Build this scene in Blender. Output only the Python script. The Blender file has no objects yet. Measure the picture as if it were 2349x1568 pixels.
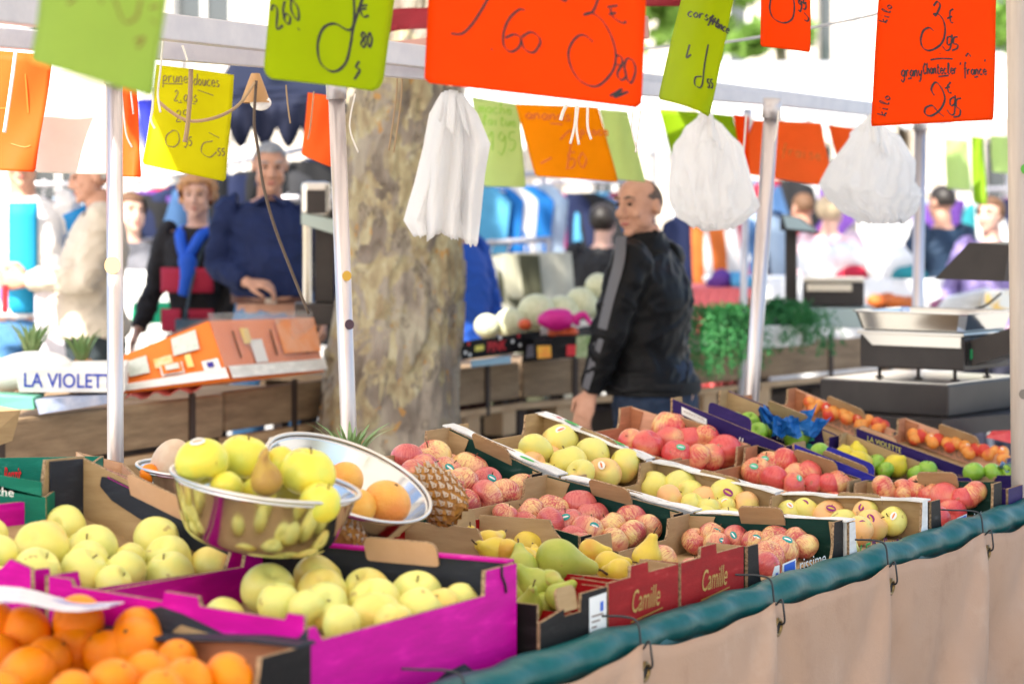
import bpy, bmesh, math, random
from mathutils import Vector, Matrix, noise
random.seed(7)
R = random.random
def U(a, b): return a + (b - a) * random.random()
S = bpy.context.scene
COL = S.collection
# ------------------------------------------------------------------ picture geometry: pixel + depth -> point in the place
F, XC, HY, H = 5546.25, 1174.5, 470.0, 1.60
def V(*a): return Vector(a)
def P(x, y, Y): return V((x - XC) / F * Y, Y, H - (y - HY) / F * Y)
def ray(x, y): return V((x - XC) / F, 1, -(y - HY) / F)
def Zp(x, y, z):
    r = ray(x, y); t = (z - H) / r.z
    return V(r.x * t, t, z)
def pix(p): return (XC + F * p.x / p.y, HY + F * (H - p.z) / p.y)
UP = V(0, 0, 1)
EA = V(-0.1351, 4.2935, 0)
EE = V(0.5165, 0.8563, 0)           # along the table front edge
EB = V(-0.8563, 0.5165, 0)          # from the front edge to the vendor side
def W(s, t, z): return V(EA.x + s * EE.x + t * EB.x, EA.y + s * EE.y + t * EB.y, z)
# ------------------------------------------------------------------ materials
MATS = {}
def lin(c):
    return tuple(x / 12.92 if x <= .04045 else ((x + .055) / 1.055) ** 2.4 for x in c[:3]) + (1,)
def hexc(h): return tuple(int(h[i:i + 2], 16) / 255 for i in (0, 2, 4))
def mat(name, col, rough=.55, col2=None, scale=18., metal=0., spec=.4, bump=0., bscale=None, trans=0., coat=0., stretch=(1, 1, 1),
        rv=0., rh=0., ramp=None, aniso=0., alpha=1., sheen=0., lo=.35, hi=.68):
    """col, col2: linear base colours."""
    if name in MATS: return MATS[name]
    m = bpy.data.materials.new(name); m.use_nodes = True
    n, L = m.node_tree.nodes, m.node_tree.links
    b = n['Principled BSDF']; out = n['Material Output']
    c4 = lambda c: tuple(c[:3]) + (1,)
    b.inputs['Base Color'].default_value = c4(col)
    b.inputs['Roughness'].default_value = rough
    b.inputs['Metallic'].default_value = metal
    b.inputs['Specular IOR Level'].default_value = spec
    b.inputs['Coat Weight'].default_value = coat
    b.inputs['Coat Roughness'].default_value = .15
    b.inputs['Sheen Weight'].default_value = sheen
    b.inputs['Alpha'].default_value = alpha
    src = None
    if col2 or ramp or bump:
        tc = n.new('ShaderNodeTexCoord'); mp = n.new('ShaderNodeMapping'); mp.inputs['Scale'].default_value = stretch
        L.new(tc.outputs['Object'], mp.inputs['Vector'])
        oi0 = n.new('ShaderNodeObjectInfo'); vm = n.new('ShaderNodeVectorMath'); vm.operation = 'MULTIPLY_ADD'
        cb = n.new('ShaderNodeCombineXYZ')
        for k in range(3): L.new(oi0.outputs['Random'], cb.inputs[k])
        vm.inputs[1].default_value = (13, 7, 19)
        L.new(cb.outputs[0], vm.inputs[0]); L.new(mp.outputs[0], vm.inputs[2])
        vec = vm.outputs[0]
    if col2 or ramp:
        t = n.new('ShaderNodeTexNoise'); t.inputs['Scale'].default_value = scale; t.inputs['Detail'].default_value = 5
        t.inputs['Roughness'].default_value = .6
        L.new(vec, t.inputs['Vector'])
        r = n.new('ShaderNodeValToRGB'); cr = r.color_ramp
        st = ramp or [(lo, col), (hi, col2)]
        while len(cr.elements) < len(st): cr.elements.new(.5)
        for e, (p, c) in zip(cr.elements, st): e.position = p; e.color = c4(c)
        L.new(t.outputs['Fac'], r.inputs['Fac']); src = r.outputs['Color']
    if rv or rh:
        oi = n.new('ShaderNodeObjectInfo'); hs = n.new('ShaderNodeHueSaturation')
        for key, am, c0 in (('Value', rv, 1.), ('Hue', rh, .5)):
            if am:
                mr = n.new('ShaderNodeMapRange'); mr.inputs['To Min'].default_value = c0 - am; mr.inputs['To Max'].default_value = c0 + am
                L.new(oi.outputs['Random'], mr.inputs['Value']); L.new(mr.outputs[0], hs.inputs[key])
        if src: L.new(src, hs.inputs['Color'])
        else: hs.inputs['Color'].default_value = c4(col)
        src = hs.outputs['Color']
    if src: L.new(src, b.inputs['Base Color'])
    if bump:
        t2 = n.new('ShaderNodeTexNoise'); t2.inputs['Scale'].default_value = bscale or scale * 3; t2.inputs['Detail'].default_value = 4
        L.new(vec, t2.inputs['Vector'])
        bp = n.new('ShaderNodeBump'); bp.inputs['Strength'].default_value = bump; bp.inputs['Distance'].default_value = .01
        L.new(t2.outputs['Fac'], bp.inputs['Height']); L.new(bp.outputs[0], b.inputs['Normal'])
    if trans:
        tr = n.new('ShaderNodeBsdfTranslucent'); mx = n.new('ShaderNodeMixShader'); mx.inputs[0].default_value = trans
        tr.inputs['Color'].default_value = c4(col)
        if src: L.new(src, tr.inputs['Color'])
        L.new(b.outputs[0], mx.inputs[1]); L.new(tr.outputs[0], mx.inputs[2]); L.new(mx.outputs[0], out.inputs['Surface'])
    MATS[name] = m
    return m
def hx(name, h, **k):
    """a plain material from a display colour"""
    if 'h2' in k: k['col2'] = lin(hexc(k.pop('h2')))
    return mat(name, lin(hexc(h)), **k)
# ------------------------------------------------------------------ mesh builder
class MB:
    def __init__(s): s.v = []; s.f = []; s.m = []; s.sm = []
    def add(s, vs, fs, mi=0, smooth=False):
        o = len(s.v); s.v += [Vector(v) for v in vs]
        for f in fs: s.f.append(tuple(i + o for i in f)); s.m.append(mi); s.sm.append(smooth)
        return s
    def hexa(s, p, mi=0):
        """p: 4 bottom then 4 top, both counter-clockwise from above"""
        return s.add(p, [(3, 2, 1, 0), (4, 5, 6, 7), (0, 1, 5, 4), (1, 2, 6, 5), (2, 3, 7, 6), (3, 0, 4, 7)], mi)
    def box(s, c, d, ax=None, mi=0, bev=0.):
        """c centre, d full sizes, ax three axes"""
        c = Vector(c); X, Y, Z = ax or (V(1, 0, 0), V(0, 1, 0), V(0, 0, 1))
        hx_, hy, hz = d[0] / 2, d[1] / 2, d[2] / 2
        if bev <= 0:
            pts = [c + X * (a * hx_) + Y * (b * hy) + Z * (k * hz) for k in (-1, 1) for a, b in ((-1, -1), (1, -1), (1, 1), (-1, 1))]
            return s.hexa(pts, mi)
        bm = bmesh.new(); bmesh.ops.create_cube(bm, size=1)
        for v in bm.verts: v.co = V(v.co.x * d[0], v.co.y * d[1], v.co.z * d[2])
        bmesh.ops.bevel(bm, geom=bm.edges[:], offset=min(bev, min(d) * .49), segments=2, affect='EDGES', profile=.6)
        bm.verts.index_update()
        vs = [c + X * v.co.x + Y * v.co.y + Z * v.co.z for v in bm.verts]; fs = [tuple(v.index for v in f.verts) for f in bm.faces]
        bm.free(); return s.add(vs, fs, mi)
    def tube(s, pts, rad, n=10, mi=0, cap=True, smooth=True, flat=None, dome=False):
        """pts polyline, rad number or list; flat=(axis vector, factor) squashes along an axis"""
        pts = [Vector(p) for p in pts]; k = len(pts)
        rad = [rad] * k if isinstance(rad, (int, float)) else list(rad)
        if dome:
            d0 = (pts[0] - pts[1]).normalized(); d1 = (pts[-1] - pts[-2]).normalized()
            P2, R2 = [], []
            for a in (80, 55, 28): P2.append(pts[0] + d0 * rad[0] * math.sin(math.radians(a))); R2.append(rad[0] * math.cos(math.radians(a)))
            P2 += pts; R2 += rad
            for a in (28, 55, 80): P2.append(pts[-1] + d1 * rad[-1] * math.sin(math.radians(a))); R2.append(rad[-1] * math.cos(math.radians(a)))
            pts, rad = P2, R2; k = len(pts)
        T = []
        for i in range(k):
            a, b = pts[max(i - 1, 0)], pts[min(i + 1, k - 1)]; T.append((b - a).normalized())
        ref = V(0, 0, 1) if abs(T[0].z) < .9 else V(1, 0, 0)
        N = (ref - T[0] * ref.dot(T[0])).normalized(); vs = []
        for i in range(k):
            N = (N - T[i] * N.dot(T[i]))
            N = N.normalized() if N.length > 1e-6 else T[i].orthogonal().normalized()
            B = T[i].cross(N)
            for j in range(n):
                a = 2 * math.pi * j / n; d = (N * math.cos(a) + B * math.sin(a)) * rad[i]
                if flat: ax = flat[0]; d = d - ax * d.dot(ax) * (1 - flat[1])
                vs.append(pts[i] + d)
        fs = [(i * n + j, i * n + (j + 1) % n, (i + 1) * n + (j + 1) % n, (i + 1) * n + j) for i in range(k - 1) for j in range(n)]
        s.add(vs, fs, mi, smooth)
        if cap:
            o = len(s.v) - len(vs)
            s.f.append(tuple(o + j for j in reversed(range(n)))); s.m.append(mi); s.sm.append(False)
            s.f.append(tuple(o + (k - 1) * n + j for j in range(n))); s.m.append(mi); s.sm.append(False)
        return s
    def rings(s, rg, mi=0, n=20, cap=True):
        """rg: list of (centre, vector a, vector b[, superellipse power])"""
        vs = []; k = len(rg)
        for r in rg:
            c, a, b = r[:3]; pw = r[3] if len(r) > 3 else 2.
            for j in range(n):
                t = 2 * math.pi * j / n; x, y = math.cos(t), math.sin(t)
                x = math.copysign(abs(x) ** (2 / pw), x); y = math.copysign(abs(y) ** (2 / pw), y)
                vs.append(Vector(c) + Vector(a) * x + Vector(b) * y)
        fs = [(i * n + j, i * n + (j + 1) % n, (i + 1) * n + (j + 1) % n, (i + 1) * n + j) for i in range(k - 1) for j in range(n)]
        s.add(vs, fs, mi, True)
        if cap:
            o = len(s.v) - len(vs)
            s.f.append(tuple(o + j for j in reversed(range(n)))); s.m.append(mi); s.sm.append(True)
            s.f.append(tuple(o + (k - 1) * n + j for j in range(n))); s.m.append(mi); s.sm.append(True)
        return s
    def lathe(s, prof, n=24, c=(0, 0, 0), mi=0, ax=None, smooth=True, fn=None):
        c = Vector(c); X, Y, Z = ax or (V(1, 0, 0), V(0, 1, 0), V(0, 0, 1)); vs = []; k = len(prof)
        for i, (r, z) in enumerate(prof):
            for j in range(n):
                a = 2 * math.pi * j / n; rr = r * (fn(a, i / (k - 1)) if fn else 1)
                vs.append(c + X * (rr * math.cos(a)) + Y * (rr * math.sin(a)) + Z * z)
        fs = [(i * n + j, i * n + (j + 1) % n, (i + 1) * n + (j + 1) % n, (i + 1) * n + j) for i in range(k - 1) for j in range(n)]
        return s.add(vs, fs, mi, smooth)
    def ball(s, c, r, n=12, m=8, mi=0, ax=None):
        r = (r, r, r) if isinstance(r, (int, float)) else r; c = Vector(c); X, Y, Z = ax or (V(1, 0, 0), V(0, 1, 0), V(0, 0, 1))
        vs = []
        for i in range(m + 1):
            t = math.pi * (i + .02) / (m + .04)
            for j in range(n):
                a = 2 * math.pi * j / n
                vs.append(c + X * (r[0] * math.sin(t) * math.cos(a)) + Y * (r[1] * math.sin(t) * math.sin(a)) - Z * (r[2] * math.cos(t)))
        fs = [(i * n + j, i * n + (j + 1) % n, (i + 1) * n + (j + 1) % n, (i + 1) * n + j) for i in range(m) for j in range(n)]
        return s.add(vs, fs, mi, True)
    def grid(s, fn, nu, nv, mi=0, smooth=True, th=0., flip=False):
        """fn(u,v)->point; th>0 makes a closed sheet of that thickness"""
        vs = [fn(i / nu, j / nv) for j in range(nv + 1) for i in range(nu + 1)]
        q = lambda i, j: j * (nu + 1) + i
        fs = [(q(i, j), q(i + 1, j), q(i + 1, j + 1), q(i, j + 1)) for j in range(nv) for i in range(nu)]
        if th:
            nr = [V(0, 0, 0) for _ in vs]
            for f in fs:
                nn = (vs[f[1]] - vs[f[0]]).cross(vs[f[3]] - vs[f[0]])
                for i in f: nr[i] += nn
            nb = len(vs); vs = vs + [v - n_.normalized() * th for v, n_ in zip(vs, nr)]
            fs2 = [tuple(i + nb for i in reversed(f)) for f in fs]
            ed = []
            for i in range(nu): ed += [(q(i + 1, 0), q(i, 0), q(i, 0) + nb, q(i + 1, 0) + nb), (q(i, nv), q(i + 1, nv), q(i + 1, nv) + nb, q(i, nv) + nb)]
            for j in range(nv): ed += [(q(0, j), q(0, j + 1), q(0, j + 1) + nb, q(0, j) + nb), (q(nu, j + 1), q(nu, j), q(nu, j) + nb, q(nu, j + 1) + nb)]
            fs = fs + fs2 + ed
        return s.add(vs, fs, mi, smooth)
    def prism(s, poly, o, X, Y, th, mi=0, mside=None):
        """2-D polygon (ccw) at o with axes X,Y extruded by th along X x Y (backwards)"""
        N = X.cross(Y).normalized(); k = len(poly)
        a = [o + X * x + Y * y for x, y in poly]; b = [p - N * th for p in a]
        s.add(a + b, [tuple(range(k)), tuple(range(2 * k - 1, k - 1, -1))], mi)
        o2 = len(s.v) - 2 * k
        for i in range(k):
            j = (i + 1) % k
            s.f.append((o2 + j, o2 + i, o2 + k + i, o2 + k + j)); s.m.append(mi if mside is None else mside); s.sm.append(False)
        return s
    def build(s, name, mats, parent=None, loc=None, merge=False):
        me = bpy.data.meshes.new(name)
        off = Vector(loc) if loc is not None else (wloc(parent) if parent else V(0, 0, 0))
        me.from_pydata([tuple(v - off) for v in s.v], [], s.f)
        mats = mats if isinstance(mats, (list, tuple)) else [mats]
        for m in mats: me.materials.append(m)
        me.polygons.foreach_set('material_index', s.m); me.polygons.foreach_set('use_smooth', s.sm); me.update()
        o = bpy.data.objects.new(name, me); COL.objects.link(o)
        if parent: o.parent = parent
        elif loc is not None: o.location = off
        return o
def wloc(o):
    p = V(0, 0, 0)
    while o: p += o.location; o = o.parent
    return p
def tag(o, label=None, cat=None, group=None, kind=None):
    if label: o['label'] = label
    if cat: o['category'] = cat
    if group: o['group'] = group
    if kind: o['kind'] = kind
    return o
def thing(name, label, cat, loc=(0, 0, 0), group=None):
    o = bpy.data.objects.new(name, None); o.empty_display_size = .05; COL.objects.link(o); o.location = loc
    return tag(o, label, cat, group)
def solo(mb, name, mats, label, cat, group=None, loc=None):
    if loc is None:
        n = max(1, len(mb.v)); loc = sum(mb.v, V(0, 0, 0)) / n; loc.z = min(v.z for v in mb.v)
    return tag(mb.build(name, mats, None, loc), label, cat, group)
def smoothmesh(o, voxel, it=6, fac=.5):
    """fuse overlapping lofts into one skin, then relax it"""
    m = o.modifiers.new('r', 'REMESH'); m.mode = 'VOXEL'; m.voxel_size = voxel; m.use_smooth_shade = True
    s = o.modifiers.new('s', 'SMOOTH'); s.factor = fac; s.iterations = it
    dg = bpy.context.evaluated_depsgraph_get(); dg.update()
    me = bpy.data.meshes.new_from_object(o.evaluated_get(dg))
    o.modifiers.clear(); old = o.data; mats = [x for x in old.materials]; o.data = me
    if not me.materials:
        for x in mats: me.materials.append(x)
    for p in me.polygons: p.use_smooth = True
    return o
_text_cache = {}
def text_shape(txt, shear=0., bold=0.):
    k = (txt, shear, bold)
    if k not in _text_cache:
        c = bpy.data.curves.new('t', 'FONT'); c.body = txt; c.size = 1; c.shear = shear; c.offset = bold; c.resolution_u = 3
        o = bpy.data.objects.new('t', c); COL.objects.link(o)
        dg = bpy.context.evaluated_depsgraph_get(); dg.update()
        me = bpy.data.meshes.new_from_object(o.evaluated_get(dg))
        vs = [v.co.copy() for v in me.vertices]; fs = [tuple(p.vertices) for p in me.polygons]
        bpy.data.objects.remove(o); bpy.data.curves.remove(c); bpy.data.meshes.remove(me)
        x0 = min(v.x for v in vs); x1 = max(v.x for v in vs); y0 = min(v.y for v in vs); y1 = max(v.y for v in vs)
        _text_cache[k] = ([V((v.x - x0) / (x1 - x0), (v.y - y0) / (y1 - y0), 0) for v in vs], fs)
    return _text_cache[k]
def text4(mb, txt, bl, br, tl, out=.0015, mi=0, shear=0., bold=0.):
    """lettering fitted into the parallelogram bl, br, tl, lifted a little off its surface towards the reader"""
    vs, fs = text_shape(txt, shear, bold); X, Y = br - bl, tl - bl; N = X.cross(Y).normalized() * out
    mb.add([bl + X * v.x + Y * v.y + N for v in vs], fs, mi)
def spline(pts, n=6, closed=False):
    pts = [Vector(p) for p in pts]; k = len(pts)
    if k < 3: return pts
    o = []
    for i in range(k - 1):
        p0, p1, p2, p3 = pts[max(i - 1, 0)], pts[i], pts[i + 1], pts[min(i + 2, k - 1)]
        for j in range(n):
            t = j / n
            o.append(.5 * ((2 * p1) + (p2 - p0) * t + (2 * p0 - 5 * p1 + 4 * p2 - p3) * t * t + (3 * p1 - p0 - 3 * p2 + p3) * t ** 3))
    o.append(pts[-1]); return o
# ------------------------------------------------------------------ camera, light, sky
cam = bpy.data.cameras.new('camera'); co = bpy.data.objects.new('camera', cam); COL.objects.link(co); S.camera = co
co.location = (0, 0, H); co.rotation_euler = (math.pi / 2, 0, 0)
cam.lens = 85; cam.sensor_width = 36; cam.shift_y = -(784 - HY) / 2349; cam.clip_end = 400; cam.clip_start = .05
cam.dof.use_dof = True; cam.dof.focus_distance = 6.0; cam.dof.aperture_fstop = 3.2
SUN = V(.42, .72, -.80).normalized()          # direction the light travels
el = math.asin(-SUN.z); az = math.atan2(-SUN.x, -SUN.y)
w = bpy.data.worlds.new('World'); S.world = w; w.use_nodes = True
n = w.node_tree.nodes; bg = n['Background']
sk = n.new('ShaderNodeTexSky'); sk.sky_type = 'NISHITA'; sk.sun_disc = False; sk.sun_elevation = el; sk.sun_rotation = az
sk.air_density = 1.; sk.dust_density = 2.5; sk.ozone_density = 1.
w.node_tree.links.new(sk.outputs[0], bg.inputs['Color']); bg.inputs['Strength'].default_value = .14
sl = bpy.data.lights.new('sun', 'SUN'); sl.energy = 4.6; sl.angle = math.radians(.5); sl.color = (1, .95, .86)
so = bpy.data.objects.new('sun', sl); COL.objects.link(so); so.rotation_euler = (-SUN).to_track_quat('Z', 'Y').to_euler(); so.location = (-4, -6, 9)
S.view_settings.view_transform = 'Standard'; S.view_settings.look = 'None'; S.view_settings.exposure = 1.45; S.view_settings.gamma = 1
S.render.engine = 'CYCLES'
S.cycles.use_denoising = True; S.cycles.max_bounces = 8; S.cycles.diffuse_bounces = 4; S.cycles.glossy_bounces = 4
S.cycles.transmission_bounces = 6; S.cycles.transparent_max_bounces = 8; S.cycles.sample_clamp_indirect = 6
# ------------------------------------------------------------------ the setting
ASPH = mat('pavement', (.36, .34, .31), .85, (.46, .44, .40), 6, bump=.25, bscale=60)
mb = MB(); mb.add([(-90, -30, 0), (90, -30, 0), (90, 160, 0), (-90, 160, 0)], [(0, 1, 2, 3)])
tag(mb.build('ground', ASPH), kind='structure')
def Ss(x, y, s):
    r = ray(x, y); c = V(0, 0, H); k = (s - (c - EA).dot(EE)) / r.dot(EE); return c + r * k
def Tt(x, y, t):
    r = ray(x, y); c = V(0, 0, H); k = (t - (c - EA).dot(EB)) / r.dot(EB); return c + r * k
# ================================================================== the table and its fruit crates
KR = mat('kraft_board', (.38, .25, .125), .8, (.46, .32, .165), 9, bump=.12, bscale=90, stretch=(1, 1, 6), spec=.2)
KRL = mat('light_kraft_board', (.62, .37, .22), .8, (.68, .43, .27), 9, bump=.1, bscale=90, spec=.2)
EDG = mat('corrugated_edge', (.20, .13, .075), .9, (.46, .31, .18), 160, spec=.1, lo=.42, hi=.58)
def board(name, c, **k):
    k.setdefault('rough', .55); k.setdefault('spec', .16)
    c2 = tuple(min(1, x * 1.18 + .006) for x in c)
    c3 = tuple(min(1, x * 1.25 + .05) for x in c); k['ramp'] = [(.36, tuple(x * .86 for x in c)), (.55, c), (.66, c2), (.72, c3)]
    return mat(name, c, col2=c2, scale=9, bump=.12, bscale=70, stretch=(1, 1, 5), **k)
DG = board('dark_green_board', (.005, .036, .027)); BK = board('black_board', (.010, .008, .008)); PK = board('magenta_board', (.56, .0, .30))
GY = board('slate_grey_board', (.030, .034, .046)); RD = board('red_board', (.30, .004, .006)); WH = board('white_board', (.78, .77, .74), rough=.5)
PU = board('purple_board', (.026, .012, .10)); BL = board('royal_blue_board', (.025, .025, .30)); GN = board('green_board', (.006, .16, .105))
PE = board('peach_board', (.70, .40, .26), rough=.75); TAN = board('warm_tan_board', (.46, .20, .10), rough=.75)
WTX = mat('white_ink', (.85, .85, .82), .6); GOLD = mat('gold_ink', (.45, .28, .05), .4); LBL = mat('blue_ink', (.02, .12, .62), .45)
PUT = mat('plum_ink', (.14, .015, .10), .6); GRT = mat('green_ink', (.05, .42, .08), .6); REDT = mat('red_ink', (.60, .02, .03), .5); BLKI = mat('black_ink', (.01, .01, .01), .6)
YEI = mat('yellow_ink', (.75, .66, .12), .6); GRI = mat('grey_ink', (.30, .22, .18), .7)
def lerp(a, b, t): return a + (b - a) * t
class Crate: pass
def bil(c, u, v): return lerp(lerp(c[0], c[1], u), lerp(c[3], c[2], u), v)
def wall_mesh(a, b, depth, prof, th, inward, mi=(0, 1, 2)):
    """an upright board from rim corner a to b; prof [(u, dh)] gives the top edge"""
    mb = MB(); k = len(prof); vs = []
    for u, dh in prof:
        p = lerp(a, b, u); vs += [p - UP * depth, p + UP * dh, p + UP * dh + inward * th, p - UP * depth + inward * th]
    out = (b - a).cross(UP); flip = out.dot(inward) > 0
    def f(fs, m):
        for q in fs:
            q = tuple(reversed(q)) if flip else q
            mb.f.append(q); mb.m.append(m); mb.sm.append(False)
    mb.v = vs
    for i in range(k - 1):
        o, q = 4 * i, 4 * i + 4
        f([(o, q, q + 1, o + 1)], mi[0]); f([(o + 2, q + 2, q + 3, o + 3)], mi[1]); f([(o + 1, q + 1, q + 2, o + 2)], mi[2]); f([(o, o + 3, q + 3, q)], mi[2])
    f([(0, 1, 2, 3)], mi[2]); o = 4 * (k - 1); f([(o, o + 3, o + 2, o + 1)], mi[2])
    return mb
FLAT = [(0, 0), (1, 0)]
def low(h, a=.16, b=.84, n=0): return [(0, 0), (a, 0), (a + .012, -h * .75), (a + .03, -h), (b - .03, -h), (b - .012, -h * .75), (b, 0), (1, 0)]
def crate(label, rim, depth=.13, out=BK, ins=DG, outs=None, inss=None, fp=None, bp=None, lp=None, rp=None, floor=.1, group=None, rimw=None, tabs=(), flapb=0, flapf=0, flapm=KR, th=.007, name='fruit_crate', tray=None):
    """rim: FL FR BR BL corner points; profiles fp front, rp right, bp back, lp left; floor: how far below the rim the fruit tray lies"""
    FL, FR, BR, BLc = rim; c = Crate(); c.rim = rim
    base = sum(rim, V(0, 0, 0)) / 4 - UP * depth
    c.o = thing(name, label, 'crate', base, group)
    outs = outs or {}; inss = inss or {}
    cen = sum(rim, V(0, 0, 0)) / 4
    for nm, a, b, pr, key in (('front_wall', FL, FR, fp, 'f'), ('side_wall', FR, BR, rp, 'r'), ('back_wall', BR, BLc, bp, 'b'), ('side_wall', BLc, FL, lp, 'l')):
        d = (b - a); inn = UP.cross(d).normalized()
        if inn.dot(cen - a) < 0: inn = -inn
        sh = .0 if key in 'fb' else th
        dd = d.normalized() * sh
        wall_mesh(a + dd, b - dd, depth, pr or FLAT, th, inn).build(nm, [outs.get(key, out), inss.get(key, ins), EDG], c.o)
    mb = MB(); z = UP * floor; g = lambda u, v: bil(rim, u, v) - z
    e_ = .012
    p = [g(e_, e_), g(1 - e_, e_), g(1 - e_, 1 - e_), g(e_, 1 - e_)]
    mb.hexa([q - UP * .006 for q in p] + p, 0); mb.build('tray', tray or KR, c.o)
    if depth - floor > .02:
        mb = MB(); p = [bil(rim, u, v) - UP * (depth - .004) for u, v in ((.02, .02), (.98, .02), (.98, .98), (.02, .98))]
        mb.hexa([q - UP * .004 for q in p] + p, 0); mb.build('base_board', KR, c.o)
    inr = (BLc - BR).cross(UP)
    nrm = lambda a, b: (UP.cross(b - a).normalized() if UP.cross(b - a).dot(cen - a) > 0 else -UP.cross(b - a).normalized())
    ni = nrm(FR, BR); nb = nrm(BR, BLc)
    for fl, u0, u1 in ((flapb, 1 - flapb, .985), (flapf, .015, flapf)):
        if not fl: continue
        mb = MB(); q = ni * (th + .0015); dz = depth * .62
        a = lerp(FR, BR, u0) + q; b = lerp(FR, BR, u1) + q
        wid = (b - a)
        if fl == flapb: top0 = a - wid * .0 - UP * .004; top1 = b - UP * .004; bot0 = a + wid * .45 - UP * dz; bot1 = b - UP * dz
        else: top0 = a - UP * .004; top1 = b - UP * .004; bot0 = a - UP * dz; bot1 = b - wid * .4 - UP * dz
        mb.hexa([bot0, bot1, bot1 + ni * .003, bot0 + ni * .003, top0, top1, top1 + ni * .003, top0 + ni * .003]); mb.build('corner_flap', flapm, c.o)
    if rimw:
        for side, wdt, m in rimw:
            a, b = (FR, BR) if side == 'r' else (FL, BLc)
            nn = nrm(a, b); k = 9; mb = MB()
            wav = [.6 + .4 * abs(math.sin(i * 1.9 + wdt * 40)) if 0 < i < k else 1. for i in range(k + 1)]
            fn = lambda u, v: lerp(a, b, u) + UP * (.003 + .002 * math.sin(u * 17)) + nn * (wdt * (v - .35) * (wav[min(k, int(u * k + .5))]))
            mb.grid(fn, k, 1, 0, False, th=.004); mb.build('rim_flange', m, c.o)
    for side, u, wd, up, dn, lean, m in tabs:
        a, b = {'r': (FR, BR), 'l': (FL, BLc), 'f': (FL, FR), 'b': (BLc, BR)}[side]
        nn = nrm(a, b); d = (b - a).normalized(); Yv = (UP + nn * lean).normalized()
        if d.cross(Yv).dot(nn) < 0: d = -d
        r = min(.016, wd * .2); h0, h1 = -dn, up; poly = []
        for cx, cy, a0 in ((wd / 2 - r, h1 - r, 0), (-wd / 2 + r, h1 - r, 90), (-wd / 2 + r * .5, h0 + r * .5, 180), (wd / 2 - r * .5, h0 + r * .5, 270)):
            rr = r if a0 < 180 else r * .5
            for q in (0, 30, 60, 90): t = math.radians(a0 + q); poly.append((cx + rr * math.cos(t), cy + rr * math.sin(t)))
        mb = MB(); o = lerp(a, b, u) + nn * (th + .010)
        mb.prism(poly, o, d, Yv, .005, 0, 1); mb.build('stacking_tab', [m, EDG], c.o)
    return c
def on_wall(c, a, b, u0, u1, h0, h1, txt, m, out=.0016, shear=0., name='lettering', bold=.0, flip=False):
    """lettering on the outside of the wall a->b (read left to right), h below the rim"""
    mb = MB(); A_, B_ = lerp(a, b, u0), lerp(a, b, u1)
    text4(mb, txt, A_ - UP * h1, B_ - UP * h1, A_ - UP * h0, out, 0, shear, bold); return mb.build(name, m, c.o)
def panel(c, a, b, poly, m, out=.0012, name='printed_panel'):
    """flat print on wall a->b: poly [(u, h below rim)]"""
    d = (b - a); N = d.cross(UP).normalized() * out
    mb = MB(); mb.add([lerp(a, b, u) - UP * h + N for u, h in poly], [tuple(range(len(poly)))]); return mb.build(name, m, c.o)
def rimq(s0, s1, t0, z0, t1, z1, ds=0., zr0=None, zr1=None):
    return [W(s0, t0, z0), W(s1, t0, zr0 if zr0 is not None else z0), W(s1, t1, zr1 if zr1 is not None else z1), W(s0, t1, z1)]
TK = lambda u=.55, up=.03, dn=.035, wd=.12, side='r', lean=.55, m=KR: (side, u, wd, up, dn, lean, m)
def c_green(lbl, s0, s1, t0, z0, t1, z1, front=False, txt=True, fl=.19):
    c = crate(lbl, rimq(s0, s1, t0, z0, t1, z1), .135, BK, DG, fp=low(.085, .10, .90), bp=low(.05, .22, .78), lp=[(0, -.02), (.13, -.02), (.16, -.055), (.8, -.055), (.83, -.0), (1, 0)], rp=FLAT,
              inss={'b': KR, 'f': KR}, outs={'l': DG}, floor=.095, flapb=fl, flapf=.08, tabs=[TK(.5)], group='dark green apple crates')
    FL, FR = c.rim[0], c.rim[1]
    if front:
        on_wall(c, FL, FR, .52, .80, .064, .092, 'rissime', WTX)
        panel(c, FL, FR, [(.34, .134), (.34, .062), (.48, .058), (.48, .134)], WTX, .0012, 'logo_border')
        panel(c, FL, FR, [(.355, .134), (.355, .0655), (.468, .062), (.468, .134)], LBL, .002, 'logo_panel')
        panel(c, FL, FR, [(.17, .134), (.26, .062), (.31, .062), (.315, .134)], WTX, .0012, 'logo_border')
        panel(c, FL, FR, [(.22, .134), (.27, .078), (.295, .078), (.30, .134)], LBL, .002, 'logo_panel')
    else:
        panel(c, FL, FR, [(.30, .134), (.30, .064), (.52, .064), (.52, .134)], LBL, .0014, 'logo_panel')
    return c
G1 = c_green('dark green apple crate at the table front beside the red pear crates', 1.30, 1.835, .01, .836, .43, .824, True)
G3 = c_green('middle dark green apple crate of the slope up towards the tree', 1.31, 1.835, .445, .826, .845, .898)
G4 = c_green('topmost dark green apple crate, just below the tree trunk', 1.32, 1.84, .86, .902, 1.15, 1.006, fl=.24)
a, b = G1.rim[3], G1.rim[0]
panel(G1, a, b, [(.60, .128), (.62, .088), (.66, .070), (.93, .068), (.95, .128)], WTX, .0012, 'logo_border')
panel(G1, a, b, [(.615, .128), (.635, .090), (.67, .075), (.92, .073), (.94, .128)], LBL, .002, 'logo_panel')
panel(G1, a, b, [(.44, .128), (.54, .085), (.555, .128)], WTX, .0012, 'logo_border')
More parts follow.
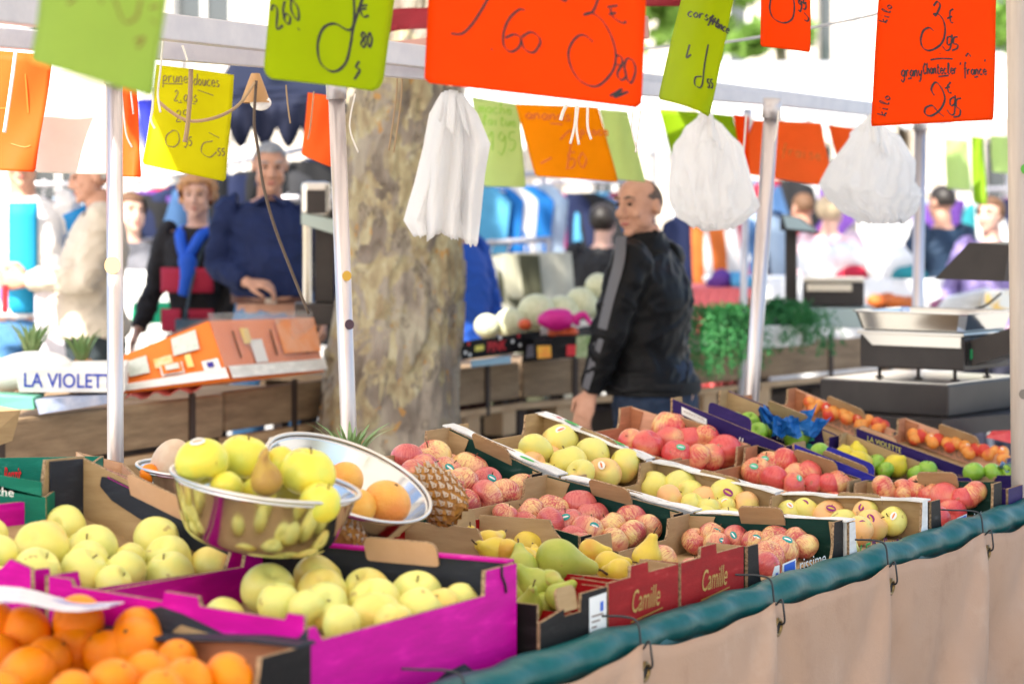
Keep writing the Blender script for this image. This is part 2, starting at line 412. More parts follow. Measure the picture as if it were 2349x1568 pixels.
def c_white(lbl, s0, s1, t0, z0, t1, z1, front=False):
    c = crate(lbl, rimq(s0, s1, t0, z0, t1, z1), .14, WH, KR, fp=low(.085, .07, .93), bp=low(.055, .2, .8), lp=FLAT, rp=FLAT, floor=.10,
              rimw=[('l', .055, WH), ('r', .06, WH)], group='white fruit crates', tabs=[TK(.46, .012, .042, .125), TK(.55, .012, .045, .12, 'l', -.5)])
    FL, FR, BR, Bk = c.rim
    # printing along the two long flanges: green leaf badge between red marks
    for a, b in ((FL, Bk), (FR, BR)):
        d = (b - a).normalized(); nn = UP.cross(d); nn = nn if nn.dot(FR - FL) > 0 else -nn
        if a is FR: nn = -nn
        for u in ((.30, .72) if t0 > .5 else ()):
            o = lerp(a, b, u) + UP * .0062 + nn * .004
            mb = MB(); mb.add([o + d * (.026 * math.cos(t)) + nn * (.010 * math.sin(t)) + UP * .0005 for t in [k * math.pi / 6 for k in range(12)]], [tuple(range(12))]); mb.build('leaf_badge', GRT, c.o)
            for k in (-1, 1):
                mb = MB(); p = o + d * (k * .044) - nn * .006
                mb.add([p - d * .008, p + d * .004, p + d * .010 + nn * .006, p + d * .002 + nn * .014, p - d * .006 + nn * .007], [(0, 1, 2, 3, 4)]); mb.build('printed_mark', REDT, c.o)
        mb = MB()
        for k in range(14):
            p = lerp(a, b, .08 + .06 * k) + UP * .0064 + nn * .008
            if k % 5 != 4: mb.add([p, p + d * .014, p + d * .014 + nn * .0025, p + nn * .0025], [(0, 1, 2, 3)])
        mb.build('small_print', GRI, c.o)
    if front:
        on_wall(c, FL, FR, .27, .66, .061, .105, 'Radieuse', PUT, bold=.012)
        on_wall(c, FL, FR, .10, .25, .062, .105, 'LE', GRT, shear=.3)
    else:
        mb = MB()
        for u in (.35, .6, .85):
            p = lerp(FL, FR, u) - UP * .128
            for k in (-1, 1): mb.add([p, p + EE * (.012 * k) + UP * .020, p + EE * (.030 * k) + UP * .034, p + EE * (.022 * k) + UP * .014], [(0, 1, 2, 3)])
        mb2 = MB(); N = (FR - FL).cross(UP).normalized() * .0014
        for v in mb.v: v += N
        mb.build('printed_leaves', GRT, c.o)
    return c
W1 = c_white('white crate of stickered yellow apples at the table front', 1.85, 2.365, .0, .828, .405, .824, True)
W2 = c_white('middle white crate of yellow apples on the slope', 1.855, 2.365, .42, .824, .80, .89)
W3 = c_white('topmost white crate of yellow apples, nearest the vendor', 1.86, 2.37, .815, .892, 1.17, 1.007)
C1 = crate('dark green crate of red apples under the purple crates at the front', rimq(2.39, 2.93, .0, .822, .41, .803), .13, BK, DG, fp=low(.085, .12, .88), bp=low(.04), lp=FLAT, inss={'b': KR, 'f': KR}, floor=.095, flapb=.28, flapf=.07, tabs=[TK(.45, .03, .025)], group='red apple crates')
on_wall(C1, C1.rim[0], C1.rim[1], .55, .80, .064, .092, 'rissime', WTX)
panel(C1, *C1.rim[:2], [(.34, .129), (.34, .062), (.48, .059), (.48, .129)], WTX, .0012, 'logo_border')
panel(C1, *C1.rim[:2], [(.355, .129), (.355, .0655), (.468, .062), (.468, .129)], LBL, .002, 'logo_panel')
C2 = crate('black lined crate of red apples in the middle of the slope', rimq(2.39, 2.93, .425, .806, .76, .886), .13, KR, BK, fp=low(.06), bp=low(.05), inss={'b': TAN}, floor=.095, flapf=.13, tabs=[TK(.40, .035, .04, .14)], group='red apple crates')
C3 = crate('peach kraft crate of large red apples with a red tray', rimq(2.39, 2.92, .775, .888, 1.18, .985), .14, TAN, PE, fp=low(.06), bp=low(.06, .14, .8), inss={'b': TAN}, floor=.10, tabs=[TK(.44, .022, .038, .15)], group='red apple crates', flapb=.12, flapm=TAN, tray=mat('red_moulded_tray', (.55, .02, .04), .35))
D3 = crate('purple crate of green apples with blue tissue paper', rimq(2.955, 3.35, .675, .885, 1.06, 1.012), .15, PU, PU, fp=low(.05, .2, .8), bp=low(.06), inss={'b': KR}, floor=.105, flapb=.36, flapf=.14, tabs=[TK(.42, .03, .045, .15), ('l', .50, .15, .035, .03, .15, PU)], group='purple fruit crates', tray=BK)
D2 = crate('blue rimmed purple crate of quinces and lemons', rimq(2.955, 3.35, .325, .79, .655, .895), .15, BL, BL, fp=low(.05), bp=low(.05, .12, .8), outs={'r': PU}, inss={'r': KR, 'b': KR, 'f': KR}, floor=.10, tabs=[('l', .46, .16, .03, .045, .1, BL), TK(.5, .02, .04, .15, 'l', -.5)], group='purple fruit crates', tray=BK)
D1 = crate('purple crate of green apples behind the front right pole', rimq(2.955, 3.36, -.01, .80, .31, .782), .15, PU, PU, bp=low(.05), inss={'b': KR}, floor=.09, tabs=[TK(.2, .03, .03, .1), ('l', .55, .13, .03, .03, .1, PU)], flapb=.45, group='purple fruit crates', tray=BK)
E3 = crate('upper peach crate of apricots under the weighing scale', rimq(3.385, 3.80, .66, .862, 1.03, .99), .12, PU, PE, fp=low(.045, .1, .9), bp=low(.05), inss={'b': TAN}, floor=.075, tabs=[TK(.48, .03, .03, .14)], group='apricot crates', flapb=.12, flapm=TAN)
E2 = crate('lower peach crate of apricots beside the front right pole', rimq(3.385, 3.80, .27, .80, .64, .908), .12, PU, PE, fp=low(.045), bp=low(.05), inss={'b': TAN}, floor=.075, tabs=[TK(.48, .03, .03, .14), TK(.80, .012, .05, .13, 'l', -.2, KRL)], group='apricot crates', flapb=.14, flapm=TAN)
for c in (E3, E2):
    FL, FR, BR, Bk = c.rim; nn = (FL - FR).normalized() * .0095
    mb = MB(); A_, B_ = lerp(BR, FR, .22) + nn, lerp(BR, FR, .62) + nn
    text4(mb, 'Terre de Crau', A_ - UP * .066, B_ - UP * .066, A_ - UP * .036, .0016, 0, .25); mb.build('lettering', GRI, c.o)
    on_wall(c, Bk, FL, .12, .42, .010, .026, 'LA VIOLETTE', YEI)
on_wall(D3, D3.rim[3], D3.rim[0], .53, .68, .030, .085, 'elle', WTX, shear=.35)
panel(D3, D3.rim[3], D3.rim[0], [(.1, .035), (.1, .012), (.32, .018), (.32, .04)], WTX, .0013, 'white_label')
on_wall(D3, D3.rim[3], D3.rim[0], .12, .30, .019, .027, 'MARKETING', GRI, .002)
FL, FR, BR, Bk = D3.rim; nn = (FL - FR).normalized() * .0095
mb = MB(); o = lerp(BR, FR, .74) + nn - UP * .085
mb.add([o + EB * (-.021 * math.cos(t)) + UP * (.023 * math.sin(t)) for t in [k * math.pi / 8 for k in range(16)]], [tuple(range(16))])
mb.add([o + EB * .004 + UP * .026, o - EB * .014 + UP * .046, o - EB * .020 + UP * .034], [(0, 1, 2)]); mb.build('apple_print', mat('teal_ink', (.05, .45, .32), .5), D3.o)
mb = MB(); A_, B_ = lerp(BR, FR, .46) + nn, lerp(BR, FR, .60) + nn
text4(mb, 'mur', A_ - UP * .09, B_ - UP * .09, A_ - UP * .06, .0012, 0, .3); mb.build('lettering', WTX, D3.o)
# pear crates, black crate, magenta crates, orange crate
def c_red(lbl, s0, s1, t1, z1):
    c = crate(lbl, rimq(s0, s1, .005, .842, t1, z1), .16, RD, RD, fp=[(0, 0), (.3, 0), (.31, .022), (.55, .022), (.56, 0), (1, 0)], bp=[(0, 0), (.3, 0), (.34, -.02), (.7, -.02), (.74, 0), (1, 0)],
              rp=[(0, 0), (.12, 0), (.15, -.075), (.60, -.075), (.70, -.01), (.72, .015), (1, .01)], lp=[(0, 0), (.12, 0), (.16, -.05), (.84, -.05), (.88, 0), (1, 0)], inss={'r': KR}, floor=.10, group='red pear crates', tabs=[TK(.72, .03, .02, .09, 'b', -.1)])
    on_wall(c, c.rim[0], c.rim[1], .32, .72, .028, .074, 'Camille', GOLD, shear=.3)
    panel(c, *c.rim[:2], [(.30, .090), (.76, .080), (.76, .0825), (.30, .093)], GOLD, .0016, 'underline')
    return c
R1 = c_red('red pear crate between the black crate and another red crate', .645, .950, .70, .878)
R2 = c_red('red pear crate beside the dark green apple crate', .963, 1.268, .70, .856)
K1 = crate('black crate of green pears between magenta and red crates', rimq(.365, .628, .0, .838, .5, .845), .16, BK, BK, fp=[(0, -.035), (.35, -.02), (.36, -.035), (.60, -.035), (.61, 0), (1, .0)], bp=low(.02), rp=low(.06, .1, .9), lp=low(.06), inss={'r': RD}, floor=.115, tabs=[TK(.46, .018, .03, .075, 'f', .2)], group='pear crates')
panel(K1, *K1.rim[:2], [(.72, .150), (.72, .012), (.985, .010), (.985, .150)], WTX, .0014, 'white_label')
mb = MB()
for k in range(9):
    h = .052 + k * .011; A_, B_ = lerp(*K1.rim[:2], .75), lerp(*K1.rim[:2], .93 - .05 * (k % 3))
    N = (B_ - A_).cross(UP).normalized() * .0024; mb.add([A_ - UP * h + N, B_ - UP * h + N, B_ - UP * (h - .0035) + N, A_ - UP * (h - .0035) + N], [(0, 1, 2, 3)])
mb.build('small_print', GRI, K1.o)
panel(K1, *K1.rim[:2], [(.885, .045), (.885, .026), (.935, .025), (.935, .044)], LBL, .0024, 'blue_mark')
on_wall(K1, *K1.rim[:2], .22, .70, .118, .146, 'clemenson', REDT, bold=.01); on_wall(K1, *K1.rim[:2], .42, .66, .098, .112, 'fruits', GRT, shear=.3)
P2 = crate('front magenta crate of golden apples over the teal edge', [W(-.33, .04, .915), W(.345, .04, .918), W(.345, .64, .918), W(-.33, .62, .937)], .22, PK, GY, th=.009,
           fp=[(0, -.02), (.03, -.02), (.06, -.046), (.83, -.046), (.835, .0), (1, 0)], bp=[(0, 0), (.10, 0), (.12, -.045), (.86, -.045), (.88, 0), (1, 0)], rp=[(0, 0), (1, 0)],
           lp=[(0, 0), (.09, 0), (.10, -.012), (.46, -.014), (.47, .004), (.60, .004), (.61, -.012), (.93, -.012), (.94, 0), (1, 0)],
           inss={'f': KR, 'b': PK}, floor=.115, tabs=[TK(.42, .03, .02, .17, 'r', .3, KRL)], group='magenta apple crates')
FL, FR, BR, Bk = P2.rim
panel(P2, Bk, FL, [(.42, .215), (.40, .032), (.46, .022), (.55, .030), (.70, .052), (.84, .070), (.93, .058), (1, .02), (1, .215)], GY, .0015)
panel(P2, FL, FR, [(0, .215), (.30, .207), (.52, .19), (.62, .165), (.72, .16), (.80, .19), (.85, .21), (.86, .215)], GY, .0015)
panel(P2, Bk, FL, [(.50, .095), (.51, .060), (.54, .048), (.66, .056), (.69, .070), (.69, .100)], KR, .0035, 'hand_hole_flap')
nn = (FL - FR).normalized() * .0112
mb = MB(); mb.add([lerp(FR, BR, u) + nn - UP * h for u, h in ((.02, .006), (.02, .085), (.55, .06), (.98, .05), (.98, .006))], [(0, 1, 2, 3, 4)]); 
mb = MB(); mb.add([lerp(FR, BR, u) + UP * (.0005 + k * .005) + nn * (w_ / .0112) for k in (0, 1) for u, w_ in ((.02, -.010), (.98, -.010), (.98, .016), (.02, .016))], [(0, 1, 2, 3), (7, 6, 5, 4), (0, 4, 5, 1), (1, 5, 6, 2), (2, 6, 7, 3), (3, 7, 4, 0)]); mb.build('rim_flange', PK, P2.o)
mb = MB(); mb.hexa([lerp(FR, BR, u) + nn * k - UP * h for h in (.115, -.004) for u, k in ((.82, 1), (.985, 1), (.985, 1.5), (.82, 1.5))]); mb.build('corner_post', BK, P2.o)
mb = MB(); N = (FR - FL).cross(UP).normalized() * .0015; a = lerp(FL, FR, .915)
mb.tube([a + UP * .002 + N, a - UP * .016 + N, a + EE * .012 - UP * .034 + N, a + EE * .016 - UP * .05 + N], .003, 5); mb.build('corner_slot', BLKI, P2.o)
P1 = crate('tilted magenta crate of golden apples behind the front one', [W(-.33, .645, .945), W(.345, .665, .915), W(.345, 1.125, 1.063), W(-.36, 1.13, 1.085)], .19, PK, KR, th=.009,
           fp=[(0, 0), (.06, 0), (.08, -.05), (.86, -.05), (.9, 0), (1, 0)], bp=[(0, 0), (.17, 0), (.19, -.082), (.95, -.082), (.97, 0), (1, 0)], lp=[(0, 0), (.05, 0), (.09, -.10), (.60, -.060), (.85, -.028), (.9, 0), (1, 0)], rp=FLAT,
           inss={'f': PK}, outs={'l': PK}, floor=.125, tabs=[TK(.52, .025, .045, .16, 'r', .3, KRL)], group='magenta apple crates')
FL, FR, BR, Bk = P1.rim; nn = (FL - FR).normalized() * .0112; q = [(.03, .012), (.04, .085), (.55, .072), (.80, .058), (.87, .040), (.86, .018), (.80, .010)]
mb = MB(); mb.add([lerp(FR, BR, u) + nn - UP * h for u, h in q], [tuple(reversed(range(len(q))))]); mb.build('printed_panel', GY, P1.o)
mb = MB(); mb.add([lerp(FR, BR, u) + nn * k - UP * h for u, h, k in ((.56, .002, -.6), (.86, .002, -.6), (.82, .014, 1.1), (.56, .014, 1.1))], [(0, 1, 2, 3)]); mb.build('rim_flange', PK, P1.o)
nb = (FR - BR).normalized() * .0112
mb = MB(); mb.hexa([lerp(BR, Bk, u) + nb * k - UP * h for h in (.175, .0) for u, k in ((.015, 1), (.16, 1), (.16, 1.3), (.015, 1.3))]); mb.build('corner_post', GY, P1.o)
mb = MB(); mb.hexa([lerp(BR, Bk, u) + nb * k - UP * h for h in (.128, .079) for u, k in ((.19, .95), (.96, .95), (.96, 1.3), (.19, 1.3))]); mb.build('rim_flange', PK, P1.o)
O1 = crate('dark grey crate of oranges in the near corner', [W(-1.02, .02, .872), W(-.350, .02, .872), W(-.350, .60, .850), W(-1.02, .60, .850)], .2, BK, TAN, fp=low(.055, .0, .80), bp=low(.03), rp=[(0, 0), (1, 0)], lp=FLAT, outs={'r': GY}, floor=.13, th=.010, group='orange crate')
FL, FR, BR, Bk = O1.rim
mb = MB(); nn = (FL - FR).normalized()
mb.grid(lambda u, v: lerp(FR, BR, u) + UP * (.006 + .004 * math.sin(u * 9)) + nn * (-.012 + v * .05), 6, 1, 0, False, th=.006); mb.build('rim_flange', GY, O1.o)
# ------------------------------------------------------------------ fruit
def apple_prof(r, h=.9, n=20, bumps=.0):
    """closed outline with stalk hollow and eye hollow"""
    pts = []
    for i in range(n + 1):
        t = math.pi * i / n
        rr = math.sin(t) * (1 + .10 * math.cos(t)) ; z = -math.cos(t) * h
        dip = .30 * math.exp(-(rr / .34) ** 2) if t > math.pi / 2 else .20 * math.exp(-(rr / .28) ** 2)
        pts.append((max(rr, .004) * r, (z - dip * (1 if t > math.pi / 2 else -1)) * r))
    return pts
def fruit_mat(name, base, ramp_cols, streak=None, blush=None, rough=.32, speck=None, top=None, bump=0.):
    m = bpy.data.materials.new(name); m.use_nodes = True; n, L = m.node_tree.nodes, m.node_tree.links; b = n['Principled BSDF']
    b.inputs['Roughness'].default_value = rough; b.inputs['Specular IOR Level'].default_value = .5 if rough < .3 else .36
    b.inputs['Subsurface Weight'].default_value = .0
    tc = n.new('ShaderNodeTexCoord'); oi = n.new('ShaderNodeObjectInfo')
    add = n.new('ShaderNodeVectorMath'); add.operation = 'ADD'; cb = n.new('ShaderNodeCombineXYZ')
    mul = n.new('ShaderNodeMath'); mul.operation = 'MULTIPLY'; mul.inputs[1].default_value = 3.7; L.new(oi.outputs['Random'], mul.inputs[0])
    for k in range(3): L.new(mul.outputs[0], cb.inputs[k])
    L.new(tc.outputs['Object'], add.inputs[0]); L.new(cb.outputs[0], add.inputs[1])
    def noise_(scale, detail=3, vec=None, rough_=.5):
        t = n.new('ShaderNodeTexNoise'); t.inputs['Scale'].default_value = scale * .09; t.inputs['Detail'].default_value = detail; t.inputs['Roughness'].default_value = rough_
        L.new(vec or add.outputs[0], t.inputs['Vector']); return t.outputs['Fac']
    def mix(f, a, c):
        x = n.new('ShaderNodeMix'); x.data_type = 'RGBA'
        L.new(f, x.inputs[0])
        for inp, val in ((x.inputs[6], a), (x.inputs[7], c)):
            if isinstance(val, tuple): inp.default_value = val[:3] + (1,)
            else: L.new(val, inp)
        return x.outputs[2]
    def ramp(f, a, c, va=0., vc=1.):
        r = n.new('ShaderNodeMapRange'); r.inputs['From Min'].default_value = a; r.inputs['From Max'].default_value = c; r.inputs['To Min'].default_value = va; r.inputs['To Max'].default_value = vc
        r.interpolation_type = 'SMOOTHSTEP'; L.new(f, r.inputs['Value']); return r.outputs[0]
    col = mix(ramp(noise_(22), .35, .65), base, ramp_cols)
    if blush:      # one broad cheek of another colour, a different amount on every fruit
        f = noise_(9, 2); s = n.new('ShaderNodeMath'); s.operation = 'ADD'; k = ramp(oi.outputs['Random'], 0, 1, blush[1], blush[2]); L.new(f, s.inputs[0]); L.new(k, s.inputs[1])
        col = mix(ramp(s.outputs[0], .48, .75), col, blush[0])
    if streak:     # fine stripes from stalk to eye
        mp = n.new('ShaderNodeMapping'); mp.inputs['Scale'].default_value = (1, 1, .09); L.new(add.outputs[0], mp.inputs['Vector'])
        f = noise_(230, 3, mp.outputs[0], .7); g = noise_(14, 2); s = n.new('ShaderNodeMath'); s.operation = 'MULTIPLY_ADD'; s.inputs[1].default_value = .9; L.new(g, s.inputs[0]); L.new(f, s.inputs[2])
        col = mix(ramp(s.outputs[0], streak[1] - .08, streak[1] + .34), col, streak[0])
    if top:
        sp = n.new('ShaderNodeSeparateXYZ'); L.new(tc.outputs['Object'], sp.inputs[0])
        col = mix(ramp(sp.outputs[2], top[1], top[2]), col, top[0])
    if speck:
        vo = n.new('ShaderNodeTexVoronoi'); vo.inputs['Scale'].default_value = speck[1] * .09; L.new(add.outputs[0], vo.inputs['Vector'])
        col = mix(ramp(vo.outputs['Distance'], .05, .17, .55, 0.), col, speck[0])
    br = noise_(31, 2); col = mix(ramp(br, .70, .735, 0., .55), col, (.30, .15, .05)) if not bump else col      # small bruises and russet spots
    L.new(col, b.inputs['Base Color'])
    if bump:
        t = n.new('ShaderNodeTexVoronoi'); t.inputs['Scale'].default_value = bump * .13; L.new(add.outputs[0], t.inputs['Vector'])
        bp = n.new('ShaderNodeBump'); bp.inputs['Strength'].default_value = .25; bp.inputs['Distance'].default_value = .03; L.new(t.outputs['Distance'], bp.inputs['Height']); L.new(bp.outputs[0], b.inputs['Normal'])
    return m
FM = {
 'golden': fruit_mat('golden_apple_skin', (.82, .74, .19), (.72, .73, .22), blush=((.84, .60, .14), -.14, .10), speck=((.56, .48, .12), 150), rough=.34),
 'pale': fruit_mat('pale_apple_skin', (.80, .70, .16), (.72, .68, .20), blush=((.86, .48, .20), -.15, .22), speck=((.58, .50, .14), 150), rough=.32),
 'red': fruit_mat('red_striped_apple_skin', (.80, .60, .22), (.78, .42, .22), blush=((.62, .15, .13), .0, .24), streak=((.50, .075, .08), .82), speck=((.74, .42, .28), 190), rough=.25),
 'gala': fruit_mat('scarlet_striped_apple_skin', (.84, .60, .22), (.82, .38, .20), blush=((.72, .12, .105), .02, .26), streak=((.60, .045, .055), .84), speck=((.80, .5, .34), 200), rough=.28),
 'yellow': fruit_mat('ripe_yellow_apple_skin', (.80, .68, .07), (.64, .66, .10), blush=((.84, .54, .06), -.2, .04), speck=((.55, .36, .05), 150), rough=.33),
 'green': fruit_mat('green_apple_skin', (.24, .46, .035), (.30, .52, .05), speck=((.50, .60, .25), 170), rough=.28),
 'orange': fruit_mat('orange_peel', (.95, .24, .0), (.98, .29, .0), rough=.34, bump=260),
 'grapefruit': fruit_mat('grapefruit_peel', (.82, .40, .06), (.85, .48, .10), blush=((.82, .28, .06), -.1, .1), rough=.35, bump=220),
 'apricot': fruit_mat('apricot_skin', (.80, .28, .05), (.78, .34, .08), blush=((.60, .05, .03), -.1, .22), rough=.5),
 'quince': fruit_mat('yellow_quince_skin', (.74, .60, .03), (.70, .56, .05), rough=.35, speck=((.45, .36, .05), 120)),
 'pear': fruit_mat('yellow_pear_skin', (.74, .56, .06), (.70, .50, .07), blush=((.66, .34, .05), -.2, .08), speck=((.36, .24, .05), 190), rough=.4),
 'gpear': fruit_mat('green_pear_skin', (.36, .42, .06), (.44, .46, .08), speck=((.22, .18, .05), 170), blush=((.40, .22, .06), -.3, .0), rough=.42),
 'russet': fruit_mat('russet_pear_skin', (.40, .22, .05), (.50, .32, .05), speck=((.28, .14, .04), 170), rough=.45),
}
STEM = mat('fruit_stalk', (.10, .055, .025), .8)
FMESH = {}
def fruit_mesh(kind):
    if kind in FMESH: return FMESH[kind]
    L_ = []
    for v in range(6):
        mb = MB(); st = MB()
        ph = [U(0, 6) for _ in range(4)]
        lob = lambda a, t: 1 + .034 * math.sin(2 * a + ph[0]) + .022 * math.sin(3 * a + ph[1]) + .020 * math.sin(5 * a + ph[2]) * t + .022 * math.sin(a + ph[3]) * (t - .5)
        if kind in ('golden', 'pale', 'red', 'gala', 'green', 'yellow'):
            h = {'golden': .92, 'pale': .90, 'red': .88, 'gala': .90, 'green': .86, 'yellow': .9}[kind] + U(-.03, .03)
            mb.lathe(apple_prof(.5, h), 28, fn=lob)
            a = U(0, 6); st.tube(spline([V(0, 0, .28), V(.01, 0, .34), V(.035 * math.cos(a), .035 * math.sin(a), .43)], 3), [.016, .014, .014, .016, .017, .018, .022], 6)
        elif kind in ('orange', 'grapefruit'):
            mb.lathe([(max(.004, .5 * math.sin(math.pi * i / 16)), -.5 * math.cos(math.pi * i / 16) * (.97 - (.03 if i == 16 else 0))) for i in range(17)], 28)
            st.lathe([(.045, .474), (.03, .488), (.002, .486)], 7)
        elif kind == 'apricot':
            mb.lathe([(max(.004, .5 * math.sin(math.pi * i / 12)), -.48 * math.cos(math.pi * i / 12)) for i in range(13)], 20, fn=lambda a, t: 1 - .09 * math.exp(-(min(a, 2 * math.pi - a) / .22) ** 2))
            st = None
        elif kind == 'quince':
            pf = [(.004, -.5), (.16, -.49), (.34, -.40), (.47, -.2), (.5, 0), (.44, .2), (.30, .36), (.19, .45), (.13, .52), (.10, .58), (.004, .60)]
            mb.lathe(pf, 22, fn=lambda a, t: 1 + .05 * math.sin(3 * a + ph[0]) + .03 * math.sin(5 * a + ph[1])); st = None
        else:   # pears: heavy bottom, neck leaning a little
            pf = spline([V(.004, -.5, 0), V(.2, -.49, 0), (.40, -.36, 0), V(.5, -.1, 0), V(.45, .16, 0), V(.30, .40, 0), V(.20, .60, 0), V(.16, .76, 0), V(.09, .84, 0), V(.004, .84, 0)], 3)
            mb.lathe([(max(.004, p[0]), p[1]) for p in pf], 24, fn=lob)
            ln = .12 if kind != 'russet' else .5
            for p in mb.v:
                k = max(0, p.z + .1) ; p.x += ln * k * k
            x = ln * .9; st.tube([V(x - .02, 0, .80), V(x + .02, 0, .95), V(x + .10, .03, 1.08)], [.03, .026, .035], 6)
        o = mb.build(kind, FM[kind]); s = st.build('stalk', STEM) if st else None
        L_.append((o.data, s.data if s else None))
        bpy.data.objects.remove(o)
        if s: bpy.data.objects.remove(s)
    FMESH[kind] = L_; return L_
def sticker_mesh(key, m1, m2):
    if key in FMESH: return FMESH[key]
    mb = MB()
    for sc, mi, lift in ((1, 0, 0), (.5, 1, .004)):
        vs = []
        for r in (0, .5, 1):
            for k in range(12):
                a = k * math.pi / 6; x, y = .15 * (sc + .22 * mi) * r * math.cos(a), .105 * sc * (1 - .45 * mi) * r * math.sin(a)
                vs.append(V(x, y, math.sqrt(.25 - x * x - y * y) + .004 + lift))
        mb.add(vs, [tuple(range(12))] + [(12 * q + k, 12 * q + (k + 1) % 12, 12 * q + 12 + (k + 1) % 12, 12 * q + 12 + k) for q in (0, 1) for k in range(12)], mi)
    o = mb.build('sticker', [m1, m2]); FMESH[key] = o.data; bpy.data.objects.remove(o); return FMESH[key]
STK = {'teal': sticker_mesh('s_teal', mat('teal_sticker', (.01, .30, .27), .35), WTX), 'white': sticker_mesh('s_white', mat('white_sticker', (.82, .80, .74), .35), mat('sticker_orange', (.75, .20, .04), .4)),
       'plum': sticker_mesh('s_plum', mat('plum_sticker', (.26, .006, .16), .3), mat('sticker_yellow', (.65, .50, .05), .35)), 'lgreen': sticker_mesh('s_lg', mat('green_sticker', (.06, .50, .26), .35), mat('sticker_pale', (.62, .72, .75), .4))}
ALLF = []
def fruit(kind, x, y, d, c=None, off=.03, Y=None, rot=None, stick=None, sdir=None, stalk=True, asp=1.):
    """one fruit whose outline is centred on picture point x, y with width d, lying in crate c"""
    if c is not None:
        FL, FR, BR, Bk = [q - UP * off for q in c.rim]
        N = (FR - FL).cross(Bk - FL); r = ray(x, y); o = V(0, 0, H); k = (FL - o).dot(N) / r.dot(N); p = o + r * k
        du, dv = FR - FL, Bk - FL; q = p - FL
        u = q.dot(du) / du.length_squared; v = q.dot(dv) / dv.length_squared
        u2, v2 = min(max(u, .10), .90), min(max(v, .10), .90)
        Y = bil([FL, FR, BR, Bk], u2, v2).y
    p = P(x, y, Y); size = d / F * Y * (1.08 if kind in ('red', 'gala', 'pale') else 1.02)
    me, sm = random.choice(fruit_mesh(kind))
    o = bpy.data.objects.new({'golden': 'golden_apple', 'yellow': 'yellow_apple', 'pale': 'yellow_apple', 'red': 'red_apple', 'gala': 'red_apple', 'green': 'green_apple', 'gpear': 'green_pear', 'russet': 'russet_pear'}.get(kind, kind), me); COL.objects.link(o)
    ws = random.choice((.9, .9, 1.7)) if kind in ('golden', 'pale', 'red', 'gala', 'green') else .9
    o.location = p; o.scale = (size * U(.95, 1.05), size * U(.95, 1.05), size * asp * U(.93, 1.06))
    o.rotation_euler = rot or (U(-ws, ws), U(-.9, .9), U(0, 6.28))
    if sm and stalk and (kind not in ('golden', 'pale', 'red', 'gala', 'green') or R() < .6):
        s = bpy.data.objects.new('stalk', sm); COL.objects.link(s); s.parent = o
    if stick:
        t = bpy.data.objects.new('sticker', STK[stick]); COL.objects.link(t); t.parent = o
        w_ = Vector(sdir or (U(-.35, .35), -.75, U(.25, .8))).normalized()
        loc = o.rotation_euler.to_matrix().inverted() @ w_
        t.rotation_mode = 'QUATERNION'; t.rotation_quaternion = loc.to_track_quat('Z', 'Y')
        fac = {'golden': .97, 'pale': .97}.get(kind, .96); t.scale = (1, 1, 1); t.location = loc * -.012
    ALLF.append((o, x, y, d, c, kind, stick)); return o
def lot(kind, c, items, off=.03, stick=None, every=0, **k):
    L_ = []
    for i, it in enumerate(items):
        x, y, d = it[:3]; st = it[3] if len(it) > 3 else None
        L_.append(fruit(kind, x, y, d, c, off, stick=st, **k))
    return L_
T_ = 'teal'
lot('red', G4, [(935, 1049, 75), (992, 1046, 80), (978, 1077, 77), (1027, 1081, 72, T_), (1078, 1073, 80), (1118, 1104, 74, T_), (1064, 1106, 74), (1201, 1121, 78), (1154, 1135, 78), (1118, 1140, 74), (1035, 1108, 66), (950, 1088, 70)], .055)
lot('red', G3, [(1214, 1174, 66), (1269, 1167, 76), (1328, 1157, 74), (1357, 1180, 74), (1302, 1197, 73, T_), (1262, 1199, 66), (1445, 1190, 72), (1401, 1206, 70), (1346, 1213, 76, T_), (1485, 1209, 66), (1448, 1222, 66), (1160, 1178, 58)], .06)
lot('red', G1, [(1597, 1240, 62), (1637, 1228, 68, T_), (1692, 1234, 62, T_), (1780, 1238, 70), (1793, 1260, 78, T_), (1848, 1252, 60), (1767, 1272, 66), (1735, 1244, 62, T_), (1645, 1246, 58, T_), (1830, 1236, 58)], .06)
lot('pale', W3, [(1228, 1030, 73), (1282, 1013, 86, 'white'), (1303, 1058, 80), (1360, 1045, 83), (1430, 1067, 78, 'white'), (1387, 1083, 70, 'white'), (1330, 1085, 66)], .055)
lot('pale', W2, [(1497, 1114, 70), (1558, 1111, 73), (1578, 1134, 68), (1668, 1138, 74, 'plum'), (1613, 1146, 68), (1538, 1143, 62), (1710, 1158, 60), (1660, 1162, 56, 'white'), (1625, 1164, 54), (1590, 1156, 56)], .065)
lot('pale', W1, [(1850, 1170, 64, 'plum'), (1903, 1180, 70, 'plum'), (1982, 1183, 71, 'plum'), (2047, 1194, 64, 'white'), (2003, 1203, 72, 'plum'), (1967, 1216, 68, 'plum'), (1814, 1174, 54, 'white'), (1935, 1196, 62)], .06)
lot('gala', C3, [(1537, 979, 80), (1486, 1018, 71), (1534, 1012, 70), (1578, 1007, 68), (1622, 1003, 58), (1660, 1033, 77, 'lgreen'), (1554, 1039, 68, 'lgreen'), (1598, 1048, 62), (1630, 1047, 62), (1445, 1008, 52)], .05)
lot('gala', C2, [(1736, 1079, 66, 'lgreen'), (1763, 1064, 64, 'lgreen'), (1798, 1058, 64, 'lgreen'), (1777, 1097, 66), (1822, 1091, 66), (1850, 1086, 66), (1823, 1114, 56, 'lgreen'), (1862, 1112, 55), (1902, 1112, 61), (1925, 1106, 57)], .05)
lot('gala', C1, [(2028, 1119, 57), (2068, 1126, 54), (2106, 1119, 62), (2165, 1141, 73), (2209, 1142, 61), (2231, 1133, 63), (2135, 1135, 58)], .055)
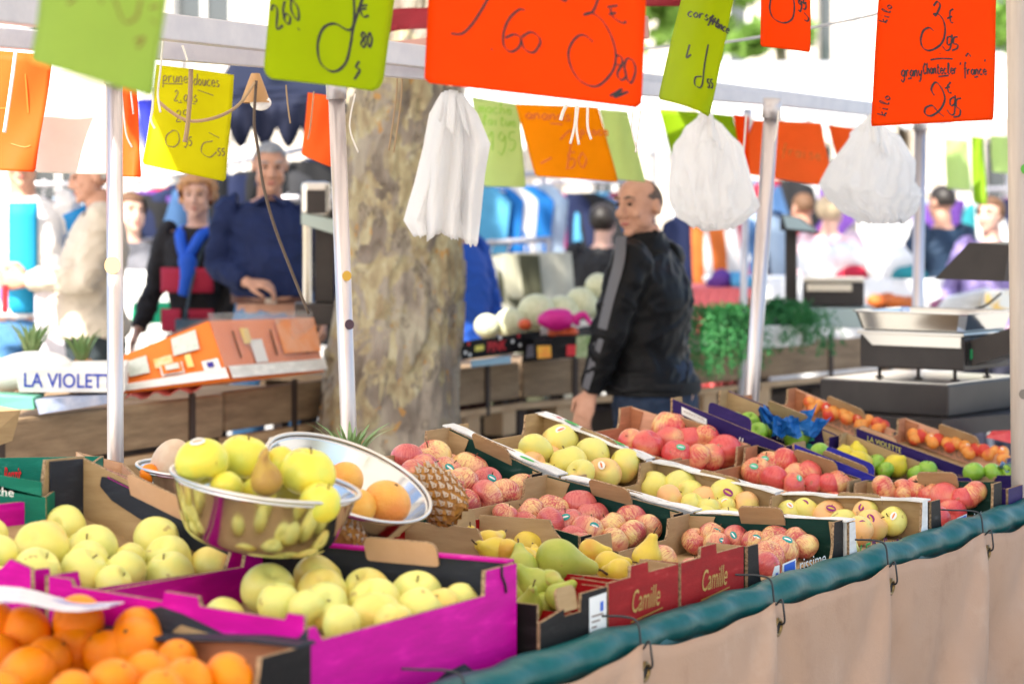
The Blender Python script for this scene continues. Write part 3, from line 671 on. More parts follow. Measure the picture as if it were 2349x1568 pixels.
lot('green', D3, [(1682, 965, 46), (1719, 966, 50), (1761, 983, 48), (1827, 1001, 62), (1738, 990, 44)], .055)
lot('quince', D2, [(1938, 1043, 46), (1965, 1040, 52), (1970, 1060, 58), (2055, 1067, 54), (1940, 1070, 44)], .045, rot=None)
lot('green', D2, [(1878, 1036, 48), (2007, 1062, 48), (2031, 1078, 42), (2128, 1076, 46), (2100, 1084, 40)], .05)
lot('green', D1, [(2233, 1081, 50), (2279, 1084, 46), (2316, 1083, 42)], .045)
for c, x0, y0, x1, y1 in ((E3, 1858, 925, 2030, 978), (E2, 2092, 998, 2300, 1040)):
    k = 10 if c is E3 else 11
    for i in range(k):
        for j in (0, 1):
            if j and i % 2: continue
            u = (i + .3 * j) / (k - 1)
            fruit('apricot', lerp(x0, x1, min(u, 1)) + U(-3, 3), lerp(y0, y1, min(u, 1)) + 11 * j + U(-5, 4), U(27, 34), c, .05, stick='white' if (i % 4 == 2 and not j) else None)
lot('golden', P1, [(-8, 1266, 96), (91, 1254, 122), (88, 1303, 108), (211, 1258, 115), (199, 1288, 102), (196, 1306, 104), (363, 1246, 118), (295, 1278, 78), (281, 1312, 108), (381, 1283, 116), (388, 1318, 112), (484, 1297, 98), (262, 1336, 84)], .075, stalk=True)
lot('golden', P2, [(615, 1346, 122), (732, 1326, 116), (640, 1380, 100), (741, 1352, 112), (838, 1350, 106), (747, 1388, 104), (955, 1365, 118), (857, 1381, 118), (967, 1398, 108), (862, 1408, 120), (1062, 1378, 88), (782, 1428, 90), (705, 1392, 92), (905, 1424, 94), (1010, 1390, 90)], .07)
lot('orange', O1, [(57, 1449, 122), (173, 1490, 126), (318, 1450, 118), (312, 1480, 132), (180, 1424, 120), (62, 1545, 132), (258, 1572, 126), (245, 1500, 108), (-22, 1436, 116), (112, 1512, 112), (370, 1592, 116), (342, 1548, 112), (428, 1566, 120), (525, 1552, 110), (405, 1512, 96), (165, 1590, 108), (-8, 1508, 112), (0, 1590, 112)], .03)
def fill(kind, c, n, off, size, seed):
    rnd = random.Random(seed); got = 0
    for k in range(260):
        if got >= n: break
        u, v = rnd.uniform(.13, .87), rnd.uniform(.13, .87); p = bil(c.rim, u, v) - UP * off
        if all((Vector(f[0].location) - p).length > .80 * size for f in ALLF if f[4] is c):
            x, y = pix(p); fruit(kind, x, y, size * F / p.y, None, Y=p.y); f = ALLF[-1]; ALLF[-1] = f[:4] + (c,) + f[5:]; got += 1
for i, (kd, c, n_, of) in enumerate((('red', G4, 7, .075), ('red', G3, 8, .08), ('red', G1, 7, .08), ('pale', W3, 7, .085), ('pale', W2, 8, .085), ('pale', W1, 7, .085), ('gala', C3, 7, .085), ('gala', C2, 7, .08), ('gala', C1, 8, .08), ('green', D3, 5, .09), ('golden', P1, 8, .11), ('golden', P2, 8, .10))): fill(kd, c, n_, of, .072 if kd != 'golden' else .084, 40 + i)
fruit('pear', 1085, 1246, 56, R1, .06); fruit('pear', 1122, 1244, 62, R1, .06, rot=(1.2, .3, 2.2)); fruit('pear', 1132, 1264, 70, R1, .05, rot=(.2, -1.3, .6)); fruit('pear', 1165, 1262, 56, R1, .05, rot=(-1.2, .4, .2))
for x, y, d, rt in ((1211, 1250, 66, (1.35, .2, 1.8)), (1206, 1282, 58, (-.6, 1.2, .3)), (1228, 1276, 50, (.3, .9, 2.)), (1357, 1264, 56, (.1, 1.45, .2)), (1398, 1294, 62, (.1, 1.4, .5)), (1240, 1300, 56, (.4, 1.3, 1.)), (1418, 1308, 58, (.4, 1.5, 2.7))): fruit('pear', x, y, d, R2, .055, rot=rt)
fruit('pear', 1484, 1274, 66, R2, .05, rot=(.1, .15, .4))
fruit('gpear', 1285, 1284, 92, R2, .02, rot=(.0, 1.72, .25), asp=1.12)
fruit('gpear', 1197, 1298, 72, R1, .05, rot=(-.5, .5, 1.)); fruit('gpear', 1222, 1338, 72, K1, .05, rot=(.2, -.9, .2)); fruit('gpear', 1262, 1336, 62, K1, .06, rot=(1.2, .9, .2)); fruit('gpear', 1214, 1390, 66, K1, .06, rot=(.5, -.3, .6)); fruit('gpear', 1284, 1366, 66, K1, .05, rot=(.2, .7, .2)); fruit('gpear', 1196, 1362, 60, K1, .07); fruit('gpear', 1250, 1384, 58, K1, .075, rot=(1., -.6, 1.3))
# ------------------------------------------------------------------ tissue, paper, tray details
TIS = mat('blue_tissue', (.015, .14, .48), .45, (.03, .22, .62), 8, trans=.3)
def crumple(name, pts, m, label, cat, th=.0015, seed=1):
    """a crumpled sheet: spikes of folded paper fanning out of one foot"""
    mb = MB(); rnd = random.Random(seed)
    for (x0, y0, x1, y1, x2, y2, x3, y3, Y) in pts:
        a, b, c, d = P(x0, y0, Y), P(x1, y1, Y + rnd.uniform(-.02, .03)), P(x2, y2, Y + rnd.uniform(-.03, .03)), P(x3, y3, Y)
        mb.grid(lambda u, v: lerp(lerp(a, d, u), lerp(b, c, u), v) + V(0, .018 * math.sin(u * 9 + v * 4 + Y * 50), .006 * math.sin(u * 14)), 6, 4, 0, False, th=th)
    return solo(mb, name, m, label, cat)
yd = D3.rim[1].y
crumple('tissue_paper', [(1760, 990, 1738, 938, 1752, 930, 1792, 985, yd + .02), (1780, 988, 1800, 960, 1876, 930, 1850, 985, yd + .04), (1810, 1000, 1846, 965, 1905, 958, 1880, 1000, yd + .0), (1770, 1000, 1775, 955, 1830, 960, 1840, 1002, yd - .03)], TIS, 'crumpled blue tissue paper in the purple crate of green apples', 'tissue')
crumple('tissue_paper', [(2285, 1084, 2295, 1062, 2340, 1056, 2335, 1084, D1.rim[2].y), (2300, 1088, 2290, 1068, 2325, 1064, 2330, 1088, D1.rim[2].y - .05)], mat('pale_blue_tissue', (.22, .36, .55), .4, trans=.3), 'pale blue tissue paper behind the front right pole', 'tissue', seed=4)
mb = MB(); mb.grid(lambda u, v: lerp(lerp(P(-30, 1348, 4.25), P(285, 1388, 4.22), u), lerp(P(-30, 1386, 3.95), P(250, 1398, 3.98), u), v) + UP * (.006 * math.sin(u * 7)), 8, 2, 0, False, th=.003)
solo(mb, 'printed_card', mat('printed_card_board', (.72, .72, .76), .4, (.16, .20, .50), 9, lo=.52, hi=.60), 'white and blue printed card lid lying on the oranges', 'lid')
# ------------------------------------------------------------------ table, teal roll, cloth, hooks
WOOD = mat('weathered_plank', (.20, .13, .075), .8, (.32, .22, .13), 5, bump=.3, bscale=30, stretch=(1, 1, 7))
WOODL = mat('pale_lath', (.42, .27, .15), .75, (.52, .36, .21), 6, bump=.2, bscale=30)
STEEL = mat('galvanised_steel', (.52, .50, .53), .38, (.64, .60, .60), 12, metal=.55, bump=.06, bscale=40)
mb = MB()
for t0, t1, z0, z1 in ((.005, .43, .665, .675), (.43, .85, .675, .75), (.85, 1.22, .75, .86)):
    p = [W(-1.1, t0, z0), W(3.85, t0, z0), W(3.85, t1, z1), W(-1.1, t1, z1)]
    mb.hexa([q - UP * .02 for q in p] + p)
tt = thing('display_table', 'sloping wooden display table carrying all the fruit crates', 'table', W(1.4, .6, 0)); mb.build('table_top', WOOD, tt)
for s in (-1., 1.3, 3.7):
    for t, z in ((.12, .64), (1.1, .82)):
        MB().box(W(s, t, z / 2), (.05, .05, z), mi=0).build('leg', STEEL, tt)
TEAL = mat('teal_vinyl', (.0, .080, .080), .40, (.002, .105, .102), 5, bump=.4, bscale=11, spec=.3)
def roll_r(s): return .037 + .0015 * math.sin(s * 5) + .0012 * math.sin(s * 13 + 1)
mb = MB(); n_ = 420
mb.tube([W(-1.2 + 4.35 * i / n_, -.022 + .004 * math.sin(i * .37), .722 + .003 * math.sin(i * .23)) for i in range(n_ + 1)], [roll_r(-1.2 + 4.35 * i / n_) for i in range(n_ + 1)], 26)
for v in mb.v:
    q = (v - EA).dot(EE); hk_ = min(abs(q - h) for h in (.2, .62, 1.15, 1.72, 2.35)); v += V(-EB.x, -EB.y, .4) * (.004 * noise.noise(V(q * 3, v.z * 12, v.y)) + .0022 * (1 - 2 * abs(noise.noise(V(q * 16 + v.z * 40, v.z * 25, 2)))))
roll = mb
mb.grid(lambda u, v: W(-1.2 + 4.35 * u, -.050 + .014 * v + .003 * math.sin(u * 40), .720 - .11 * v), 60, 3, 0, True, th=.002)
tr = solo(mb, 'edge_cover', TEAL, 'rolled teal vinyl sheet along the table front edge', 'tablecloth')
hooks_px = [(1462, 1420), (1768, 1318), (2030, 1240), (2249, 1160), (1060, 1545)]
CLOTH = mat('beige_canvas', (.53, .335, .22), .8, (.58, .38, .26), 4, bump=.16, bscale=160, trans=.10, ramp=[(.28, (.46, .28, .18)), (.42, (.53, .335, .22)), (.6, (.55, .355, .24)), (.72, (.60, .41, .29))])
hs = sorted(Tt(x, y, -.065).__sub__(EA).dot(EE) for x, y in hooks_px)
hs = [hs[0] - .38] + hs + [hs[-1] + .42]
def sag(s):
    for a, b in zip(hs, hs[1:]):
        if a <= s <= b:
            u = (s - a) / (b - a); return u, 4 * u * (1 - u)
    return 0, 0
def cloth(u, v):
    s = -1.0 + 4.25 * u; uu, g = sag(s); top = .718 - .009 * g + .006 * (1 - g) ** 3 + .0035 * math.sin(s * 13) + .002 * math.sin(s * 31); z = top - v * .72
    near = min(abs(s - h) for h in hs)
    k = min(hs, key=lambda h: abs(s - h)); dx = s - k
    fold = 0
    for h in hs:      # pleats fan out below every hook
        x = (s - h) / (.05 + .34 * v + 1e-6)
        dd = (s - h) + .55 * v; fold += .075 * v ** .8 * math.exp(-(dd / (.035 + .16 * v)) ** 2) - .030 * v ** .7 * math.exp(-((dd + .13 * v + .03) / (.04 + .10 * v)) ** 2)
        fold += .5 * .085 * v ** .6 * math.exp(-((x + .55) * 1.9) ** 2) - .050 * v ** .65 * math.exp(-((x - .35) * 2.2) ** 2)
    fold += .010 * v * math.sin(s * 19 + v * 2) + .006 * math.sin(s * 41 + 3 * v) * v + .05 * v * noise.noise(V(s * 2.2 + v * .9, v * 1.1, 3)) + .010 * noise.noise(V(s * 9 + 4 * v, v * 4, 1)) * v ** .4
    return W(s, -.072 - fold - .02 * v - .012 * g * (1 - v), z)
mb = MB(); mb.grid(cloth, 220, 26, 0, True, th=.003)
sk_ = thing('table_skirt', 'beige canvas skirt hung on hooks below the teal edge', 'table skirt', W(1.2, -.1, 0)); mb.build('canvas', CLOTH, sk_)
mb = MB(); mb.grid(lambda u, v: cloth(u, .062 + .004 * v) + (-EB) * .0018, 220, 1, 0, False); mb.build('stitched_hem', mat('hem_thread', (.30, .17, .11), .8), sk_)
BRS = mat('old_brass', (.30, .19, .07), .35, (.16, .10, .04), 30, metal=.9); WIRE = mat('dark_wire', (.05, .055, .06), .4, metal=.6)
def torus(mb, c, N, R_, r, n=20, m=8):
    N = N.normalized(); X = N.orthogonal().normalized(); Y_ = N.cross(X); vs = []
    for i in range(n):
        a = 2 * math.pi * i / n; d = X * math.cos(a) + Y_ * math.sin(a)
        for j in range(m):
            b = 2 * math.pi * j / m; vs.append(c + d * (R_ + r * math.cos(b)) + N * (r * math.sin(b)))
    mb.add(vs, [(i * m + j, ((i + 1) % n) * m + j, ((i + 1) % n) * m + (j + 1) % m, i * m + (j + 1) % m) for i in range(n) for j in range(m)], 0, True)
desc = ['bent wire hook at the bottom edge near the magenta crate', 'bent wire hook on the teal roll below the red pear crates', 'bent wire hook on the teal roll by the red and green crates', 'bent wire hook on the teal roll below the white apple crate', 'bent wire hook on the teal roll closest to the right pole']
gl = ['brass grommet of the skirt at the bottom edge', 'brass grommet of the skirt below the red pear crates', 'brass grommet of the skirt below the dark green crate', 'brass grommet of the skirt below the white apple crate', 'brass grommet of the skirt closest to the right pole']
for i, h in enumerate(hs[1:-1]):
    c = cloth((h + 1.0) / 4.25, .075) - EB * .006
    mb = MB(); torus(mb, c, -EB - UP * .1, .017, .0055); g = mb.build('grommet', BRS, sk_)
    hb = (-EB - UP * .1).normalized(); hX = hb.orthogonal().normalized(); hY = hb.cross(hX); mb = MB(); mb.add([c + hb * .001 + (hX * math.cos(k * math.pi / 8) + hY * math.sin(k * math.pi / 8)) * .0125 for k in range(16)], [tuple(range(16))]); mb.build('grommet_hole', BLKI, sk_)
    mb = MB(); torus(mb, c, -EB, .010, .004, 12, 6)
    
    mb = MB(); mb.tube(spline([W(h - .05, .03, .785), W(h - .03, -.0, .783), W(h - .005, -.04, .781), W(h, -.066, .770), W(h + .002, -.074, .72), c + UP * .062 - EB * .010, c + UP * .034 - EB * .016, c + UP * .012 - EB * .014 + EE * .007, c + UP * .006 - EB * .004 + EE * .010, c + UP * .016 + EB * .010 + EE * .006], 5), .0024, 7)
    solo(mb, 'wire_hook', WIRE, desc[i], 'hook', 'wire hooks holding the table skirt')
# ================================================================== stall frame, awning, price cards, bags, strings
ALU = mat('aluminium_beam', (.50, .49, .55), .42, (.60, .58, .62), 10, metal=.35, bump=.05, bscale=60)
POLE = mat('worn_pole_metal', (.58, .53, .53), .34, (.70, .62, .60), 8, metal=.85, bump=.08, bscale=30, stretch=(4, 4, .6))
WPOLE = mat('painted_timber_pole', (.50, .42, .36), .6, (.62, .54, .46), 6, bump=.2, bscale=50, stretch=(6, 6, .4))
def pole(label, xt, yt, xb, yb, Y, r, m=POLE, extra=()):
    a, b = P(xt, yt, Y), P(xb, yb, Y); d = (b - a) / (b.z - a.z)
    foot = a + d * (-a.z); o = thing('stall_pole', label, 'pole', foot, 'poles of the market stall')
    MB().tube([foot, a], r, 20).build('tube', m, o)
    MB().tube([foot, foot + d * .02], r * 2.2, 16).build('foot_plate', STEEL, o)
    MB().tube([a - d * .07, a], r * 1.25, 16).build('socket', STEEL, o)
    return o, a, d
p1, a1, d1 = pole('slim steel pole at left, before the blue lettered white box', 262, 128, 265, 1060, 5.95, .0205)
p2, a2, d2 = pole('steel pole in front of the plane tree trunk', 770, 170, 800, 990, 6.70, .0225)
p3, a3, d3 = pole('leaning steel pole between the vendor and the display scale', 1772, 226, 1725, 890, 8.40, .0265)
p4, a4, d4 = pole('pale stout pole at the right front corner', 2326, -330, 2343, 1250, 6.95, .027, WPOLE)
p5, a5, d5 = pole('steel pole behind the right price card', 2112, 262, 2105, 720, 10.2, .025)
p6, a6, d6 = pole('thin grey pole just left of the leaning steel pole', 1715, 250, 1705, 720, 11.5, .018, STEEL)
for o, a, d, x, y, Y, m in ((p1, a1, d1, 261, 608, 5.95, mat('tan_label', (.55, .36, .18), .6)), (p2, a2, d2, 797, 632, 6.7, mat('ochre_label', (.55, .33, .04), .5)), (p2, a2, d2, 803, 743, 6.7, mat('dark_label', (.06, .03, .05), .5)), (p4, a4, d4, 2347, 388, 6.95, mat('lime_label', (.10, .42, .05), .5)), (p4, a4, d4, 2343, 902, 6.95, mat('sooty_print', (.22, .19, .16), .7))):
    c = P(x, y, Y) - V(0, {1: .0205, 2: .0225}.get(1 if o is p1 else 2 if o is p2 else 0, .027) + .0012, 0)
    mb = MB(); rr = (.020, .010, .019, .022, .019)[0] if o is p1 else .013
    mb.add([c + V(rr * math.cos(k * math.pi / 8), 0, rr * 1.1 * math.sin(k * math.pi / 8)) for k in range(16)], [tuple(range(16))]); mb.build('round_sticker', m, o)
def beam(name, label, a, b, w_, h_, m=ALU, cat='beam'):
    d = (b - a).normalized(); X = d; Yv = UP.cross(X).normalized(); Z = X.cross(Yv)
    mb = MB(); mb.box((a + b) / 2, ((b - a).length, w_, h_), (X, Yv, Z), 0, .004); return solo(mb, name, m, label, cat)
q0, q1 = P(383, 63, 5.72), P(2000, 250, 10.6)
dr = q1 - q0; dr.z = 0
A_, B_ = q0 - dr * .55, q0 + dr * 1.22; A_.z = B_.z = q0.z
beam('frame_beam', 'long upper aluminium beam crossing the whole stall front', A_, B_, .05, .062)
q0, q1 = a1 + V(0, 0, .022), a2 + V(0, 0, .022); dr = q1 - q0
A_, B_ = q0 - dr * 1.6, q0 + dr * 4.0; A_.z = B_.z = q0.z
beam('frame_beam', 'lower aluminium beam resting on the steel poles', A_, B_, .045, .046)
WOODR = mat('reddish_timber', (.32, .16, .10), .7, (.42, .24, .16), 5, bump=.2, bscale=30, stretch=(1, 1, 5))
beam('awning_batten', 'brown timber batten under the maroon awning edge', P(700, 60, 8.6), P(1900, -45, 7.6), .05, .05, WOODR)
MAR = mat('maroon_awning_cloth', (.22, .006, .018), .6, (.34, .012, .03), 4, trans=.15)
mb = MB(); a, b = P(700, 92, 8.55), P(1900, -20, 7.5)
mb.grid(lambda u, v: lerp(a, b, u) + V(0, .03 * math.sin(v * 3 + u * 30) * v, .075 - .075 * v + .004 * math.sin(u * 40)), 40, 3, 0, True, th=.003)
solo(mb, 'awning_valance', MAR, 'maroon awning edge between the lime and orange price cards', 'awning')
beam('awning_tube', 'pinkish painted tube below the maroon awning edge', P(700, 142, 8.0), P(1480, 62, 7.3), .05, .07, mat('pinkish_paint', (.42, .22, .19), .6, (.52, .30, .26), 8))
CAN = mat('canopy_cloth', (.78, .72, .64), .8, (.72, .67, .60), 2, trans=.40)  # unseen canopy, its extent and openings shaped for the light below
mb = MB(); cf = lambda u, v: V(-2.7 + 4.75 * u, -.4 + 11.2 * v, 2.68 + .05 * math.sin(u * 7) * math.sin(v * 9))
mb.grid(cf, 30, 60, 0, True); keep = [i for i, f in enumerate(mb.f) if not (-1.2 < sum(mb.v[k].x for k in f) / 4 < .3 and 8.9 < sum(mb.v[k].y for k in f) / 4 < 10.3) and not (sum(mb.v[k].x for k in f) / 4 < -1.42 and 4.9 < sum(mb.v[k].y for k in f) / 4 < 6.5)]
mb.f = [mb.f[i] for i in keep]; mb.m = [mb.m[i] for i in keep]; mb.sm = [mb.sm[i] for i in keep]      # slot where the tree passes; left opening cut to let sun onto cards
solo(mb, 'canopy', CAN, 'unseen cream canopy sized and cut to shade the stall', 'canopy')  # unseen canopy, sized and cut open to steer the sun
mb = MB(); mb.tube(spline([P(1400, 118, 8.6), P(1560, 105, 8.5), P(1700, 92, 8.4), P(1980, 40, 8.1), P(2120, 0, 8.)], 5), .005, 6); solo(mb, 'guy_wire', mat('grey_cable', (.45, .48, .55), .5), 'grey cable slanting behind the small orange card', 'wire')
# ---------------------------------------------------------------- price cards
def card_mat(n, c): return mat(n, c, .5, tuple(x * .92 for x in c), 6, trans=.62, spec=.12)
LIME = card_mat('lime_card', (.50, .62, .004)); ORNG = card_mat('orange_card', (.97, .112, .002)); YELL = card_mat('yellow_card', (.74, .70, .008)); PGRN = card_mat('pale_green_card', (.72, .86, .40)); ORNP = card_mat('orange_card_sun_tint', (1., .24, .045))  # the light orange copy has strong sun put into its colour
AMB = card_mat('amber_card', (1., .44, .0)); SUNP = card_mat('sun_patch_white', (.85, .83, .78)); SOFT = card_mat('soft_green_card', (.46, .62, .14))
INK = mat('marker_ink', (.012, .012, .014), .5); FINK = mat('faint_ink', (.20, .16, .03), .6); GINK = mat('green_ink_faint', (.30, .55, .08), .6); OINK = mat('rust_ink', (.62, .14, .01), .6)
SH = {}
def card(label, px, Y, m, bulge=.012, group=None, wave=1., dY=(0, 0, 0, 0), r=.035):
    C = [P(*p, Y + dy) for p, dy in zip(px, dY)]      # TL TR BR BL
    def f(u, v): return lerp(lerp(C[0], C[1], u), lerp(C[3], C[2], u), v) + V(0, -1.5 * bulge * math.sin(math.pi * u) * (.4 + .6 * v) + bulge * 1.1 * wave * math.sin(v * 3.1 + u * 2) * v + .006 * math.sin(u * 7 + v * 5), 0)
    o = thing('price_card', label, 'price card', f(.5, 0), group or 'price cards hanging over the stall')
    mb = MB(); nu, nv = 16, 16
    def g(u, v):   # rounded lower corners
        if v > 1 - r:
            k = (v - (1 - r)) / r; e_ = r * (1 - math.sqrt(max(0, 1 - k * k))) * .8
            u = e_ + u * (1 - 2 * e_)
        return f(u, v)
    mb.grid(lambda u, v: g(u, 1 - (1 - v) ** 1.35), nu, nv, 0, True, th=.0007); mb.build('sheet', m, o)
    return o, f, px
def uvof(px, x, y):
    u = v = .5
    for _ in range(8):
        bx = lambda k: lerp(lerp(px[0][k], px[1][k], u), lerp(px[3][k], px[2][k], u), v)
        ex, ey = x - bx(0), y - bx(1)
        du = [lerp(px[1][k] - px[0][k], px[2][k] - px[3][k], v) for k in (0, 1)]; dv = [lerp(px[3][k] - px[0][k], px[2][k] - px[1][k], u) for k in (0, 1)]
        D = du[0] * dv[1] - du[1] * dv[0]; u += (ex * dv[1] - ey * dv[0]) / D; v += (du[0] * ey - du[1] * ex) / D
    return u, v
def write(cd, lines, wpx=3., m=INK, name='lettering', taper=True):
    """lines: polylines in picture points, inked on the card"""
    o, f, px = cd; mb = MB()
    for ln in lines:
        pts = spline([V(x, y, 0) for x, y in ln], 5) if len(ln) > 2 else [V(*ln[0], 0), V(*ln[1], 0)]
        k = len(pts); vs = []
        for i, p in enumerate(pts):
            t = pts[min(i + 1, k - 1)] - pts[max(i - 1, 0)]; t = t.normalized() if t.length > 1e-6 else V(1, 0, 0)
            w_ = wpx * (.40 + 1.05 * abs(math.sin(math.atan2(t.y, t.x) - .75)) + .10 * math.sin(i * 1.7)) * .5
            nx = V(-t.y, t.x, 0) * w_
            for q in (p + nx, p - nx):
                u, v = uvof(px, q.x, q.y); c = f(u, v); vs.append(c + (V(0, 0, H) - c).normalized() * .0025)
        mb.add(vs, [(2 * i, 2 * i + 1, 2 * i + 3, 2 * i + 2) for i in range(k - 1)])
    return mb.build(name, m, o)
GL = {'g': [[(.9, .9), (.5, 1), (.1, .6), (.3, .05), (.8, .3), (.9, 1), (.8, -.5), (.3, -.9), (0, -.5)]], 'r': [[(.1, 1), (.2, 0), (.25, .7), (.6, 1), (.9, .9)]], 'a': [[(.9, .8), (.5, 1), (.1, .5), (.4, 0), (.8, .4), (.9, 1), (.9, .1), (1.05, 0)]],
 'n': [[(.1, 1), (.15, 0), (.3, .8), (.7, 1), (.8, .5), (.85, 0)]], 'y': [[(.1, 1), (.3, .2), (.7, .3)], [(.95, 1), (.7, -.4), (.3, -.9)]], 'c': [[(.9, .85), (.5, 1), (.1, .5), (.4, 0), (.9, .15)]], 'C': [[(1, 1.5), (.6, 1.8), (.1, 1), (.4, 0), (1, .2)]],
 'h': [[(.2, 1.9), (.15, 0), (.3, .7), (.7, .95), (.8, .5), (.85, 0)]], 't': [[(.45, 1.7), (.4, .2), (.7, 0), (.9, .1)], [(.1, 1.1), (.9, 1.15)]], 'e': [[(.15, .5), (.85, .6), (.6, 1), (.2, .8), (.2, .2), (.6, 0), (.95, .2)]], 'l': [[(.3, .1), (.7, 1.6), (.5, 1.9), (.35, 1.4), (.4, .1), (.8, .1)]],
 'f': [[(.8, 1.7), (.5, 1.9), (.4, 1.3), (.35, -.6)], [(.1, .9), (.8, .95)]], 'k': [[(.2, 1.8), (.15, 0)], [(.8, 1), (.2, .5), (.85, 0)]], 'i': [[(.4, 1), (.4, .1), (.6, 0)], [(.4, 1.5), (.45, 1.55)]], 'o': [[(.5, 1), (.1, .5), (.5, 0), (.9, .5), (.5, 1)]], 'u': [[(.1, 1), (.2, .1), (.6, .1), (.85, 1), (.9, 0)]],
 's': [[(.8, .9), (.4, 1), (.3, .6), (.8, .4), (.6, 0), (.1, .1)]], 'p': [[(.2, 1), (.15, -.9)], [(.2, .9), (.7, 1), (.8, .4), (.2, .1)]], 'm': [[(0, 1), (.05, 0), (.2, .9), (.45, .9), (.5, 0), (.65, .9), (.9, .9), (1, 0)]], 'd': [[(.8, .8), (.4, 1), (.1, .4), (.5, 0), (.85, .5), (.9, 1.9), (.9, 0)]], '.': [[(.4, 0), (.5, .08)]], '"': [[(.3, 1.9), (.25, 1.5)]], ' ': [],
 '0': [[(.5, 1.6), (.1, .8), (.5, 0), (.9, .8), (.5, 1.6)]], '1': [[(.1, 1.2), (.5, 1.6), (.5, 0)]], '2': [[(.1, 1.3), (.5, 1.6), (.8, 1.2), (.1, 0), (.9, .05)]], '3': [[(.1, 1.5), (.6, 1.6), (.8, 1.2), (.4, .9), (.9, .5), (.6, 0), (.1, .1)]], '5': [[(.85, 1.6), (.25, 1.55), (.2, .95), (.75, .9), (.8, .3), (.4, -.05), (.05, .15)]],
 '6': [[(.8, 1.6), (.3, 1.0), (.15, .3), (.5, 0), (.85, .4), (.5, .75), (.2, .5)]], '8': [[(.5, .85), (.15, 1.25), (.5, 1.6), (.85, 1.25), (.5, .85), (.1, .4), (.5, 0), (.9, .4), (.5, .85)]], '9': [[(.8, 1.2), (.4, 1.6), (.1, 1.1), (.5, .8), (.85, 1.3), (.8, .3), (.4, -.4), (.05, -.1)]], 'E': [[(.9, 1.4), (.5, 1.6), (.2, .8), (.5, 0), (.95, .2)], [(0, .95), (.7, 1.0)], [(0, .6), (.65, .65)]]}
def word(txt, x, y, w_, h, ang=0., gap=1.12):
    """polylines for a word: baseline start x,y; letter width w_, x-height h, in picture points"""
    L_ = []; ca, sa = math.cos(math.radians(ang)), math.sin(math.radians(ang)); ox = 0
    for ch in txt:
        for ln in GL[ch]:
            L_.append([(x + ca * (ox + gx * w_) + sa * gy * h, y + sa * (ox + gx * w_) - ca * gy * h) for gx, gy in ln])
        ox += w_ * gap
    return L_
z2 = lambda L_: [[(783 + .3335 * x, .3335 * y) for x, y in ln] for ln in L_]
z3 = lambda L_: [[(1567 + .333 * x, .333 * y) for x, y in ln] for ln in L_]
T1 = card('soft green card out of focus at far left', [(100, -160), (400, -160), (362, 228), (70, 142)], 3.2, SOFT, .03)
write(T1, [[(268, 0), (285, 45), (300, 55), (318, 40), (325, 0)], [(345, 20), (365, 14)], [(350, 45), (362, 58)], [(318, 98), (338, 90), (325, 115)], [(160, 12), (178, 0)], [(235, 0), (242, 12)]], 5, FINK)
T2 = card('lime price card with a big looped figure', [(628, -160), (925, -160), (878, 214), (603, 180)], 4.6, LIME, .025, r=.10, dY=(0, .15, .1, 0))
write(T2, [[(810, -20), (812, 52), (800, 72), (768, 57), (742, 68), (730, 105), (738, 148), (768, 168), (795, 148), (806, 100), (812, 60), (840, -30)]], 5)
write(T2, [[(842, 14), (826, 18), (832, 40), (846, 38)], [(818, 24), (840, 22)]] + word('80', 828, 112, 13, 22) + [[(826, 144), (819, 158), (828, 164), (816, 186)], [(683, 66), (688, 72)]] + word('260', 632, 66, 20, 34, -18), 4.5)
T3 = card('big orange price card in the top centre', [(992, -210), (1492, -210), (1470, 250), (973, 190)], 4.66, ORNG, .012, r=.03)
write(T3, z2([[(1030, -60), (1005, 0), (960, 80), (900, 170), (830, 235), (755, 232)], [(1260, 75), (1220, 72), (1150, 140), (1115, 240), (1120, 320), (1165, 360), (1220, 330), (1235, 270), (1190, 240), (1130, 265)], [(1240, 260), (1300, 225), (1350, 250), (1368, 300), (1320, 365), (1260, 340), (1235, 270)],
 [(1770, -20), (1730, 80), (1665, 105), (1720, 90), (1790, 140), (1850, 240), (1885, 370), (1870, 480), (1800, 570), (1730, 600), (1640, 560), (1580, 470), (1560, 370), (1590, 290), (1640, 245), (1690, 255), (1730, 295)]]), 4)
write(T3, z2([[(1830, 50), (1900, 40)], [(1840, 100), (1890, 90)], [(1850, 60), (1870, 120), (1930, 160), (1960, 150)], [(1890, 385), (1885, 440), (1940, 470), (1955, 530), (1920, 555), (1895, 510), (1930, 440), (1920, 395), (1890, 385)], [(1960, 405), (2000, 420), (2020, 490), (1990, 575), (1960, 540), (1945, 460), (1960, 405)], [(1845, 665), (1930, 615), (1870, 675), (1970, 635), (1900, 655)], [(1030, 340), (1042, 348)], [(1510, 0), (1535, 10), (1550, 0)]]), 4)
T4 = card('narrow twisted green card right of the big orange one', [(1585, -90), (1705, -90), (1622, 271), (1510, 228)], 5.4, LIME, .05, dY=(0, -.12, -.10, 0), r=.04)
write(T4, word('corsou', 1576, 38, 11, 12, 15) + word('france', 1622, 55, 8, 11, 25) + [[(1580, 105), (1572, 135), (1582, 128)], [(1604, 180), (1590, 182), (1588, 200), (1603, 202), (1612, 150), (1622, 105)]] + word('55', 1616, 205, 7, 12), 3)
T5 = card('small orange card between the green and right orange cards', [(1750, -120), (1862, -120), (1856, 122), (1744, 107)], 5.6, ORNG, .012)
write(T5, z3([[(610, -40), (595, 60), (620, 130), (690, 162), (750, 130), (765, 40), (750, -30)], [(790, 0), (820, 20), (850, 20)], [(830, 90), (860, 130), (850, 150), (830, 140)]]) + word('95', 1831, 22, 9, 14), 3)
T6 = card('sharp orange price card at the right reading 3.95 and 2.95', [(2024, -120), (2290, -120), (2276, 276), (1997, 290)], 5.7, ORNG, .010, r=.01)
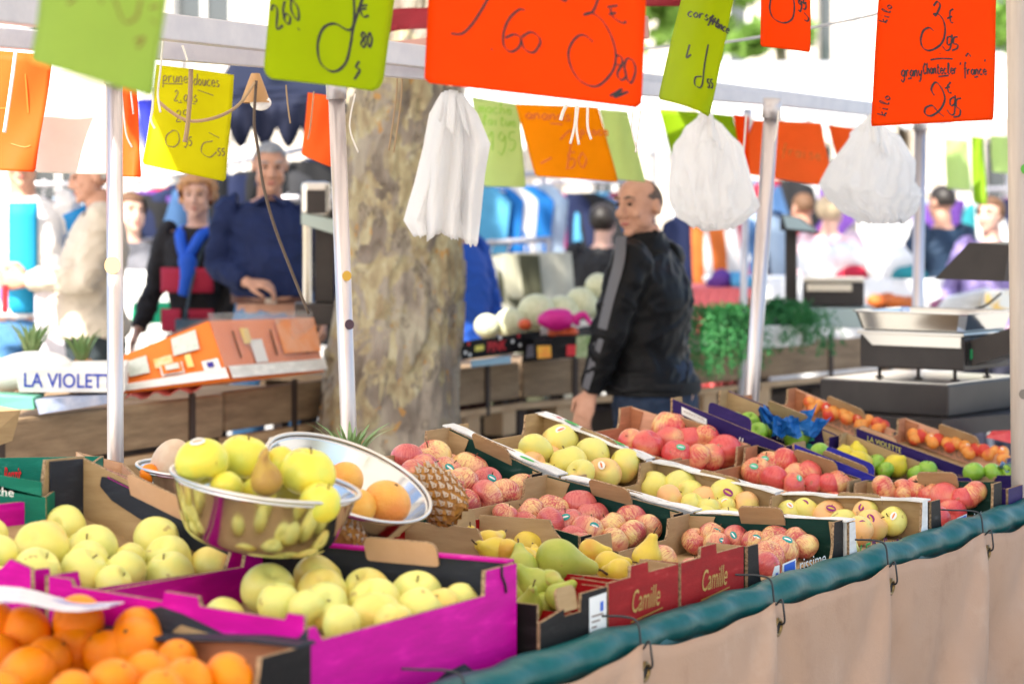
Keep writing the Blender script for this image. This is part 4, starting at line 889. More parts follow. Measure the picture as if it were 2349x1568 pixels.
write(T6, z3([[(1720, 45), (1745, 15), (1765, 45), (1735, 110), (1722, 100), (1760, 105), (1795, 160), (1800, 240), (1770, 310), (1700, 350), (1650, 335), (1632, 280), (1650, 215), (1690, 195), (1720, 215)],
 [(1725, 660), (1705, 620), (1720, 580), (1745, 572), (1780, 620), (1795, 690), (1760, 760), (1700, 800), (1660, 785), (1665, 745), (1710, 730), (1745, 770), (1785, 805)]]), 3.6)
write(T6, z3([[(1858, 65), (1835, 85), (1840, 150), (1858, 160)], [(1815, 130), (1850, 115)], [(1845, 255), (1820, 260), (1820, 310), (1850, 295), (1850, 240), (1840, 330), (1810, 350), (1785, 320)], [(1890, 255), (1865, 262), (1862, 300), (1890, 310), (1885, 335), (1850, 350)], [(1700, 415), (1770, 405), (1855, 408)],
 [(1838, 568), (1815, 600), (1825, 640), (1842, 640)], [(1798, 610), (1832, 600)], [(1860, 670), (1832, 690), (1835, 730), (1862, 715), (1865, 660), (1858, 780), (1830, 790), (1810, 760)], [(1905, 680), (1875, 690), (1872, 735), (1897, 760), (1890, 800), (1850, 810)], [(1945, 390), (1962, 370), (1980, 392)], [(1545, 545), (1570, 540)], [(1755, 530), (1825, 522)], [(2000, 535), (2025, 530)], [(1765, 370), (1767, 374)]]), 3)
write(T6, word('grany', 2066, 176, 8.6, 14) + word('.', 2108, 172, 8, 12) + word('Chantecler', 2116, 170, 7.0, 13) + word('"f', 2200, 172, 8, 15) + word('rance', 2216, 172, 8.2, 12) + word('"', 2256, 160, 6, 12), 2.6)
write(T6, word('kilo', 2034, 54, 10, 10, -72) + word('kilo', 2030, 268, 11, 11, -76), 2.6)
gb = 'price cards hung along the rear beam'
B0 = card('orange card at the left edge under the beam', [(-60, 112), (120, 128), (85, 395), (-60, 388)], 6.3, ORNP, .02, gb)
write(B0, [[(60, 170), (66, 260)], [(0, 250), (20, 248)], [(30, 330), (60, 338), (75, 334)]], 3, OINK)
B1 = card('white sheet standing for a sunlit patch on the left orange card', [(42, 160), (262, 160), (262, 402), (82, 396)], 6.45, SUNP, .02, gb)  # white sheet added in place of a sun patch on the orange card
B1b = card('orange strip of card right of the first pole', [(272, 190), (312, 200), (327, 407), (280, 405)], 6.3, ORNP, .02, gb)
B2 = card('yellow card with faint writing beside the navy shirted man', [(358, 148), (536, 172), (521, 417), (327, 376)], 6.9, YELL, .03, gb, dY=(0, .1, 0, -.1))
write(B2, word('prunes', 372, 188, 11, 14, 3) + word('douces', 445, 196, 9, 14, 4) + [[(375, 192), (420, 194)], [(455, 208), (490, 220)], [(410, 236), (450, 240)]] + word('2.ans', 400, 232, 10, 15, 4) + word('25', 405, 280, 14, 16) + [[(400, 300), (384, 312), (384, 332), (402, 338), (414, 325), (410, 305), (400, 300)], [(480, 305), (505, 318)], [(490, 325), (470, 330), (466, 350), (485, 362), (500, 350)]] + word('95', 425, 335, 9, 12) + word('55', 502, 358, 8, 10), 2.4, FINK)
B3 = card('orange card between the couple and the tree', [(706, 212), (770, 222), (760, 384), (692, 355)], 7.6, ORNP, .015, gb)
B4 = card('pale green card right of the white bags', [(1082, 222), (1190, 240), (1206, 430), (1112, 428)], 9.0, PGRN, .02, gb)
write(B4, word('mache', 1098, 258, 14, 13, 4) + word('laitue', 1105, 285, 12, 12, 4) + word('195', 1120, 345, 20, 26), 3, GINK)
B5 = card('amber yellow card below the big orange card', [(1182, 238), (1372, 246), (1418, 418), (1228, 404)], 8.7, AMB, .02, gb)
write(B5, word('ananas', 1205, 272, 16, 12, 3) + word('1', 1270, 385, 60, 55, 8) + word('50', 1300, 385, 22, 22) + word('piece', 1330, 310, 12, 11) + [[(1240, 375), (1265, 362)], [(1262, 283), (1290, 286)]], 3.4, OINK)
B6 = card('pale green card left of the vendor head', [(1374, 250), (1440, 256), (1480, 418), (1416, 412)], 9.0, PGRN, .02, gb)
B7 = card('green card behind the middle white bag', [(1512, 250), (1682, 265), (1702, 370), (1560, 420)], 9.6, card_mat('grass_green_card', (.40, .60, .02)), .03, gb)
B8 = card('narrow orange card seen edge on by the leaning pole', [(1682, 262), (1718, 268), (1718, 390), (1704, 384)], 9.4, ORNG, .01, gb)
B9 = card('orange card behind the leaning steel pole', [(1728, 276), (1884, 282), (1912, 432), (1690, 396)], 9.5, ORNP, .03, gb, dY=(0, 0, .1, 0)); write(B9, word('fraise', 1790, 355, 14, 14, 8), 3, OINK)
B10 = card('orange card tucked beside the right white bag', [(1900, 286), (1996, 300), (1986, 380), (1925, 378)], 9.9, ORNP, .02, gb)
for i, (x, y, w_, h, l_) in enumerate(((2168, 318, 52, 120, 'pale green far card beside the pole behind the right card'), (2228, 312, 28, 160, 'long narrow green far card'), (2272, 310, 46, 90, 'pale green far card with a white gap'), (2318, 312, 60, 140, 'green far card at the right pole'))):
    card(l_, [(x, y), (x + w_, y + 4), (x + w_ + 6, y + h), (x + 4, y + h - 6)], 12.5 + .2 * i, card_mat('far_green_card', (.44, .66, .05)) if i % 2 else PGRN, .02, 'pale green cards in the distance')
# a cord the cards hang from, and loose strings
CORD = mat('jute_cord', (.38, .26, .15), .9); STRW = mat('white_string', (.78, .74, .68), .8)
def cord(name, label, pts, r, m, cat='string', grp=None):
    mb = MB(); mb.tube(spline(pts, 5), r, 6); return solo(mb, name, m, label, cat, grp)
cord('hanging_line', 'thin line above the near price cards', [P(-100, -172, 3.1), P(400, -160, 3.6), P(625, -162, 4.6), P(1240, -212, 4.66), P(1640, -95, 5.4), P(1800, -122, 5.6), P(2160, -122, 5.7), P(2420, -122, 5.8)], .002, CORD, 'line')
for i, (pts, Y, r, m, l_) in enumerate((
  ([(36, 116), (28, 180), (18, 250), (10, 304)], 6.1, .005, STRW, 'thick white string over the left orange card'),
  ([(438, 158), (436, 220), (430, 290), (424, 326)], 6.2, .006, CORD, 'thick jute string over the yellow card'),
  ([(374, 90), (368, 160), (362, 215), (368, 258)], 5.9, .0028, STRW, 'white string just left of the yellow card'),
  ([(352, 200), (350, 250), (346, 275), (355, 295)], 5.9, .0028, STRW, 'short curled white string under the soft green card'),
  ([(418, 104), (424, 120), (430, 140)], 5.7, .0025, STRW, 'short white string on the beam above the yellow card'),
  ([(278, 205), (284, 265), (290, 310), (303, 338)], 6.1, .0024, STRW, 'thin white string right of the first pole'),
  ([(300, 210), (306, 262)], 6.1, .0024, STRW, 'short white string near the orange strip'),
  ([(656, 195), (660, 240), (666, 283)], 6.4, .0022, CORD, 'brown string left of the second pole'),
  ([(720, 210), (712, 290), (706, 320)], 7.2, .0022, CORD, 'brown string over the small orange card'),
  ([(815, 215), (802, 290), (822, 350)], 6.6, .0022, STRW, 'pale string right of the second pole'),
  ([(912, 160), (908, 230), (892, 345)], 7.0, .0024, CORD, 'left jute string before the tree trunk'),
  ([(922, 162), (920, 230), (903, 350)], 7.0, .0024, CORD, 'right jute string before the tree trunk'),
  ([(1300, 240), (1292, 256), (1286, 276)], 5.5, .004, STRW, 'stubby white string under the big orange card'),
  ([(1322, 244), (1318, 290), (1308, 330)], 5.5, .003, STRW, 'pinkish string over the amber card, left one'),
  ([(1326, 244), (1322, 290), (1328, 332)], 5.5, .003, STRW, 'pinkish string over the amber card, middle one'),
  ([(1348, 246), (1348, 290), (1356, 320)], 5.5, .003, STRW, 'pinkish string over the amber card, right one'),
  ([(1452, 252), (1450, 300), (1462, 345)], 6.2, .0024, STRW, 'grey string left of the narrow green card'),
  ([(1470, 252), (1464, 300), (1458, 350)], 6.2, .0024, STRW, 'grey string beside the pale green card'),
  ([(1786, 255), (1782, 300), (1776, 325)], 7.6, .003, STRW, 'white string hooked beside the leaning pole'),
  ([(1712, 262), (1706, 340), (1698, 392)], 8.0, .003, STRW, 'string left of the leaning pole'))):
    cord('loose_string', l_, [P(x, y, Y) for x, y in pts], r, m, grp='loose strings hanging from the frame')
cord('electric_cable', 'sagging cable across the yellow card', [P(362, 232, 6.5), P(400, 262, 6.5), P(440, 278, 6.5), P(500, 268, 6.5), P(548, 240, 6.6), P(584, 190, 6.7)], .0045, CORD, 'cable')
cord('electric_cable', 'long dark cable hanging in front of the navy shirted man', [P(588, 185, 6.7), P(583, 280, 6.7), P(592, 345, 6.7), P(605, 430, 6.7), P(630, 520, 6.7), P(668, 620, 6.7), P(708, 720, 6.7)], .0042, mat('brown_cable', (.10, .07, .05), .6), 'cable')
lp = thing('hanging_lamp', 'bare bulb hanging in a tan cone beside the yellow card', 'lamp', P(592, 250, 6.75))
c = P(586, 185, 6.75)
MB().lathe([(.012, .02), (.020, 0), (.040, -.055), (.044, -.062)], 16, c).build('cone_shade', mat('tan_plastic', (.45, .25, .10), .5), lp)
MB().ball(P(598, 236, 6.75), (.030, .030, .022), 14, 10).build('bulb', mat('bulb_glass', (.92, .92, .90), .15), lp)
# ---------------------------------------------------------------- white carrier bags
BAG = mat('white_plastic_bag', (.97, .97, .97), .36, (.94, .94, .95), 8, trans=.62, bump=.35, bscale=9, spec=.5)
def bag(label, rows, Y, dep, seed, sheets=None, closed=True):
    """rows: (y, x0, x1) outline; a crumpled sack, or a bunch of separate limp bags when sheets is given"""
    rnd = random.Random(seed); o = thing('plastic_bag', label, 'plastic bag', P((rows[-1][1] + rows[-1][2]) / 2, rows[-1][0], Y), 'white carrier bags hanging from the frame')
    def sack(rows, Y, dep, sd, closed):
        fr = 1. if closed else .55
        n = 120; off = V(sd * 3.1, sd * 1.7, 0); RR = []
        for i in range(len(rows) - 1):
            for j in range(7): RR.append(tuple(lerp(rows[i][q], rows[i + 1][q], j / 7) for q in range(3)))
        RR.append(rows[-1]); mb = MB(); vs = []; N_ = len(RR)
        for i, (y, x0, x1) in enumerate(RR):
            c = P((x0 + x1) / 2, y, Y); hw = (x1 - x0) / 2 / F * Y; t = i / (N_ - 1)
            for j in range(n):
                a = 2 * math.pi * j / n; d = V(math.cos(a), math.sin(a), 0)
                q = V(d.x * 2.2 * fr, d.y * 2.2 * fr, t * 3.4 + d.x * 1.2) + off; ridge = 1 - abs(noise.noise(q * 1.3)) * 2; r2 = 1 - abs(noise.noise(V(d.x * 5 * fr + t * 2, d.y * 5 * fr, t * 5 * fr) + off)) * 2
                m_ = 1 + .24 * (ridge - .6) + .10 * (r2 - .5) * (1.2 - .4 * t) + .03 * noise.noise(q * 3)
                zz = .012 * noise.noise(V(d.x * 3, d.y * 3, sd)) * (1 if 0 < i else 0) * (2 if i == N_ - 1 else 1)
                vs.append(c + V(hw * d.x * min(m_, 1.05), dep * (.35 + .65 * math.sin(min(1, t * 1.4) * math.pi / 2)) * d.y * m_, zz))
        fs = [(i * n + j, i * n + (j + 1) % n, (i + 1) * n + (j + 1) % n, (i + 1) * n + j) for i in range(N_ - 1) for j in range(n)]
        if closed: fs.append(tuple((N_ - 1) * n + j for j in range(n)))
        mb.add(vs, fs, 0, True); return mb
    if sheets:
        for k, (rw, dy) in enumerate(sheets):      # limp empty bags: broad soft folds, notched lower edge
            rows_ = []
            for i in range(len(rw) - 1):
                for j in range(5): rows_.append(tuple(lerp(rw[i][q], rw[i + 1][q], j / 5) for q in range(3)))
            rows_.append(rw[-1]); N_ = len(rows_) - 1
            def sh_(u, v):
                y, x0, x1 = rows_[int(round(v * N_))]; x = lerp(x0, x1, u); y += (9 * math.sin(u * 5.5 + k * 2) + 7 * noise.noise(V(u * 6, k * 3.1, 0)) + 5 * noise.noise(V(u * 17, k * 2.3, 1))) * max(0, v - .75) * 4
                dy2 = -(.022 + .03 * v) * math.sin(math.pi * u) + (.006 + .022 * v) * math.sin(u * (7.5 + k) + k * 1.9 + 1.6 * v) + .012 * noise.noise(V(u * 3 + k, v * 4, seed)) + .006 * noise.noise(V(u * 9 + v * 5, v * 9, seed + k))
                return P(x, y, Y + dy + dy2)
            mb = MB(); mb.grid(sh_, 40, N_, 0, True, th=.0012); mb.build('bag_body', BAG, o)
            # one handle strap folded over and pointing down the bag
            y0, xa, xb = rw[0]; y1, xc, xd = rw[1]; m0 = lerp(xa, xb, .5); mb = MB(); q4 = [P(m0 - 6, y0 - 2, Y + dy - .03), P(m0 + 10, y0, Y + dy - .03), P(lerp(xc, xd, .72), y1 + 34 + 12 * k, Y + dy - .06), P(lerp(xc, xd, .40), y1 + 12 + 8 * k, Y + dy - .055)]
            mb.grid(lambda u, v: lerp(lerp(q4[0], q4[1], u), lerp(q4[3], q4[2], u), v) + V(0, -.012 * math.sin(u * 5) * v - .012 * math.sin(v * 3.1), 0), 8, 10, 0, True, th=.0012); mb.build('handle_loop', BAG, o)
    else: sack(rows, Y, dep, seed, closed).build('bag_body', BAG, o)
    y, x0, x1 = rows[0]
    for q in range(0 if sheets else 2):
        xm = lerp(x0, x1, .1 + .4 * q); mb = MB(); a = P(xm - 12, y + 16, Y - .03); b = P(xm + 22, y + 44 + 22 * q, Y - dep * .9); t = P(lerp(x0, x1, .5), y - 22, Y)
        sp = spline([a, t, b], 6)
        mb.grid(lambda u, v: sp[int(round(u * 12))] + V(.026 * v, -.012 * v, -.018 * v + .01 * math.sin(v * 3)), 12, 2, 0, True, th=.001); mb.build('handle_loop', BAG, o)
    return o, Y
bag('bunch of white carrier bags hanging before the tree trunk', [(208, 1005, 1060), (540, 945, 1100)], 7.2, .085, 3,
    [([(212, 1012, 1040), (260, 985, 1030), (330, 972, 1032), (420, 950, 1020), (505, 926, 1000), (535, 945, 1006)], -.02), ([(208, 1020, 1050), (270, 1000, 1060), (360, 985, 1062), (460, 975, 1056), (545, 980, 1050)], -.06),
     ([(214, 1036, 1060), (262, 1040, 1096), (330, 1050, 1124), (400, 1048, 1112), (480, 1046, 1104), (556, 1050, 1096)], -.03), ([(220, 1025, 1050), (300, 1010, 1085), (380, 1005, 1090), (500, 1020, 1084)], .03)])
bag('white carrier bag of goods hanging behind the vendor head', [(272, 1598, 1632), (290, 1576, 1660), (335, 1548, 1700), (420, 1538, 1722), (470, 1540, 1738), (500, 1556, 1718), (522, 1592, 1680)], 8.0, .11, 5.3)
bag('bulging white carrier bag under the right orange card', [(284, 1972, 2022), (315, 1948, 2062), (370, 1912, 2094), (425, 1884, 2108), (455, 1902, 2110), (485, 1934, 2100), (508, 1972, 2080)], 8.6, .13, 8.9)
# ================================================================== bowls of fruit, pineapples, scales
CHR = mat('polished_steel', (.64, .63, .61), .13, metal=1., bump=.03, bscale=6); CHR2 = mat('brushed_steel', (.66, .64, .61), .28, metal=1.)
def axes_tilt(roll, tip):
    """basis of a dish leaning right by roll and towards the viewer by tip (degrees)"""
    r, t = math.radians(roll), math.radians(tip)
    X = V(math.cos(r), 0, -math.sin(r)); u = V(math.sin(r), 0, math.cos(r)); Z = (u * math.cos(t) + V(0, -1, 0) * math.sin(t)).normalized(); return X, Z.cross(X).normalized(), Z
def bowl(label, x, y, Y, R_, hgt, base, ax):
    c = P(x, y, Y); o = thing('steel_bowl', label, 'bowl', c - ax[2] * hgt, 'steel bowls of fruit')
    pr = [V(.002, -hgt, 0), V(base * .7, -hgt * .99, 0), V(base, -hgt * .94, 0), V(base + (R_ - base) * .36, -hgt * .80, 0), V(base + (R_ - base) * .66, -hgt * .48, 0), V(R_ * .985, -.006, 0)]
    out = [(p.x, p.y) for p in spline(pr, 6)]; inn = [(max(.001, r - .0025), z + .0025) for r, z in reversed(out)]
    MB().lathe(out + inn, 64, c, 0, ax).build('bowl_body', CHR, o)
    mb = MB(); vs = []; n = 64
    for i in range(n):
        a = 2 * math.pi * i / n; d = ax[0] * math.cos(a) + ax[1] * math.sin(a)
        for j in range(8):
            b = 2 * math.pi * j / 8; vs.append(c + d * (R_ + .0045 * math.cos(b)) + ax[2] * (.0045 * math.sin(b)))
    mb.add(vs, [(i * 8 + j, ((i + 1) % n) * 8 + j, ((i + 1) % n) * 8 + (j + 1) % 8, i * 8 + (j + 1) % 8) for i in range(n) for j in range(8)], 0, True); mb.build('rolled_rim', CHR2, o)
    return o
def named(o, label, cat, group=None): return tag(o, label, cat, group)
bowl('steel bowl piled with yellow apples standing between the magenta crates', 610, 1104, 4.68, .183, .128, .122, axes_tilt(8.5, 3))
gB = 'apples piled in the front steel bowl'
for x, y, d, Y, l_, rt, st in ((463, 1056, 117, 4.62, 'big yellow apple at the left of the front bowl, white sticker on top', (-.45, -.1, .3), 'white'), (560, 1046, 118, 4.72, 'yellow apple standing second in the front bowl, hollow upward', (.25, .1, 1.), None),
   (648, 1062, 84, 4.76, 'yellow apple at the back of the front bowl', (.6, .5, 1.), None), (706, 1080, 124, 4.64, 'big yellow apple with brown bruise on the right of the bowl', (.18, .1, .5), None),
   (735, 1150, 100, 4.58, 'pale apple low at the right inside the front bowl', (.5, .2, 1.), None), (520, 1118, 80, 4.60, 'pale apple wedged low under the big left apple', (.2, .7, 2.), None), (590, 1135, 90, 4.66, 'yellow apple deep in the bowl under the brown pear', (.3, .9, 2.), None)):
    sd = (-.1, -.55, .8) if st else None
    named(fruit('yellow', x, y, d, None, Y=Y, rot=rt, stick=st, sdir=sd), l_, 'apple', gB)
named(fruit('russet', 608, 1098, 78, None, Y=4.56, rot=(.35, -.55, .2), stalk=False), 'brown russet pear bent over the rim among yellow apples', 'pear')
bowl('tipped steel bowl holding grapefruits behind the apple bowl', 800, 1094, 5.05, .182, .105, .10, axes_tilt(22, 15))
for x, y, d, Y, l_ in ((888, 1152, 106, 5.02, 'large pale orange grapefruit at the right in the tipped bowl'), (822, 1162, 84, 4.97, 'grapefruit half hidden by the rim of the apple bowl'), (792, 1100, 82, 5.1, 'grapefruit at the back left of the tipped bowl'), (745, 1140, 80, 5.05, 'grapefruit hidden between the two steel bowls')):
    named(fruit('grapefruit', x, y, d, None, Y=Y), l_, 'grapefruit', 'grapefruits in the tipped steel bowl')
bowl('small steel bowl at the left holding a mango', 408, 1072, 5.35, .090, .06, .05, axes_tilt(6, 4))
mb = MB(); mb.ball(V(0, 0, 0), (.046, .044, .062), 18, 14)
mg = solo(mb, 'mango', mat('mango_skin', (.66, .52, .36), .5, (.60, .40, .26), 25), 'pale freckled mango standing in the small steel bowl', 'mango', None, V(0, 0, 0)); mg.location = P(392, 1068, 5.33); mg.rotation_euler = (.1, .35, 0)
mg2 = fruit('orange', 344, 1086, 46, None, Y=5.3); named(mg2, 'orange fruit at the left rim of the small bowl', 'orange')
# pineapples: a body of spiralling eyes, and a leaf crown
PIN = mat('pineapple_rind', (.50, .22, .03), .7, (.30, .14, .05), 60, bump=.3, bscale=120); PINT = mat('dry_pineapple_tip', (.52, .42, .32), .9); LEAF = mat('pineapple_leaf', (.16, .30, .10), .5, (.26, .36, .16), 14, trans=.15)
def pineapple(label, c, axd, r, h, crown=True, body=True, seed=1):
    rnd = random.Random(seed); Z = axd.normalized(); X = Z.orthogonal().normalized(); Y_ = Z.cross(X); o = thing('pineapple', label, 'pineapple', c, 'pineapples'); o_ = o
    if body:
        mb = MB(); mb.lathe([(max(.004, r * .93 * math.sin(math.pi * i / 14) ** .6), -h / 2 * math.cos(math.pi * i / 14)) for i in range(15)], 24, c, 0, (X, Y_, Z))
        tp = MB(); N_ = 130
        for i in range(N_):
            t = (i + .5) / N_; z = h * (t - .5) * .96; rr = r * .93 * max(.05, math.sin(math.acos(max(-1, min(1, -2 * z / h))))) ** .6; a = i * 2.39996
            d = X * math.cos(a) + Y_ * math.sin(a); p = c + d * rr + Z * z; s = .0125 * (r / .05); tt = Z.cross(d)
            mb.add([p + Z * s * 1.05, p + tt * s * 1.1, p - Z * s, p - tt * s * 1.1, p + d * s * .75], [(0, 4, 1), (1, 4, 2), (2, 4, 3), (3, 4, 0)], 0, False)
            q = p + d * s * .55; tp.add([q + tt * s * .5 - Z * s * .15, q - tt * s * .5 - Z * s * .15, q + Z * s * (.7 + .5 * rnd.random()) + d * s * .45], [(0, 1, 2)])
            tp.add([q + tt * s * .55, q - tt * s * .55, q - Z * s * .5 + d * s * .25], [(0, 2, 1)])
        mb.build('rind', PIN, o); tp.build('dry_tips', PINT, o)
    if crown:
        mb = MB(); b = c + Z * h * .48
        for i in range(34):
            a = i * 2.4; k = i / 34; d = X * math.cos(a) + Y_ * math.sin(a); L_ = r * (2.6 - 1.2 * k); out = .95 - .75 * k
            pts = [b + d * r * .25 * (1 - k), b + d * L_ * out * .5 + Z * L_ * .55, b + d * L_ * out * (.85 + .2 * rnd.random()) + Z * L_ * (1.05 - .3 * out)]
            sp = spline(pts, 4); tt = Z.cross(d) * r * .20; n_ = len(sp)
            mb.add([q + tt * (1 - j / (n_ - .5)) * sgn for j, q in enumerate(sp) for sgn in (1, -1)], [(2 * j, 2 * j + 1, 2 * j + 3, 2 * j + 2) for j in range(n_ - 1)], 0, True)
        mb.build('leaf_crown', LEAF, o)
    return o
pineapple('ripe pineapple lying between the tipped bowl and the green crate', P(1002, 1135, 5.25), V(-.65, .35, .6), .052, .13, False, seed=2)
pineapple('pineapple under the tipped bowl, only a corner showing', P(792, 1222, 4.95), V(.1, .8, .3), .045, .10, False, seed=3)
pineapple('pineapple behind the tipped bowl showing its leaf tips', P(800, 1128, 5.6), V(.05, 0, 1), .05, .12, seed=5)
pineapple('left pineapple crown behind the blue lettered white box', P(70, 862, 8.6), V(.0, .1, 1), .062, .15, seed=7)
pineapple('right pineapple crown behind the blue lettered white box', P(192, 872, 8.7), V(-.1, .1, 1), .055, .14, seed=9)
# green crates at far left
Bz = crate('green lettuce crate at the left behind the magenta crate', [P(-120, 1085, 5.0), P(105, 1140, 5.0), P(238, 1045, 5.55), P(-60, 1050, 5.8)], .16, GN, KR, inss={'b': GN, 'r': GN}, floor=.12, tray=mat('grey_liner', (.45, .43, .50), .5), group='green crates')
A_, B_ = P(10, 1098, 5.60), P(52, 1092, 5.60); mb = MB()
FLz, FRz, BRz, Bkz = Bz.rim; nn = (FLz - Bkz); nn = UP.cross(BRz - Bkz).normalized(); nn = nn if nn.y < 0 else -nn
A_, B_ = lerp(Bkz, BRz, .26) + nn * .008, lerp(Bkz, BRz, .40) + nn * .008
text4(mb, 'Benzit', A_ - UP * .058, B_ - UP * .058, A_ - UP * .022, .002, 0, .3, .02); mb.build('lettering', mat('scarlet_ink', (.65, .02, .03), .5), Bz.o)
mb = MB(); A_, B_ = P(-45, 1128, 5.02), P(30, 1136, 5.02); text4(mb, 'blanche', P(-60, 1131, 4.97), P(32, 1139, 4.97), P(-60, 1111, 4.97), .002); mb.build('lettering', WTX, Bz.o)
mb = MB(); mb.hexa([P(x, y, Y) for x, y, Y in ((-20, 1120, 5.0), (95, 1140, 5.0), (97, 1140, 5.02), (-20, 1120, 5.02), (-20, 1085, 5.0), (95, 1105, 5.0), (97, 1105, 5.02), (-20, 1085, 5.02))]); mb.build('front_label', GN, Bz.o)
crate('plain kraft carton edge behind the green crate at left', [P(240, 1075, 5.55), P(330, 1105, 5.5), P(285, 1062, 5.85), P(175, 1035, 5.85)], .12, KRL, KRL, floor=.1, group='kraft cartons')
# ---------------------------------------------------------------- weighing scales
BLKP = mat('black_plastic', (.028, .022, .021), .42, (.040, .032, .030), 9, bump=.05, bscale=200); SCR = mat('grey_screen', (.10, .16, .15), .2)
GRYP = mat('pale_grey_plastic', (.42, .50, .47), .5)
def scale_(label, c, ang, s, parts):
    a = math.radians(ang); X = V(math.cos(a), math.sin(a), 0); Y_ = V(-math.sin(a), math.cos(a), 0); ax = (X, Y_, UP)
    o = thing('weighing_scale', label, 'scale', c, 'weighing scales'); q = lambda x, y, z: c + X * x * s + Y_ * y * s + UP * z * s
    parts(o, q, ax, s); return o
def big(o, q, ax, s):
    MB().box(q(.23, .25, .05), (.46 * s, .50 * s, .10 * s), ax, 0, .008).build('base', BLKP, o)
    MB().box(q(.23, .25, .102), (.44 * s, .48 * s, .004 * s), ax).build('base_plate', CHR2, o)
    for x, y in ((.14, .14), (.28, .14), (.41, .14), (.41, .36)):
        mb = MB(); mb.tube([q(x, y, .100), q(x, y, .142)], .006 * s, 8); mb.tube([q(x, y, .094), q(x, y, .108)], .014 * s, 8); mb.build('foot', BLKP, o)
    MB().box(q(.275, .26, .19), (.37 * s, .32 * s, .105 * s), ax, 0, .008).build('housing', BLKP, o)
    mb = MB(); mb.hexa([q(*p) for p in ((.14, .092, .21), (.455, .092, .21), (.455, .099, .21), (.14, .099, .21), (.10, .092, .247), (.455, .092, .247), (.455, .099, .247), (.10, .099, .247))]); mb.build('cover_lip', CHR2, o)
    MB().box(q(.275, .26, .25), (.38 * s, .34 * s, .012 * s), ax, 0, .004).build('load_plate', CHR2, o)
    mb = MB(); pr = [(-.20, -.17), (.20, -.17), (.20, .17), (-.20, .17)]
    def rr(k, z): return [q(.27 + x * k, .26 + y * k, z - .012) for x, y in ((-.20, -.15), (-.18, -.17), (.18, -.17), (.20, -.15), (.20, .15), (.18, .17), (-.18, .17), (-.20, .15))]
    L_ = [rr(.86, .266), rr(.92, .272), rr(1.0, .325), rr(1.04, .328), rr(1.04, .332), rr(.98, .328), rr(.9, .276), rr(.84, .271)]
    mb.add([p for r_ in L_ for p in r_], [(i * 8 + j, i * 8 + (j + 1) % 8, i * 8 + 8 + (j + 1) % 8, i * 8 + 8 + j) for i in range(7) for j in range(8)] + [tuple(range(7, -1, -1)), tuple(range(56, 64))], 0, False); mb.build('weighing_tray', CHR, o)
    MB().box(q(.462, .15, .19), (.008 * s, .06 * s, .07 * s), ax).build('switch_panel', BLKI, o); 
    MB().box(q(.467, .14, .19), (.006 * s, .012 * s, .03 * s), ax).build('switch', mat('green_switch', (.02, .30, .10), .4), o)
    mb = MB(); mb.hexa([q(*p) for p in ((.455, .14, .15), (.66, .18, .22), (.66, .30, .22), (.455, .34, .15), (.455, .14, .23), (.66, .18, .30), (.66, .30, .30), (.455, .34, .23))]); mb.build('arm_bracket', BLKP, o)
    mb = MB(); mb.tube([q(.63, .24, .24), q(.63, .24, .72)], .022 * s, 20); mb.build('column', CHR, o)
    mb = MB(); mb.hexa([q(*p) for p in ((.36, .10, .425), (.60, .10, .422), (.60, .38, .422), (.36, .38, .425), (.48, .10, .54), (.62, .10, .535), (.62, .38, .535), (.48, .38, .54))]); mb.build('display_head', BLKP, o)
    mb = MB(); mb.add([q(*p) for p in ((.365, .12, .435), (.365, .36, .435), (.472, .36, .537), (.472, .12, .537))], [(0, 1, 2, 3)])
    for v in mb.v: v += -ax[0] * .004
    mb.build('screen', SCR, o)
c0 = P(1880, 903, 8.55); c0.z = .876
scale_('big black weighing scale with a steel tray beside the right pole', c0, -38, 1.10, big)
cord('power_cable', 'thin black cable curving behind the big scale', [P(2195, 742, 8.9), P(2230, 712, 8.9), P(2262, 700, 8.9), P(2297, 672, 8.9)], .004, BLKI, 'cable')
mb = MB(); mb.hexa([V(*p) for p in ((1.05, 8.5, .82), (1.45, 8.15, .82), (2.2, 8.8, .82), (1.5, 9.2, .82), (1.05, 8.5, .875), (1.45, 8.15, .875), (2.2, 8.8, .875), (1.5, 9.2, .875))])
ct = thing('scale_counter', 'dark counter under the big black scale', 'counter', V(1.6, 8.7, 0)); mb.build('counter_top', BLKP, ct)
for x, y in ((1.15, 8.5), (1.45, 8.3), (2.05, 8.8), (1.5, 9.05)): MB().box(V(x, y, .41), (.05, .05, .82)).build('leg', STEEL, ct)
def far_scale(o, q, ax, s):
    MB().box(q(.16, .15, .05), (.34 * s, .30 * s, .10 * s), ax, 0, .008).build('base', GRYP, o)
    MB().box(q(.14, .15, .165), (.30 * s, .28 * s, .11 * s), ax, 0, .008).build('housing', BLKP, o); MB().box(q(.12, -.002, .20), (.22 * s, .008 * s, .035 * s), ax).build('cover_lip', CHR2, o)
    MB().box(q(.14, .15, .235), (.30 * s, .28 * s, .02 * s), ax, 0, .004).build('weighing_tray', CHR2, o)
    MB().box(q(-.07, .15, .29), (.06 * s, .06 * s, .42 * s), ax, 0, .006).build('column', BLKP, o)
    mb = MB(); mb.hexa([q(*p) for p in ((-.12, .0, .48), (.08, .0, .46), (.08, .26, .46), (-.12, .26, .48), (-.12, .04, .56), (-.02, .04, .54), (-.02, .24, .54), (-.12, .24, .56))]); mb.build('display_head', BLKP, o)
    mb = MB(); mb.add([q(*p) for p in ((-.09, -.003, .49), (.06, -.003, .475), (-.03, .035, .54), (-.11, .035, .555))], [(0, 1, 2, 3)]); mb.build('screen', GRYP, o)
scale_('grey based scale with a black column by the herbs', P(1846, 752, 11.9), -8, 1.0, far_scale)
